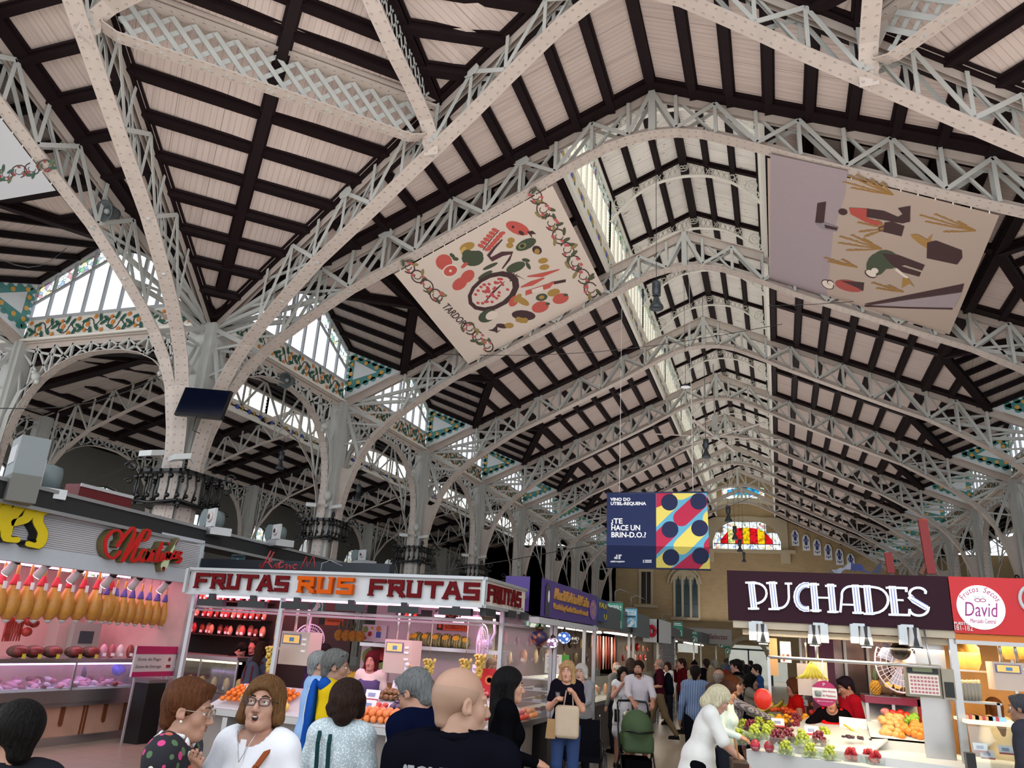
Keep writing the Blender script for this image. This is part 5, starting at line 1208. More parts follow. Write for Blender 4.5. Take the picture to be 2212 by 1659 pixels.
def melon_m():
 m=mat('melon_skin','#7d8a4a',.5,noise=.2); n=m.node_tree; b=n.nodes['Principled BSDF']; w_=n.nodes.new('ShaderNodeTexWave'); w_.inputs['Scale'].default_value=9; w_.inputs['Distortion'].default_value=6; w_.inputs['Detail'].default_value=3
 tc=n.nodes.new('ShaderNodeTexCoord'); n.links.new(tc.outputs['Object'],w_.inputs['Vector']); n.links.new(mixc(n,w_.outputs['Fac'],(.08,.11,.03),(.42,.42,.16)),b.inputs['Base Color']); return m
MELON=melon_m(); ME=Proto(mk_melon,'green netted melons')
for i,u in enumerate((888,903,924,945,966,987,1000)): p=at(u,1385,Y=YB-.28); ME.put((p.x,YB-.28+(.08 if i in(0,6) else 0),zs),'netted green melon on the upper shelf, %s from the left'%ORD[i],(i-3)*.1,1.0 if i in(0,6) else 1.15)
for i,u in enumerate((928,958,982)): p=at(u,1450,Y=YB-.28); ME.put((p.x,YB-.28,zs-.62),'striped melon on the lower shelf, %s from the left'%ORD[i],0,1.1)
# hanging grapes
def mk_bunch(col,n=46,L=.30,W=.075,name='grape_bunch'):
 def f(label):
  t=thing(name,label,'grapes'); m=MB(); rg=random.Random(4)
  for i in range(n):
   f_=rg.random(); rr=W*(1-f_*.75)*math.sqrt(rg.random()); a=rg.uniform(0,6.3); m.ball((math.cos(a)*rr,math.sin(a)*rr,-f_*L),.019,7,5)
  m.build('berries',mat('grape_'+col.strip('#'),col,.3,noise=.15,nscale=20),t); m=MB(); m.tube([(0,0,.02),(0,0,.12)],.004,4); m.build('stalk',mat('stalk','#6b5a34',.6),t); return t
 return f
HG=Proto(mk_bunch('#cfae54',130,.26,.07),'bunches of pale grapes hanging in the fruit stall')
for i,(u,v,Y,l) in enumerate([(589,1398,YF+.15,'on the left under the red ribbon'),(928,1425,YF+.3,'above the lower melons'),(1006,1425,YF+.5,'left of the card payment signs'),(1038,1415,YF+.9,'by the corner, beside the red poster')]):
 p=at(u,v,Y=Y); HG.put(p,'bunch of pale yellow grapes hanging '+l,0,1.0 if i else 1.1);
 m=MB(); m.tube([p+Vector((0,0,.1)),(p.x,p.y,ZB-.16)],.005,4); tag(m.build('string',mat('string_cream','#d9cdb4',.7)),'string holding the grape bunch '+l,'string','strings of the hanging grapes')
# scales
def scale_box(u,v,Y,label,w=.42,h=.40):
 p=at(u,v,Y=Y); t=thing('hanging_scale',label,'scale',p); m=MB(); m.box((-w/2,0,-h/2),(w/2,.3,h/2)); m.build('housing',mat('scale_beige','#b9a79c',.4),t)
 m=MB(); m.box((-w*.44,-.008,h*.12),(w*.2,0,h*.42)); m.build('display_frame',mat('scale_blue_frame','#5b5f8c',.4),t); m=MB(); m.box((-w*.40,-.014,h*.15),(w*.16,-.006,h*.39)); m.build('display',mat('scale_display','#e7b968',.4,emit=.25),t); m=MB(); m.box((-w*.18,-.018,h*.2),(-w*.02,-.01,h*.32)); m.build('readout',mat('scale_readout','#4d7fae',.4),t)
 m=MB(); [m.box((w*.26,-.01,h*z),(w*.4,0,h*(z+.06))) for z in (-.1,.1,.25)]; m.build('button',CARD,t); m=MB(); m.tube([(-w*.2,.1,h/2),(-w*.2,.1,ZB-p.z)],.018,6); m.tube([(w*.2,.1,h/2),(w*.2,.1,ZB-p.z)],.018,6); m.build('hanging_rod',STEEL,t); return t
scale_box(635,1400,YF+.35,'beige hanging scale on the left of the fruit stall, above the man in light blue'); scale_box(858,1418,YF+.75,'beige hanging scale to the right of the red-haired vendor',.38,.4)
def wall_fan(u,v,Y,label,rz=.6,r=.2,col='#cdb7cf'):
 p=at(u,v,Y=Y); t=thing('fan',label,'fan',p,rz); m=MB();
 for q in (1,.8,.6,.4): m.tube([(math.cos(a*PI/12)*r*q,-.05*(1-q),math.sin(a*PI/12)*r*q) for a in range(25)],.004 if q<1 else .009,4,0,False)
 for a in range(36): d=a*PI/18; m.bar((math.cos(d)*.04,-.05,math.sin(d)*.04),(math.cos(d)*r,0,math.sin(d)*r),.003,.003,(0,1,0))
 m.build('grille',mat('fan_grille',col,.4),t); m=MB()
 for k in range(3): a=k*2.09; m.slab([(math.cos(a)*.03,.02,math.sin(a)*.03),(math.cos(a)*r*.85,.03,math.sin(a)*r*.85),(math.cos(a+.8)*r*.8,.05,math.sin(a+.8)*r*.8),(math.cos(a+1.4)*.04,.04,math.sin(a+1.4)*.04)],(0,1,0),.004)
 m.build('blades',mat('fan_blades','#8f9ab8',.3),t); m=MB(); m.lathe([(.02,-.05),(.05,-.03),(.06,.05),(.05,.12),(.02,.14)],12,ax=(0,1,0)); m.build('motor',mat('fan_motor'+col.strip('#'),col,.4),t); m=MB(); m.tube([(0,.1,0),(0,.16,.15),(0,.14,.32)],.02,6); m.build('arm',mat('fan_motor'+col.strip('#'),col,.4),t); return t
wall_fan(668,1382,YF+1.0,'pale lilac wall fan between the scale and the pineapples',.7); wall_fan(1042,1392,YF+1.1,'lilac round fan near the corner of the fruit stall',-.9,.24)
t=thing('number_display','black number display showing 63 in red, hanging in the fruit stall','display',at(892,1330,Y=YF+1.1)); m=MB(); m.box((-.25,0,-.06),(.25,.06,.08)); m.build('casing',BLKP,t); slabtext(t,'63',-.12,.06,-.04,.05,-.008,mat('led_red','#ff2014',.4,emit=3),.002,bold=0)
def signbox(u0,v0,u1,v1,Y,bg,label,lines,name='poster',cat='poster',th=.02,grp_=None):
 a=at(u0,v0,Y=Y); b=at(u1,v1,Y=Y); cx,cz=(a.x+b.x)/2,(a.z+b.z)/2; W=b.x-a.x; H=a.z-b.z
 t=thing(name,label,cat,(cx,Y,cz),group=grp_); m=MB(); m.box((-W/2,0,-H/2),(W/2,th,H/2)); m.build('panel',mat('panel_'+bg.strip('#'),bg,.55),t)
 for tx,fx0,fx1,fz0,fz1,c in lines:
  c_=mat('ink_'+c.strip('#'),c,.6)
  if tx=='#': m=MB(); m.box((-W/2+fx0*W,-.004,-H/2+fz0*H),(-W/2+fx1*W,0,-H/2+fz1*H)); m.build('print_block',c_,t)
  elif tx=='o': m=MB(); m.disc((-W/2+(fx0+fx1)/2*W,-.006,-H/2+(fz0+fz1)/2*H),(1,0,0),(0,0,1),(fx1-fx0)/2*W,(fz1-fz0)/2*H,18); m.build('print_disc',c_,t)
  else: slabtext(t,tx,-W/2+fx0*W,-W/2+fx1*W,-H/2+fz0*H,-H/2+fz1*H,-.008,c_,.001,bold=0)
 return t
signbox(945,1342,1007,1364,YB-.05,'#e0571c','orange sign with a telephone symbol and number on the back wall, right one',[('#',0,.2,0,1,'#1a1210'),('615052773',.3,.95,.2,.7,'#7a2a10'),('o',.04,.16,.2,.7,'#e0571c')])
signbox(690,1335,740,1352,YB-.06,'#e0571c','orange sign with a telephone symbol on the back wall, left one',[('#',0,.25,0,1,'#1a1210'),('TRASPASA',.3,.95,.5,.9,'#2a1210')])
signbox(941,1318,1003,1338,YB-.06,'#1c1414','black sign with orange capitals TRASPAS',[('TRASPAS',.1,.95,.2,.8,'#e8641c')]); signbox(688,1318,742,1333,YB-.08,'#1c1414','black sign with orange capitals DE TRASPASA',[('DE TRASPASA',.05,.95,.2,.8,'#e8641c')])
signbox(1037,1443,1073,1510,YF+1.0,'#c8242c','red poster with a heart on a peach at the corner of the fruit stall',[('o',.3,.8,.45,.78,'#e27a4a'),('o',.42,.68,.52,.7,'#f2d9d2'),('Soy',.08,.35,.24,.34,'#f2d9d2'),('Calanda',.08,.55,.14,.24,'#f2d9d2')])
signbox(1021,1435,1035,1455,YF+1.0,'#e8e6f0','small white card payment sign by the grapes',[('VISA',.1,.9,.35,.6,'#2a3a90')]); signbox(781,1348,832,1388,YB-.04,'#d9d4d6','wall picture with fruit and a doll in a blue dress',[('o',.1,.3,.5,.9,'#7aa04a'),('o',.3,.45,.3,.6,'#a8342e'),('o',.6,.8,.6,.95,'#c98a5a'),('#',.62,.8,.25,.6,'#3a5fae'),('o',.15,.25,.1,.3,'#b8343e'),('o',.4,.5,.7,.9,'#c9a03a')])
signbox(782,1395,836,1470,YB-.03,'#c4b4b6','fruit basket picture behind the red-haired vendor',[('o',.05,.6,.4,.95,'#6f8a3a'),('o',.3,.9,.5,1.0,'#b8343a'),('o',.1,.6,.1,.5,'#c9a33a'),('o',.5,.95,.1,.6,'#7a9a4a')])
def mk_banana(n):
 def f(label):
  t=thing('banana_bunch',label,'bananas'); m=MB()
  for i in range(n):
   a=(i-(n-1)/2)*.22; pts=[(math.sin(a)*.02+math.sin(a)*s*.25,-.05*math.sin(s*3),-s*.16+.02*math.cos(s*6)) for s in (0,.25,.5,.75,1)]; m.tube(pts,[.008,.017,.019,.016,.005],7)
  m.build('fingers',mat('banana_yellow','#d9c13a',.45,noise=.2,nscale=15),t); m=MB(); m.ball((0,0,.01),.018,6,5); m.build('stalk_end',mat('banana_stalk','#7a6a2a',.6),t); return t
 return f
BA=Proto(mk_banana(7),'banana bunches')
for i,(u,v) in enumerate(((757,1455),(768,1457),(818,1452))): p=at(u,v,Y=YB-.3); BA.put((p.x,YB-.3,zs-.62+.17),'green-yellow banana bunch on the lower shelf, %s from the left'%ORD[i],0,1.3)
m=MB(); p0=at(607,1335,Y=YF+.4); m.slab([(p0.x-.02,YF+.4,ZB-.18),(p0.x+.05,YF+.4,ZB-.18),(p0.x-.03,YF+.4,ZB-.86),(p0.x-.1,YF+.4,ZB-.86)],(0,1,0),.004); tag(m.build('red_ribbon',mat('ribbon_red','#c2141c',.5)),'long red ribbon hanging from the rail of the fruit stall','ribbon')
# tubs and boxes on the lower shelf
def mk_tub(label):
 t=thing('nut_tub',label,'tub'); m=MB(); m.box((-.06,-.05,0),(.06,.05,.07)); m.build('tub',PANE,t); m=MB(); m.box((-.055,-.045,.003),(.055,.045,.06)); m.build('nuts',mat('nuts','#a9793f',.7,noise=.5,nscale=60),t); return t
TU=Proto(mk_tub,'nut tubs')
for i,u in enumerate((845,862,878)): p=at(u,1450,Y=YB-.35); TU.put((p.x,YB-.35,zs-.62),'clear tub of nuts on the lower shelf, %s from the left'%ORD[i],0,1.2)
t=thing('goose_figure','white goose figurine standing on the fruit counter','figurine',(at(868,1500,Y=YF+.75).x,YF+.75,zc+.2)); m=MB(); m.ball((0,0,.14),.09,12,8,0,(1,.8,1.5)); m.tube([(0,0,.25),(.02,0,.36),(.03,0,.42)],[.03,.022,.028],8); m.ball((.035,0,.43),.035,8,6); m.build('body',WHP,t); m=MB(); m.lathe([(.014,0),(.002,.05)],8,loc=(.06,0,.43),ax=(1,0,-.2)); m.build('beak',ORT,t)
# ================= red-lit butcher stall behind
t=thing('butcher_stall','dark stall full of red-lit packed meats seen through the fruit stall','market stall')
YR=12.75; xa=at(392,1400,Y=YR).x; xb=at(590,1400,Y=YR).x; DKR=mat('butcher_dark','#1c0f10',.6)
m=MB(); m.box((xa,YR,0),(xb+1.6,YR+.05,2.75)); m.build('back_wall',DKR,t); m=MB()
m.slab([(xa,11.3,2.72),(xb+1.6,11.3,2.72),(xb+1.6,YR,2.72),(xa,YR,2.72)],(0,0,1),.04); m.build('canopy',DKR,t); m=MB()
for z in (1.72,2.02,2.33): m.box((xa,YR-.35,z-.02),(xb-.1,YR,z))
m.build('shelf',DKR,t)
area(((xa+xb)/2+.5,YR-.8,2.6),(.5,0,0),3,.4,50,(1,.25,.28),'stall_light')
m=MB(); m.box((xa+.1,YR-.6,2.62),(xb+.3,YR-.55,2.65)); m.build('fluorescent_tube',mat('red_pink_tube','#ff7a9a',.4,emit=4),t)
def mk_pack(cols):
 def f(label):
  t=thing('meat_pack',label,'package'); m=MB(); m.ball((0,0,.08),.075,8,6,0,(.7,.5,1.2)); m.build('meat',mat('pack_'+cols.strip('#'),cols,.3,noise=.4,nscale=25),t); m=MB(); m.box((-.02,-.045,.02),(.025,-.04,.06)); m.build('tag_label',CARD,t); return t
 return f
PK=[Proto(mk_pack(c),'packed meats on the red-lit shelves') for c in ('#c2574f','#a8343a','#cf8a74','#8c3a30')]; rg=random.Random(1)
for zi,(z,zn) in enumerate(((1.72,'bottom'),(2.02,'middle'),(2.33,'top'))):
 n=14
 for i in range(n):
  x=xa+.15+(xb-xa-.3)*i/(n-1); PK[rg.randint(0,3)].put((x,YR-.2+rg.uniform(-.06,.06),z),'packed meat on the %s red-lit shelf of the butcher behind'%zn,rg.uniform(-.3,.3),rg.uniform(.85,1.25))
t=thing('meat_display_case','glass display case with a steel top in front of the red-lit butcher shelves','display case')
m=MB(); m.box((xa,11.55,.0),(xb+.2,12.15,.8)); m.build('base',mat('case_base','#6a5a5a',.4),t); m=MB(); m.box((xa,11.5,1.33),(xb+.2,12.1,1.39)); m.build('steel_top',STEEL,t); m=MB(); m.slab([(xa,11.5,.82),(xb+.2,11.5,.82),(xb+.2,11.52,1.33),(xa,11.52,1.33)],(0,1,0),.01); m.build('front_glass',PANE,t)
m=MB(); [m.bar((xa+i*(xb+.2-xa)/3,11.53,.8),(xa+i*(xb+.2-xa)/3,11.53,1.35),.03,.03,(0,1,0)) for i in range(4)]; m.build('upright',STEEL,t); m=MB(); m.box((xa,11.6,1.28),(xb+.2,11.64,1.31)); m.build('lamp_strip',mat('cream_tube','#ffe9b8',.4,emit=3),t)
CH=Proto(mk_pack('#d9b878'),'cheese pieces in the display case')
for i in range(11): CH.put((xa+.3+i*.26,11.85,.82),'pale cheese wedge in the glass case behind the foreground women',i,1.3)
# ================= ham stall on the left
XH=-9.9; zt=3.29
t=thing('ham_stall','ham stall with the white slatted signboard and red script lettering','market stall')
q0=at(0,1083,X=XH); q1=at(437,1174,X=XH); b0=at(0,1207,X=XH); b1=at(412,1262,X=XH); Ya=q0.y-2.5; Yb_=q1.y; zt=q1.z; zb=(b0.z+b1.z)/2+.0
m=MB(); m.slab([(XH,Ya,zb+.22),(XH,Yb_,zb+.22),(XH,Yb_,zt),(XH,Ya,zt)],(-1,0,0),.12); m.build('signboard',mat('sign_white','#d9d8dc',.5),t)
m=MB(); n=15
for i in range(n): z=zb+.24+(zt-zb-.28)*i/n; m.box((XH-.005,Ya,z),(XH+.012,Yb_,z+.006+(zt-zb)*.0))
m.build('slat_lines',mat('slat_shadow_gap','#8f9196',.6),t)
m=MB(); m.box((XH-.1,Ya,zt-.01),(XH+.04,Yb_+.02,zt+.05)); m.box((XH-.1,Yb_-.03,zb),(XH+.04,Yb_+.03,zt)); m.box((XH-.16,Ya,zb),(XH+.03,Yb_,zb+.22)); m.build('edging',mat('ice_blue_panel','#c3ccd4',.5),t)
m=MB(); m.slab([(XH-.1,Yb_,zt-.1),(XH-3,Yb_,zt-.1),(XH-3,Ya,zt-.1),(XH-.1,Ya,zt-.1)],(0,0,-1),.05); m.build('canopy',mat('canopy_pale','#bfb4b4',.6),t)
Ye=at(400,1330,X=XH-.05).y
m=MB(); m.slab([(XH,Ye,0),(XH-2.6,Ye,0),(XH-2.6,Ye,zb+.05),(XH,Ye,zb+.05)],(0,1,0),.05); m.build('end_panel',mat('mural_pink','#c9a3a0',.5,noise=.3,nscale=3),t)
m=MB(); m.bar((XH+.02,Ye,0),(XH+.02,Ye,zb+.1),.07,.07,(0,1,0)); m.build('corner_post',ALU,t)
m=MB(); m.box((XH-2.7,Ya,0),(XH-2.6,Ye,zb+.1)); m.build('back_wall',mat('stall_cream','#d8c0b4',.5),t)
area((XH-1.0,(Ya+Ye)/2+.5,zb+.1),(0,0,0),1.2,5,55,(1,.55,.62),'stall_light')
m=MB(); m.box((XH-1.3,Ya,zb+.04),(XH-1.25,Ye-.2,zb+.07)); m.box((XH-.7,Ya,zb+.1),(XH-.65,Ye-.2,zb+.13)); m.build('fluorescent_tube',PINKT,t)
# script lettering: strokes in (y,z) on the board
def script(par,strokes,y0,z0,s,r,mt,side,ext,name='script_lettering',sc=1.0):
 m=MB(); m2=MB(); kk=0
 for st in strokes:
  kk+=.0012
# smooth the stroke
  P=[Vector((x,y)) for x,y in st]; Q=[]
  for i in range(len(P)-1):
   p0,p1,p2,p3=P[max(i-1,0)],P[i],P[i+1],P[min(i+2,len(P)-1)]
   for k in range(5):
    t_=k/5; Q.append(.5*((2*p1)+(-p0+p2)*t_+(2*p0-5*p1+4*p2-p3)*t_*t_+(-p0+3*p1-3*p2+p3)*t_**3))
  Q.append(P[-1]); n=len(Q)
  V=[Vector((XH+ext,y0+q.x*s,z0+q.y*s)) for q in Q]
  for mm,k1,x0_,x1_ in ((m,1,ext,ext+.012+kk),(m2,1.2,.01,ext-.002+kk)):
   o=len(mm.v)
   for i in range(n):
    d=(V[min(i+1,n-1)]-V[max(i-1,0)]).normalized(); wv=r*(.5+.8*abs(d.z))*sc*k1*.5*(.55 if i in(0,n-1) else 1); q=Vector((0,-d.z,d.y))*wv
    for xx,sg in ((x1_,1),(x1_,-1),(x0_,-1),(x0_,1)): p=V[i]+q*sg; mm.v.append((XH+xx,p.y,p.z))
   for i in range(n-1):
    for j in range(4): a=o+i*4+j; b=o+i*4+(j+1)%4; mm.face((a,b,b+4,a+4))
   mm.face((o+3,o+2,o+1,o)); e=o+(n-1)*4; mm.face((e,e+1,e+2,e+3))
 m.build(name,mt,par); m2.build(name+'_side',side,par)
t2=thing('script_sign','red script sign with olive sides and a ham emblem on the ham stall board','sign')
y0_=at(205,1190,X=XH).y; y1_=at(385,1190,X=XH).y; zz0=at(300,1190,X=XH).z; s_=(y1_-y0_)/9.2
M_=[[(1.9,-.3),(1.2,-1.0),(.4,-.6),(.1,.3),(.6,1.1),(1.3,1.2),(1.7,.6),(1.3,.2)],[(1.3,-.1),(2.0,1.0),(2.6,1.7),(2.9,1.2),(2.5,-.2),(2.2,-1.2)],[(2.2,-1.2),(3.1,.4),(3.9,1.6),(4.5,1.7),(4.4,1.0),(3.9,.8)],[(3.9,1.6),(3.4,.2),(3.2,-.8),(3.5,-1.0),(3.9,-.6)],
[(4.8,-.1),(4.3,.1),(4.0,-.5),(4.3,-.9),(4.7,-.5),(4.85,0),(4.7,-.6),(5.0,-.8)],[(5.0,-.8),(5.3,0),(5.5,.2),(5.4,-.1),(5.7,.0)],[(5.4,0),(5.3,-.6),(5.5,-.8)],[(6.2,1.0),(5.95,-.2),(5.9,-.7),(6.2,-.6)],[(5.8,.4),(6.4,.5)],[(6.5,.1),(6.4,-.5),(6.7,-.6)],[(6.9,.9),(7.0,1.0)],[(6.8,-.5),(7.0,.2),(7.1,-.4),(7.4,.2),(7.4,-.3),(7.7,-.2)],[(7.7,-.1),(8.1,.1),(8.0,.4),(7.8,.1),(7.9,-.2),(8.3,-.1)],[(8.3,.3),(8.7,.4),(8.4,-.1),(8.8,-.1),(8.6,-.5),(8.2,-.5)]]
script(t2,M_,y0_,zz0,s_,.05,mat('script_red','#c9201c',.4),mat('script_olive','#6a5f3c',.6),.14)
# ham emblem
yh=at(352,1185,X=XH).y
m=MB(); H_=[(-.42,-.62),(-.30,-.86),(-.05,-.84),(.1,-.6),(.16,-.25),(.22,.1),(.36,.5),(.52,.84),(.46,.92),(.30,.6),(.08,.22),(-.18,-.1),(-.38,-.35)]
hs=s_*1.75
m.slab([(XH+.02,yh+x*hs,zz0+z*hs+.0) for x,z in H_],(1,0,0),.12); m.build('ham_emblem_side',mat('script_olive','#6a5f3c'),t2); m=MB(); m.slab([(XH+.145,yh+x*hs*.92,zz0+z*hs*.94) for x,z in H_],(1,0,0),.004); m.build('ham_emblem',mat('emblem_green','#cfe0b4',.5),t2)
m=MB(); m.disc((XH+.155,yh-.18*hs,zz0-.70*hs),(0,1,0),(0,0,1),.13*hs,.10*hs,10); m.slab([(XH+.152,yh+x*hs*.92,zz0+z*hs*.94) for x,z in ((.36,.5),(.5,.84),(.46,.9),(.32,.6))],(1,0,0),.003); m.build('emblem_detail',mat('emblem_maroon','#6a1420',.5),t2)
t2=thing('script_sign','yellow script letters nes with black sides cut by the left picture edge','sign')
y0_=at(0,1140,X=XH).y-.28; s2=(at(120,1140,X=XH).y-y0_)/3.5; zn=at(60,1140,X=XH).z
script(t2,[[(-.6,-.9),(-.3,.6),(-.35,.3),(.2,.8),(.5,.6),(.2,-.7),(.5,-.7)],[(.9,.0),(1.5,.3),(1.6,.8),(1.2,.8),(.8,.1),(.9,-.6),(1.5,-.6)],[(2.8,.9),(2.2,.7),(2.1,.3),(2.5,-.2),(2.4,-.7),(1.8,-.7)]],y0_,zn,s2,.10,mat('script_yellow','#e4cb1c',.4),mat('script_black','#14120c',.5),.16,sc=1.25)
# hams
def mk_ham(col):
 def f(label):
  t=thing('cured_ham',label,'ham'); m=MB(); m.lathe([(.006,.32),(.022,.30),(.024,.18),(.05,.02),(.10,-.12),(.135,-.28),(.12,-.42),(.06,-.50),(.01,-.52)],12); m.build('leg_meat',mat('ham_skin','#c98f3e',.35,noise=.45,nscale=9,bump=.5),t)
  m=MB(); m.lathe([(.026,.16),(.034,.15),(.072,.02),(.07,.0)],10); m.build('cloth_collar',mat('collar_'+col.strip('#'),col,.6),t); m=MB(); m.lathe([(.012,-.56),(.06,-.52),(.062,-.51),(.0,-.50)],8); m.build('drip_cup',WHP,t); m=MB(); m.tube([(0,0,.3),(0,0,.42),(.02,0,.44)],.005,4); m.build('cord',BLKP,t)
  if col=='#c42a3a': m=MB(); m.box((-.03,-.085,-.06),(.03,-.078,.05)); m.build('paper_tag',CARD,t)
  return t
 return f
HR=Proto(mk_ham('#c42a3a'),'cured hams with red collars'); HB=Proto(mk_ham('#5a4a9a'),'cured hams with violet collars'); XR=XH-.55
hi=0
for i in range(9):
 u=14+i*29.; p=at(u,1215+u*.11,X=XR); HR.put((XR,p.y,at(u,1262+u*.055,X=XR).z),'cured ham with a red collar hanging in the ham stall, %s from the left'%ORD[i],PI/2,.95)
for i in range(9):
 u=213+i*18.; p=at(u,1283+i*2.2,X=XR-.0); HB.put((XR,p.y,p.z),'cured ham with a violet collar hanging in the ham stall, %s from the left'%ORD[i],PI/2,.82)
t=thing('hanging_rail','steel rail carrying the cured hams','rail'); m=MB(); zr_=at(213,1283,X=XR).z+.40; m.tube([(XR,Ya,zr_),(XR,Ye,zr_)],.018,6); m.build('tube',STEEL,t); m=MB(); [m.tube([(XR,y,zr_),(XR,y,zt-.1)],.012,4) for y in (Ya+1,Ya+3,Ye-.3)]; m.build('drop_rod',STEEL,t)
def clamp_lamp(p,rz,label,s=1):
 t=thing('clamp_lamp',label,'lamp',p,rz,'white and black clamp lamps of the ham stall'); ax=Vector((.55,0,-.8)).normalized()
 m=MB(); m.lathe([(.03*s,0),(.05*s,.02),(.06*s,.10*s),(.065*s,.20*s),(.05*s,.21*s)],12,ax=ax); m.build('shade',WHP,t); m=MB(); m.lathe([(.055*s,-.06),(.06*s,0),(.045*s,.01)],12,ax=ax); m.build('collar',BLKP,t); m=MB(); m.lathe([(.052*s,.205*s),(.052*s,.212*s)],12,ax=ax); m.build('bulb',WHT,t); m=MB(); m.slab([(-.12,-.02,.02),(.0,-.02,.02),(.0,-.02,.30),(-.12,-.02,.30)],(0,1,0),.05); m.build('clip_box',WHP,t); return t
for i,(u,v) in enumerate(((35,1226),(102,1233),(172,1245),(243,1256),(300,1262),(362,1270))): clamp_lamp(at(u,v-12,X=XH-.22),PI*1.1,'white clamp lamp with black collar under the ham signboard, %s from the left'%ORD[i],1.0)
# ham counter
XCt=-10.55; e0=at(305,1423,X=XCt); zT=e0.z; Yc1=e0.y; Yc0=Ya
t=thing('ham_display_case','long refrigerated glass case with cold meats and a marble-panelled front','display case')
m=MB(); m.box((XCt-.9,Yc0,0),(XCt-.12,Yc1,.62)); m.build('body',mat('case_steel','#9a9696',.35,.5),t)
m=MB(); zz=[at(150,1513,X=XCt).z,at(150,1545,X=XCt).z]; m.box((XCt-.2,Yc0,.62),(XCt+.05,Yc1+.04,.80)); m.box((XCt-.15,Yc0,.56),(XCt+.02,Yc1+.02,.62)); m.box((XCt-.15,Yc0,0),(XCt-.02,Yc1+.02,.12)); m.build('steel_bumper',STEEL,t)
m=MB(); m.box((XCt-.13,Yc0,.12),(XCt-.10,Yc1,.56)); m.build('marble_front',mat('pink_marble','#c29a84',.3,noise=.35,nscale=3),t)
m=MB()
for i in range(12):
 y=Yc1-.05-i*.42
 if i%2==0: m.box((XCt-.10,y-.03,.12),(XCt-.085,y+.0,.56)); m.box((XCt-.10,y+.03,.12),(XCt-.085,y+.06,.56))
 else: m.box((XCt-.10,y-.04,.30),(XCt-.085,y+.04,.56)); m.disc((XCt-.084,y,.30),(0,1,0),(0,0,1),.04,.04,10)
m.build('wood_inlay',mat('inlay_brown','#6f3f22',.4),t)
m=MB(); m.box((XCt-.75,Yc0,zT-.06),(XCt+.02,Yc1,zT)); m.build('steel_top',STEEL,t); m=MB(); m.slab([(XCt,Yc0,.82),(XCt,Yc1,.82),(XCt,Yc1,zT-.06),(XCt,Yc0,zT-.06)],(-1,0,0),.008); m.slab([(XCt,Yc1,.82),(XCt-.8,Yc1,.82),(XCt-.8,Yc1,zT-.06),(XCt,Yc1,zT-.06)],(0,-1,0),.008); m.build('glass_panel',PANE,t)
m=MB(); [m.bar((XCt,y,.8),(XCt,y,zT),.03,.03,(1,0,0)) for y in (Yc1,Yc1-1.35,Yc1-2.9)]; m.build('upright',STEEL,t); m=MB(); m.box((XCt-.8,Yc0,.80),(XCt-.02,Yc1,.83)); m.build('tray_floor',WHP,t); m=MB(); m.box((XCt-.1,Yc0,zT-.09),(XCt-.06,Yc1,zT-.065)); m.build('lamp_strip',mat('violet_tube','#e6b4ff',.4,emit=6),t)
area((XCt-.3,(Yc0+Yc1)/2+1,zT-.1),(0,0,0),.3,4,7,(.85,.55,1),'stall_light')
CM=[Proto(mk_pack(c),'cold meats in the ham display case') for c in ('#d9a0b4','#b4606c','#e6cfd6','#8c4038','#c98a9a')]
for i in range(60):
 y=Yc1-.15-(i//4)*.19-rg.uniform(0,.06); x=XCt-.12-(i%4)*.17; CM[rg.randint(0,4)].put((x,y,.83+(i%4)*.02),'pinkish cold cut lying in the violet-lit case of the ham stall',rg.uniform(0,6),rg.uniform(.8,1.2),(1.3,0))
HH=Proto(lambda l:_hamhalf(l),'cut hams on top of the case')
def _hamhalf(label):
 t=thing('cut_ham',label,'ham'); m=MB(); m.ball((0,0,.09),.12,12,8,0,(.9,1.5,.75)); m.build('rind',mat('ham_rind','#4a3426',.5,noise=.4,nscale=15),t); m=MB(); m.ball((0.045,0,.095),.1,12,8,0,(.9,1.4,.75)); m.build('cut_face',mat('ham_cut','#7a2f2c',.4,noise=.4,nscale=15),t); m=MB(); m.box((.14,-.03,0),(.145,.03,.06)); m.build('price_tag',mat('tag_yellow','#c9c23a',.5),t); return t
for i,u in enumerate((38,72,112,160,195)): p=at(u,1410,X=XCt-.3); HH.put((XCt-.3,p.y,zT),'cut cured ham resting on the steel top of the ham case, %s from the left'%ORD[i],0,1.0)
for i,u in enumerate((222,240,258,280)): p=at(u,1412,X=XCt-.3); CM[i%4].put((XCt-.3,p.y,zT),'vacuum pack on the right end of the ham case top, %s in the row'%ORD[i],1.2,1.3)
t=thing('crumpled_bag','crumpled bright blue plastic bag inside the ham case','bag',(XCt-.35,at(255,1450,X=XCt-.35).y,1.02)); m=MB(); m.ball((0,0,.03),.12,14,9,0,(.8,1,.7));
for i,v in enumerate(m.v): k=1+.22*math.sin(i*2.7)+.15*math.cos(i*1.3); m.v[i]=(v[0]*k,v[1]*k,v[2]*k)
m.build('plastic',mat('bag_blue','#1238c8',.3),t)
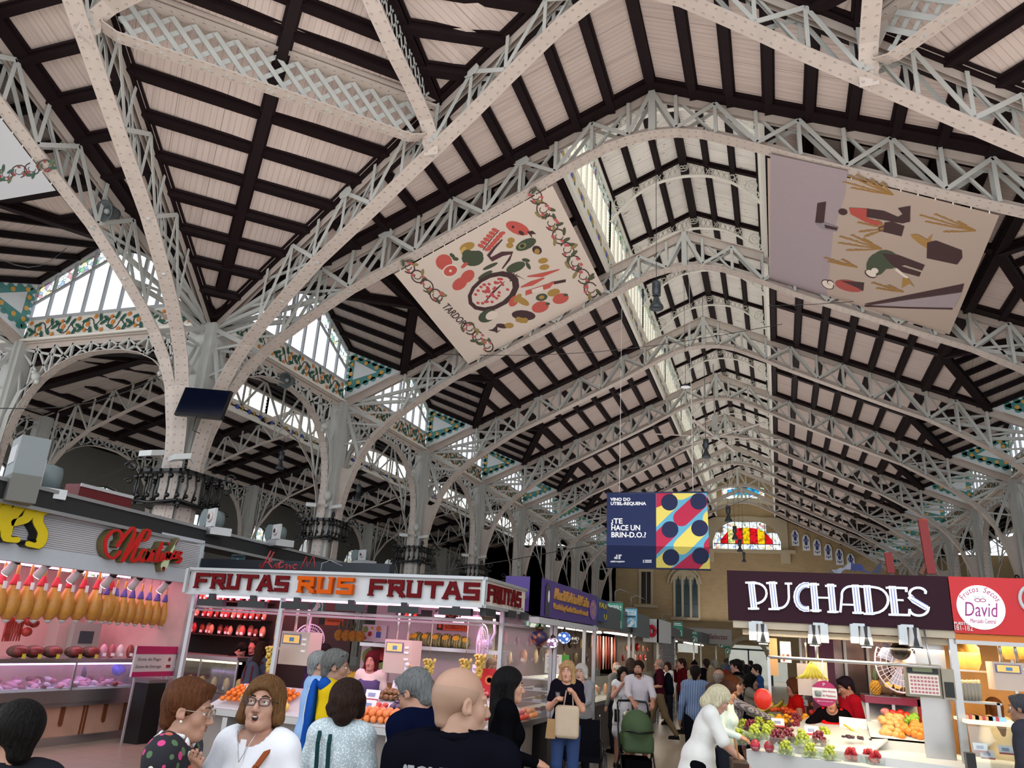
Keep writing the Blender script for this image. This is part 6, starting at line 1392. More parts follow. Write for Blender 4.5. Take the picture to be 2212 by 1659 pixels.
# self-service kiosk, information panel, bin
t=thing('payment_kiosk','grey-green payment kiosk with a small screen in the ham stall','kiosk',(XH-1.5,at(178,1370,X=XH-1.5).y,0)); zk=at(178,1352,X=XH-1.5).z
m=MB(); m.box((-.2,-.28,zk-.5),(.1,.28,zk+.05)); m.build('cabinet',mat('kiosk_grey','#8f9c94',.5),t); m=MB(); m.box((.1,-.15,zk-.28),(.11,.14,zk-.08)); m.build('screen',mat('kiosk_screen','#2a4048',.3),t); m=MB(); m.box((-.25,-.5,zk-.55),(.0,-.25,zk+.1)); m.build('side_unit',mat('kiosk_side','#a69c94',.5),t)
t=thing('information_panel','white and magenta panel reading Zona de Pago and Zona de Entrega','sign',(0,0,0)); xi=XH-.05
a=at(297,1395,X=xi); b=at(372,1462,X=xi); ya_,yb_=a.y,b.y; za_,zb_=at(335,1396,X=xi).z,at(335,1461,X=xi).z
m=MB(); m.box((xi-.04,ya_,zb_),(xi,yb_,za_)); m.build('panel',WHP,t); m=MB(); h_=za_-zb_; m.box((xi,ya_,za_-h_*.26),(xi+.006,yb_,za_)); m.box((xi,ya_,zb_),(xi+.006,yb_,zb_+h_*.16)); m.build('magenta_band',mat('magenta_print','#a81c5c',.5),t)
w_=yb_-ya_
for tx,f0,f1,g0,g1,c in (('Zona de Pago',.06,.62,.50,.62,'#6a5f66'),('Zona de Entrega',.04,.66,.26,.38,'#6a5f66')): slabtext(t,tx,ya_+w_*f0,ya_+w_*f1,zb_+h_*g0,zb_+h_*g1,0,mat('ink_'+c.strip('#'),c,.6),.001,X=xi+.008,bold=0)
m=MB(); m.disc((xi+.008,ya_+w_*.84,zb_+h_*.56),(0,1,0),(0,0,1),.03,.035,10); m.box((xi+.002,ya_+w_*.79,zb_+h_*.28),(xi+.008,ya_+w_*.89,zb_+h_*.38)); m.build('icon',mat('maroon_print','#8a1230',.5),t); m=MB(); m.bar((xi-.02,ya_+.1,0),(xi-.02,ya_+.1,zb_),.03,.03,(1,0,0)); m.bar((xi-.02,yb_-.1,0),(xi-.02,yb_-.1,zb_),.03,.03,(1,0,0)); m.build('stand',ALU,t)
t=thing('litter_bin','tall black bin beside the ham counter','bin',(XH-.1,at(320,1500,X=XH-.1).y,0)); m=MB(); m.box((-.2,-.2,0),(.15,.2,.92)); m.build('body',BLKP,t); m=MB(); m.box((-.22,-.22,.92),(.17,.22,.97)); m.build('lid',mat('bin_lid','#6a6466',.4),t)
def xsign(X,u0,v0,u1,v1,label,bg,lines):
 a=at(u0,(v0+v1)/2,X=X); b=at(u1,(v0+v1)/2,X=X); um=(u0+u1)/2; zt_=at(um,v0,X=X).z; zb_=at(um,v1,X=X).z; t=thing('sign_board',label,'sign'); m=MB(); m.box((X-.03,a.y,zb_),(X,b.y,zt_)); m.build('panel',mat('panel_'+bg.strip('#'),bg,.5),t)
 for tx,f0,f1,g0,g1,c in lines: slabtext(t,tx,a.y+(b.y-a.y)*f0,a.y+(b.y-a.y)*f1,zb_+(zt_-zb_)*g0,zb_+(zt_-zb_)*g1,0,mat('ink_'+c.strip('#'),c,.6),.002,X=X+.008,bold=.01)
 return t
xsign(XH-2.5,196,1330,246,1365,'brown board with white capitals on the back wall of the ham stall','#4a1c12',[('ANCHEZ',.05,.95,.6,.9,'#e8d6c8'),('GALLO',.1,.85,.08,.38,'#e8d6c8')])
xsign(XH-2.48,345,1350,376,1395,'small dark poster with a white plate at the right end of the ham stall','#3a1c14',[('AL VACIO',.2,.8,.8,.9,'#c9a03a')])
xsign(XH-2.47,300,1330,345,1392,'landscape photo of a meadow with trees behind the hams','#8f7a34',[])
SA=Proto(lambda l:_saus(l),'red sausages hanging on the left')
def _saus(label):
 t=thing('hanging_sausage',label,'sausage'); m=MB(); m.tube([(0,0,.0),(.01,0,-.12),(0,.01,-.25),(.01,0,-.42)],[.012,.02,.02,.012],7); m.build('sausage_body',mat('sausage_red','#a83a30',.4,noise=.3,nscale=20),t); m=MB(); m.tube([(0,0,0),(0,0,.15)],.003,3); m.build('string',CREAM,t); return t
for i in range(8): p=at(18+i*5,1328,X=XH-.9); SA.put(p,'thin red sausage hanging at the far left of the ham stall, %s in the row'%ORD[i],i,.9)
SO=Proto(lambda l:_sobra(l),'round red sausages')
def _sobra(label):
 t=thing('round_sausage',label,'sausage'); m=MB(); m.ball((0,0,0),.075,12,8,0,(1,1,.9)); m.build('body',mat('sobrasada_red','#9a2c20',.4,noise=.2,nscale=12),t); m=MB(); m.tube([(0,0,.07),(0,0,.16)],.004,4); m.build('string',CREAM,t); return t
for i,(u,v) in enumerate(((62,1322),(80,1325),(64,1342),(74,1346),(58,1365))): SO.put(at(u,v,X=XH-.8),'round red sausage hanging left of the kiosk, %s from the top'%ORD[i])
# grey ventilation duct band above the left stalls with round blowers
xd=-9.6; p0=at(0,1033,X=xd);
e1=at(822,1237,X=xd); zD=(p0.z+e1.z)/2;
t=thing('service_duct','long grey mesh-faced duct running above the left stalls','duct'); D0=at(0,1033,Z=p0.z); D1=at(826,1237,Z=p0.z)
m=MB(); d=(D1-D0); d.normalize(); A_=D0-d*3; hh=p0.z-at(0,1082,X=xd).z; m.slab([A_,D1,D1-Vector((0,0,hh)),A_-Vector((0,0,hh))],(-1,0,0),.9)
m.build('mesh_face',mat('duct_mesh','#2c2e30',.7,noise=.2,nscale=60),t); m=MB();
for z in (0,-hh): m.bar(A_+Vector((.02,0,z)),D1+Vector((.02,0,z)),.03,.05)
m.build('edge_rail',ALU,t)
for i,(u,v,r) in enumerate(((108,1027,.24),(472,1120,.22),(610,1150,.2),(792,1200,.17))):
 p=at(u,v,X=xd-.2); t=thing('air_blower','grey round air blower with a square white nozzle on the duct, %s from the left'%ORD[i],'blower',p,-.5,'air blowers on the duct'); r*=.85
 m=MB(); m.lathe([(r,-.25),(r*1.02,0),(r*.9,.1)],20,loc=(-.35,.1,0),ax=(0,1,0)); m.build('scroll_housing',mat('blower_grey','#6f7c7e',.5),t); m=MB(); m.box((-.12,-.17,-r*.95),(r*1.1,-.12,r*.85)); m.build('front_plate',WHP,t); m=MB(); m.lathe([(r*.55,0),(r*.5,.03),(r*.3,.04),(r*.28,.02)],20,loc=(.05,-.17,0),ax=(0,-1,0)); m.build('nozzle_ring',mat('nozzle_cream','#c9beb8',.5),t); m=MB(); m.lathe([(r*.22,.0),(r*.22,.045)],14,loc=(.05,-.17,0),ax=(0,-1,0)); m.build('nozzle_opening',BLKP,t); m=MB(); m.box((-.4,-.15,-r-.12),(.1,.25,-r+.02)); m.build('foot',ALU,t)
p=at(28,985,X=xd-.1); t=thing('air_conditioner','grey square air unit with a reflective window at the far left','air conditioner',p,-.5); m=MB(); m.box((-.28,0,-.26),(.28,.35,.26)); m.build('housing',mat('unit_grey','#7f8688',.5),t); m=MB(); m.box((-.2,-.01,-.1),(.2,0,.14)); m.build('window_plate',STEEL,t); m=MB(); m.box((-.3,0,-.62),(.3,.35,-.26)); m.build('base_box',mat('unit_base','#6a6a66',.7),t)
t=thing('roof_cabinet','low maroon and white cabinet on top of the duct behind the ham signboard','cabinet'); a=at(168,1072,X=xd-.5); b=at(283,1092,X=xd-.5); m=MB(); m.box((xd-.8,a.y,p0.z),(xd-.5,b.y,p0.z+.28)); m.build('body',mat('maroon_box','#6a1c20',.5),t); m=MB(); m.box((xd-.5,a.y,p0.z+.24),(xd-.48,b.y,p0.z+.29)); m.build('white_edge',WHP,t)
# dark blue box fronts and pink script above the fruit sign
t=thing('dark_signbox','dark teal box front above the FRUTAS board','sign box'); m=MB(); a=at(440,1180,Y=11.5); b=at(840,1240,Y=11.5); m.box((a.x,11.5,ZT-.1),(b.x,11.7,ZT+.42)); m.build('panel',mat('dark_teal','#101c26',.4),t)
t=thing('neon_script','red neon script sign above the FRUTAS board','sign'); m=MB(); yN=10.8
for st in [[(560,1222),(568,1215),(562,1228)],[(566,1228),(585,1190),(592,1192),(580,1215),(588,1228)],[(572,1216),(588,1212)],[(590,1226),(596,1218),(598,1228),(604,1216)],[(606,1212),(602,1228),(612,1224)],[(598,1218),(612,1214)],[(614,1222),(620,1218),(618,1230),(626,1220),(628,1230)],[(632,1222),(640,1219),(644,1226),(636,1230),(632,1222)],[(650,1230),(662,1202),(664,1226),(678,1200),(680,1226)]]: m.tube([at(u,v,Y=yN) for u,v in st],.012,5)
m.build('neon_tube',mat('neon_red','#a83238',.4),t)
# ================= purple stall on the aisle
XP=-3.12
t=thing('purple_stall','deli stall with the purple signboard and gold gothic lettering','market stall'); a=at(1166,1247,X=XP); b=at(1291,1288,X=XP); za_=(at(1168,1247,X=XP).z+at(1290,1288,X=XP).z)/2; zb_=(at(1180,1335,X=XP).z+at(1290,1350,X=XP).z)/2
y0p,y1p=a.y,b.y; PUR=mat('purple_board','#47307a',.5)
m=MB(); m.slab([(XP,y0p,zb_),(XP,y1p,zb_),(XP,y1p,za_),(XP,y0p,za_)],(-1,0,0),.14); m.slab([(XP,y0p,zb_),(XP-.5,y0p,zb_),(XP-.5,y0p,za_),(XP,y0p,za_)],(0,1,0),.1); m.build('signboard',PUR,t)
L_=y1p-y0p; H_=za_-zb_; GL=mat('gold_letters','#c08a3c',.4)
slabtext(t,'Alhacabi Delicias del Caribe',y0p+L_*.20,y0p+L_*.80,zb_+H_*.52,zb_+H_*.84,0,GL,.01,X=XP+.012,bold=.03); slabtext(t,'Pastelada y Gamba Salazon Artesanal',y0p+L_*.20,y0p+L_*.78,zb_+H_*.20,zb_+H_*.42,0,GL,.01,X=XP+.012,bold=.03)
m=MB(); m.disc((XP+.012,y0p+L_*.895,zb_+H_*.5),(0,1,0),(0,0,1),L_*.075,H_*.33,20); m.build('round_emblem',mat('emblem_lilac','#8c62a8',.5),t); m=MB()
for dy,dz,r in ((-.03,.15,.03),(0,.2,.035),(.035,.1,.03),(-.02,-.1,.03),(.02,-.12,.03),(0,0,.03)): m.disc((XP+.016,y0p+L_*(.895+dy),zb_+H_*(.5+dz)),(0,1,0),(0,0,1),L_*r*.5,H_*r*2.4,8)
m.build('emblem_figures',mat('emblem_gold','#b08a6a',.5),t)
m=MB(); m.slab([(XP+.01,y0p+L_*f,zb_+H_*g) for f,g in ((.08,.04),(.14,.04),(.14,.8),(.11,.92),(.08,.8))],(1,0,0),.006); m.build('saint_niche',mat('niche_dark','#3a3540',.5),t); m=MB(); m.disc((XP+.02,y0p+L_*.115,zb_+H_*.55),(0,1,0),(0,0,1),L_*.014,H_*.17,10); m.build('saint_face',CARD,t)
YP1=y1p-.1
m=MB(); m.slab([(XP-.1,y0p,zb_),(XP-.1,y1p,zb_),(XP-2,y1p,zb_+.2),(XP-2,y0p,zb_+.2)],(0,0,1),.04); m.build('canopy',WHP,t); m=MB(); m.box((XP-.14,y0p,zb_-.1),(XP+.02,y1p,zb_-.02)); m.build('blind_box',WHP,t)
m=MB(); m.box((XP-2.05,YB+.4,0),(XP-1.95,y1p,zb_+.1)); m.build('back_wall',mat('deli_wall','#9c9488',.6),t)
m=MB(); m.bar((XP,y1p-.2,0),(XP,y1p-.2,zb_),.07,.06,(1,0,0)); m.bar((XP-.05,YB+.4,.9),(XP-.05,YB+.4,zb_),.05,.05,(1,0,0)); m.bar((XP-.06,(YB+y1p)/2,.9),(XP-.06,(YB+y1p)/2,1.5),.04,.04,(1,0,0)); m.bar((XP-.06,y1p-.9,.9),(XP-.06,y1p-.9,1.5),.04,.04,(1,0,0)); m.build('posts',ALU,t)
t=thing('deli_counter','dark fronted deli counter with a steel ledge behind the blonde woman','counter'); m=MB(); m.box((XP-.8,YB+.42,0),(XP-.12,y1p-.15,.82)); m.build('dark_front',mat('counter_dark','#201c1c',.3),t); m=MB(); m.box((XP-.85,YB+.42,.86),(XP-.02,y1p-.1,.93)); m.box((XP-.12,YB+.42,.62),(XP-.08,y1p-.15,.67)); m.box((XP-.14,YB+.42,.08),(XP-.08,y1p-.15,.14)); m.build('steel_ledge',STEEL,t); m=MB(); m.slab([(XP-.1,YB+.45,.93),(XP-.1,y1p-.2,.93),(XP-.14,y1p-.2,1.45),(XP-.14,YB+.45,1.45)],(-1,0,0),.01); m.build('front_glass',PANE,t); m=MB(); [m.box((XP-.7,YB+.5,z),(XP-.15,y1p-.2,z+.015)) for z in (1.08,1.24,1.4)]; m.build('shelf',STEEL,t)
area((XP-.8,13,zb_-.05),(0,0,0),1.0,3,24,(1,.88,.72),'stall_light')
def mk_dish(c):
 def f(label):
  t=thing('deli_dish',label,'dish'); m=MB(); m.box((-.12,-.07,0),(.12,.07,.03)); m.build('tray',mat('tray_white','#c9cac6',.4),t); m=MB(); r_=random.Random(3)
  for i in range(9): m.ball((r_.uniform(-.09,.09),r_.uniform(-.05,.05),.04),.03,6,4)
  m.build('food',mat('food_'+c.strip('#'),c,.5,noise=.3,nscale=20),t); return t
 return f
DD=[Proto(mk_dish(c),'dishes in the deli counter') for c in ('#4a4a3a','#b08a4a','#8a3a2a','#6a7a4a')]
for k in range(3):
 for i in range(8): DD[(i+k)%4].put((XP-.35,YB+.7+i*.36,1.255-.16*k if k<2 else .935),'small dish of delicacies behind the deli glass, %s row'%('upper','middle','bottom')[k],PI/2,1)
# Turkish lamps
def turkish(u,v,X,r,cols,label,on_=0):
 p=at(u,v,X=X); t=thing('mosaic_lamp',label,'lamp',p,group='mosaic lamps under the purple board'); m=MB(); m.lathe([(r*.2,-r*.95),(r*.75,-r*.55),(r,0),(r*.8,r*.5),(r*.35,r*.75)],18);
 mm=mat('mosaic_'+cols[0].strip('#'),cols[0],.3,emit=on_,noise=.1); n=mm.node_tree; b=n.nodes['Principled BSDF']; vv=n.nodes.new('ShaderNodeTexVoronoi'); vv.inputs['Scale'].default_value=16; tc=n.nodes.new('ShaderNodeTexCoord'); n.links.new(tc.outputs['Object'],vv.inputs['Vector']); c=mixc(n,NM(n,'GREATER_THAN',vv.outputs['Distance'],.42),rgb(cols[0]),rgb(cols[1])); n.links.new(c,b.inputs['Base Color']); n.links.new(c,b.inputs['Emission Color'])
 m.build('glass_globe',mm,t); m=MB(); m.lathe([(r*.38,r*.7),(r*.5,r*1.05),(r*.2,r*1.15),(r*.05,r*1.5)],12); m.lathe([(.004,-r*1.9),(r*.08,-r*1.6),(r*.12,-r*1.2),(r*.35,-r*.9)],10); m.build('brass_fitting',mat('aged_brass','#4a3420',.4,.6),t); m=MB(); m.tube([(0,0,r*1.4),(0,0,zb_-.03-p.z)],.006,4); m.build('chain',mat('aged_brass','#4a3420'),t)
turkish(1165,1377,XP+.0,.125,('#8a4a1c','#2a1a3a'),'amber and blue mosaic lamp, largest of the hanging globes',.25); turkish(1194,1388,XP-.05,.085,('#e8e6f4','#6a4a6a'),'small white glowing mosaic lamp between the amber and blue ones',1.2); turkish(1219,1377,XP-.02,.105,('#cfe0fa','#3a5aa0'),'light blue glowing mosaic lamp',1.0); turkish(1243,1382,XP-.04,.07,('#b8b4aa','#3a342a'),'small silver lattice lamp right of the blue mosaic lamp',.2)
signbox(1178,1412,1212,1456,12.4,'#e6e4e2','white notice sheet with red heading behind the blonde woman',[('#',.1,.8,.85,.9,'#b04048'),('#',.1,.85,.7,.72,'#8a8a8a'),('#',.1,.85,.6,.62,'#8a8a8a'),('#',.1,.8,.5,.52,'#8a8a8a'),('o',.15,.55,.05,.35,'#b8b43a')],name='notice',cat='notice')
signbox(1214,1414,1229,1432,12.5,'#4a9a3a','small green notice behind the blonde woman',[],name='notice',cat='notice')
# ================= next stalls along the aisle (farther left row)
def aisle_board(u0,v0t,v0b,u1,v1t,v1b,X,bg,label,lines=(),name='shop_board'):
 a=at(u0,v0t,X=X); a2=at(u0,v0b,X=X); b=at(u1,v1t,X=X); b2=at(u1,v1b,X=X); t=thing(name,label,'shop sign'); zt_=(a.z+b.z)/2; zb2=(a2.z+b2.z)/2
 m=MB(); m.box((X-.1,a.y,zb2),(X,b.y,zt_)); m.build('panel',mat('panel_'+bg.strip('#'),bg,.5),t)
 for tx,f0,f1,g0,g1,c in lines: slabtext(t,tx,a.y+(b.y-a.y)*f0,a.y+(b.y-a.y)*f1,zb2+(zt_-zb2)*g0,zb2+(zt_-zb2)*g1,0,mat('ink_'+c.strip('#'),c,.5),.003,X=X+.01,bold=.01)
 return t,a.y,b.y,zb2,zt_
aisle_board(1292,1293,1340,1312,1298,1345,-3.2,'#26407a','dark blue board with yellow capitals beside the purple board',[('KALA',.1,.9,.6,.85,'#d9c41c'),('U',.6,.9,.1,.35,'#d9c41c')])
aisle_board(1376,1320,1378,1403,1337,1376,-3.16,'#5a6262','grey-green end board left of the white board with the red logo')
t=thing('shop_board','white box sign with a red logo like S and Q','shop sign',at(1421,1362,Y=21.5)); a=at(1389,1336,Y=21.5); b=at(1423,1388,Y=21.5); cx=t.location
m=MB(); m.box((a.x-cx.x,0,b.z-cx.z),(b.x-cx.x,.5,a.z-cx.z)); m.build('front_panel',WHP,t); a3=at(1441,1348,Y=22.5)
m=MB(); m.slab([(b.x-cx.x,0,b.z-cx.z),(b.x-cx.x+.05,2.2,b.z-cx.z),(b.x-cx.x+.05,2.2,a.z-cx.z),(b.x-cx.x,0,a.z-cx.z)],(-1,0,0),.05); m.build('side_panel',mat('panel_pale','#c9cac8',.5),t)
w_=b.x-a.x; h_=a.z-b.z; slabtext(t,'S',a.x-cx.x+w_*.0,a.x-cx.x+w_*.3,b.z-cx.z+h_*.33,b.z-cx.z+h_*.68,-.02,mat('logo_red','#b8142e',.4),.005,bold=.04)
m=MB(); m.tube([(a.x-cx.x+w_*.58+math.cos(q)*w_*.2,-.03,b.z-cx.z+h_*.48+math.sin(q)*h_*.2) for q in [k*PI/8 for k in range(17)]],.05,6); m.build('logo_ring',mat('logo_red','#b8142e'),t)
# dark generic stall volumes with lit interiors along the left row and behind the crowd
def back_stall(x0,x1,y0,y1,zt,label,lite,col,goods,n=18,face='x'):
 t=thing('market_stall',label,'market stall'); m=MB(); m.box((x0,y0,zt-.45),(x1,y1,zt)); m.build('fascia',mat('fascia_'+col.strip('#'),col,.5),t); m=MB(); m.box((x0,y0,0),(x0+.1,y1,zt-.4)); m.build('back_wall',mat('stall_interior','#5a4a40',.6),t); m=MB(); m.box((x1-.7,y0,0),(x1-.1,y1,.85)); m.build('counter',mat('counter_brown','#4a3a34',.4),t); m=MB(); m.box((x1-.75,y0,.85),(x1-.05,y1,.92)); m.build('ledge',STEEL,t); m=MB(); m.slab([(x1-.12,y0+.1,.92),(x1-.12,y1-.1,.92),(x1-.2,y1-.1,1.35),(x1-.2,y0+.1,1.35)],(-1,0,0),.01); m.build('glass',PANE,t)
 m=MB(); m.box((x1-.8,y0+.1,zt-.50),(x1-.7,y1-.1,zt-.46)); m.build('light_tube',WARMT,t); m=MB(); [m.bar((x1-.05,y,0),(x1-.05,y,zt-.4),.06,.06,(1,0,0)) for y in (y0+.05,y1-.05)]; m.build('posts',ALU,t)
 area((x1-.8,(y0+y1)/2,zt-.55),(0,0,0),.8,y1-y0-.3,lite,(1,.85,.68),'stall_light')
 P=[Proto(mk_pack(c),'goods of the farther stalls') for c in goods]; r_=random.Random(int(y0*10))
 for i in range(n): P[i%len(P)].put((x1-.45+r_.uniform(-.15,.1),y0+.3+(y1-y0-.6)*i/n,.92+.0),'goods on the ledge of the '+label,r_.uniform(0,6),r_.uniform(.9,1.4))
 for i in range(n//2): P[i%len(P)].put((x0+.25,y0+.3+(y1-y0-.6)*i/(n/2),1.5+.35*(i%2)),'goods hanging inside the '+label,r_.uniform(0,6),r_.uniform(1,1.8))
back_stall(-5.4,-3.3,14.2,18.9,2.72,'warm-lit charcuterie stall beyond the purple board',70,'#4c5252',('#c98a5a','#a8443a','#e0c090','#6a3a2a'))
back_stall(-5.4,-3.3,19.4,23.6,2.75,'dark stall under the white board with the red logo',20,'#3f4446',('#c9b070','#3a2a22','#8a7a5a'),12)
back_stall(-5.4,-3.3,27.5,34,2.8,'red-lit meat stall behind the crowd',80,'#56504c',('#c23a30','#e0a070','#a82420'),20)
back_stall(-5.4,-3.2,36,45,2.8,'grey fronted farthest stall in the left row',60,'#4a5256',('#8a9a8a','#c9c0a0'),16)
t=thing('roller_shutter','closed grey slatted shutter between the far stalls','shutter'); m=MB()
for i in range(26): m.box((-3.32,24.0,.05+i*.09),(-3.28+(.012 if i%2 else 0),26.9,.13+i*.09))
m.build('slats',mat('shutter_grey','#77767a',.5,.3),t); m=MB(); m.box((-3.36,23.9,2.35),(-3.1,27,2.62)); m.build('box',mat('shutter_box','#5a5c5e',.5),t)
t=thing('shop_board','pale board with red script hanging before the end wall','shop sign',at(1530,1374,Y=40)); m=MB(); m.box((-1.1,0,-.35),(1.1,.1,.35)); m.build('panel',mat('panel_dim','#9c9894',.6),t); slabtext(t,'Carnes Selectas',-.8,.9,-.12,.12,-.01,mat('ink_maroon','#6a2030',.5),.002,shear=.2)
# dried items hanging in the charcuterie
for i in range(9):
 p=at(1280+i*6,1375,X=-3.7); m=MB(); m.tube([(0,0,0),(.01,0,-.35),(0,0,-.7)],[.02,.03,.012],6); o=m.build('hanging_sausage',mat('ham_strip%d'%(i%3),('#7a2420','#d9b8a8','#a85a4a')[i%3],.5)); o.location=(p.x,p.y,2.15); tag(o,'long dried sausage hanging beyond the white post, %s in the row'%ORD[i],'sausage','dried sausages beyond the white post')
# ================= plum-signed stall
YU=9.6
def uz(u,v): return at(u,v,Y=YU)
a=uz(1570,1232); b=uz(2048,1245); c=uz(1573,1340); d=uz(2055,1361); e=uz(2240,1251); f=uz(2240,1368)
ZPt=(a.z+b.z)/2; ZPb=(c.z+d.z)/2
t=thing('fruit_stall','fruit stall under the dark plum signboard','market stall')
m=MB(); m.box((a.x,YU,ZPb),(b.x-.01,YU+.12,ZPt)); m.build('signboard',mat('plum_board','#2c0c1c',.6,noise=.03,spec=.2),t)
LW_=mat('letter_white_lit','#f0f4ff',.4,emit=.25); LBL=mat('letter_blue_line','#4a5ab0',.5)
def uv2(u,v): p=uz(u,v); return Vector((p.x,YU-.02,p.z))
def lt(strokes,w,name,lines=()):
 m=MB()
 for st,ww in strokes:
  for p,q in zip(st,st[1:]):
   P,Q=uv2(*p),uv2(*q); dd=(Q-P).normalized()*ww*.25; m.bar(P-dd,Q+dd,ww,.03,Vector((0,1,0)))
 m.build('letter_'+name,LW_,t); m=MB()
 for st in lines:
  for p,q in zip(st,st[1:]): P,Q=uv2(*p)-Vector((0,.018,0)),uv2(*q)-Vector((0,.018,0)); m.bar(P,Q,.006,.004,Vector((0,1,0)))
 if lines: m.build('letter_lines',LBL,t)
def arc(cx,cy,rx,ry,a0,a1,n=10): return [(cx+rx*math.cos(math.radians(a0+(a1-a0)*i/n)),cy-ry*math.sin(math.radians(a0+(a1-a0)*i/n))) for i in range(n+1)]
px=4.6/2212*9.8/1.0; W1=.072; W2=.024
# thick stems (slanted a touch), thin bowls
def stem(u0,u1,v0=1260,v1=1314): return ([(u0,v0),(u1,v1)],W1)
def sl(u0,u1,v0=1262,v1=1312): return [[(u0-3,v0),(u1-3,v1)],[(u0+3,v0),(u1+3,v1)]]
def serif(u,v,w=11): return ([(u-w,v),(u+w,v)],W2*.9)
lt([stem(1623,1629),serif(1622,1259),serif(1628,1315),([(1628,1260)]+arc(1632,1282,24,22,90,-90)+[(1630,1304)],W2)],W1,'p',sl(1623,1629))
lt([stem(1668,1674),serif(1667,1260),([(1676,1315)]+arc(1684,1290,20,24,-90,0)+[(1703,1262)],W2),serif(1703,1261,7),serif(1672,1316)],W1,'u',sl(1668,1674))
lt([(arc(1741,1290,21,26,80,280),W1*.85)],W1,'c',[arc(1741,1290,17,21,80,280),arc(1741,1290,23,29,80,280)])
lt([stem(1757,1762,1263,1319),stem(1794,1799,1265,1321),([(1762,1291),(1794,1292)],W2*.8),serif(1757,1263),serif(1762,1319),serif(1794,1266),serif(1799,1322)],W1,'h',sl(1757,1762,1265,1317)+sl(1794,1799,1267,1319))
lt([stem(1847,1853,1267,1323),([(1815,1322),(1818,1290)]+arc(1838,1285,20,18,175,90)+[(1848,1267)],W2),([(1817,1306),(1848,1307)],W2*.8),serif(1850,1267),serif(1853,1324)],W1,'a',sl(1847,1853,1269,1321))
lt([stem(1872,1878,1268,1325),serif(1871,1268),serif(1877,1326),([(1880,1268)]+arc(1886,1297,32,28,85,-85)+[(1880,1326)],W2)],W1,'d',sl(1872,1878,1270,1323))
lt([stem(1927,1933,1270,1327),([(1930,1270),(1957,1271)],W2),([(1957,1270),(1957,1278)],W2),([(1930,1296),(1950,1297)],W2*.8),([(1932,1328),(1964,1329)],W2),([(1963,1330),(1964,1321)],W2),serif(1925,1270),serif(1931,1328)],W1,'e',sl(1927,1933,1272,1325))
lt([([(1998,1282)]+arc(1982,1283,18,13,20,180)+[(1966,1290)],W2),([(1966,1290),(1974,1298),(1998,1312)],W1*.8),([(2005,1312)]+arc(1984,1316,20,14,-10,-175)+[(1964,1322)],W2)],W1,'s',[[(1968,1288),(2002,1308)],[(1966,1295),(1998,1315)]])
m=MB(); m.box((a.x+.05,YU+.02,ZPb-.08),(b.x,YU+.16,ZPb-.0)); m.box((a.x+.15,YU+.1,ZPb-.15),(b.x,YU+.3,ZPb-.09)); m.build('blind_box',mat('blind_cream','#b5a994',.5),t)
xR=b.x; YBk=13.6
m=MB(); m.slab([(a.x,YU+.12,ZPt-.15),(xR,YU+.12,ZPt-.15),(xR,YBk,ZPt-.15),(a.x,YBk,ZPt-.15)],(0,0,-1),.05); m.build('canopy',mat('canopy_beige','#c9b8a4',.6),t)
m=MB(); m.box((a.x+.9,YBk,0),(xR,YBk+.06,ZPt-.2)); m.build('back_wall',mat('back_mirror','#8a7470',.15,.75,noise=.25,nscale=3),t)
m=MB(); m.box((.42,YBk-1.0,0),(.75,YBk-.95,ZPb)); m.build('plum_pillar',mat('plum_pillar','#5a1440',.4),t)
m=MB(); [m.box((.3+i*.32,YBk-.2,.9),(.34+i*.32,YBk-.15,ZPb)) for i in range(6)]; m.build('steel_strip',STEEL,t)
m=MB(); p=at(2085,1380,Y=YU+.1); m.bar((xR-.02,YU+.1,0),(xR-.02,YU+.1,ZPb),.07,.07,(0,1,0)); m.box((xR-.35,YU+.35,0),(xR-.06,YU+.4,ZPb)); m.build('corner_post',STEEL,t)
pa,pb=at(1660,1422,Y=YU-.15),at(2010,1437,Y=YU-.15); zrl=(pa.z+pb.z)/2
m=MB(); m.tube([(pa.x,YU-.15,zrl),(pb.x+.1,YU-.15,zrl)],.018,8); m.bar((pa.x,YU-.15,zrl),(pa.x,YU-.15,at(1664,1595-70,Y=YU-.15).z),.03,.03,(0,1,0)); m.tube([(pa.x+.5,YU-.15,zrl),(pa.x+.5,YU,ZPb)],.01,5); m.tube([(pb.x,YU-.15,zrl),(pb.x,YU,ZPb)],.01,5); m.build('hanging_rail',STEEL,t)
area((1.0,YU+.5,ZPb-.2),(0,0,0),2.4,.6,42,(1,.80,.52),'stall_light'); area((.4,YU-.1,ZPb-.12),(0,0,0),1.6,.2,14,(1,.86,.62),'stall_light')
m=MB(); m.box((.0,YU+1.2,ZPb-.03),(.8,YU+1.26,ZPb)); m.box((1.0,YU+1.2,ZPb-.03),(1.9,YU+1.26,ZPb)); m.build('fluorescent_tube',WARMT,t)
for i,u in enumerate((1648,1758,1870,1976)):
 p=at(u,1368+i*3,Y=YU-.08); h=thing('heat_lamp','white bell-shaped lamp with black trim under the plum board, %s from the left'%ORD[i],'lamp',p,group='bell lamps under the plum board')
 m=MB(); m.lathe([(.045,.10),(.05,.09),(.06,.0),(.068,-.09),(.062,-.1)],16); m.build('shade',WHP,h); m=MB(); m.slab([(-.02,-.055,.1),(.02,-.055,.1),(.012,-.062,0),(.03,-.072,-.09),(-.03,-.072,-.09),(-.012,-.062,0)],(0,-1,0),.004); m.lathe([(.07,-.095),(.07,-.11)],16); m.build('black_trim',BLKP,h); m=MB(); m.lathe([(.05,-.11),(.05,-.118)],12); m.build('bulb',WARMT,h); s=-1 if i in(0,) else (1 if i==1 else -1); m=MB(); m.box((s*.07,-.02,-.08),(s*.15,.07,.12)); m.box((min(0,s*.12),0,.10),(max(0,s*.12),.06,.13)); m.build('bracket',mat('ice_white','#c9d0d4',.4),h)
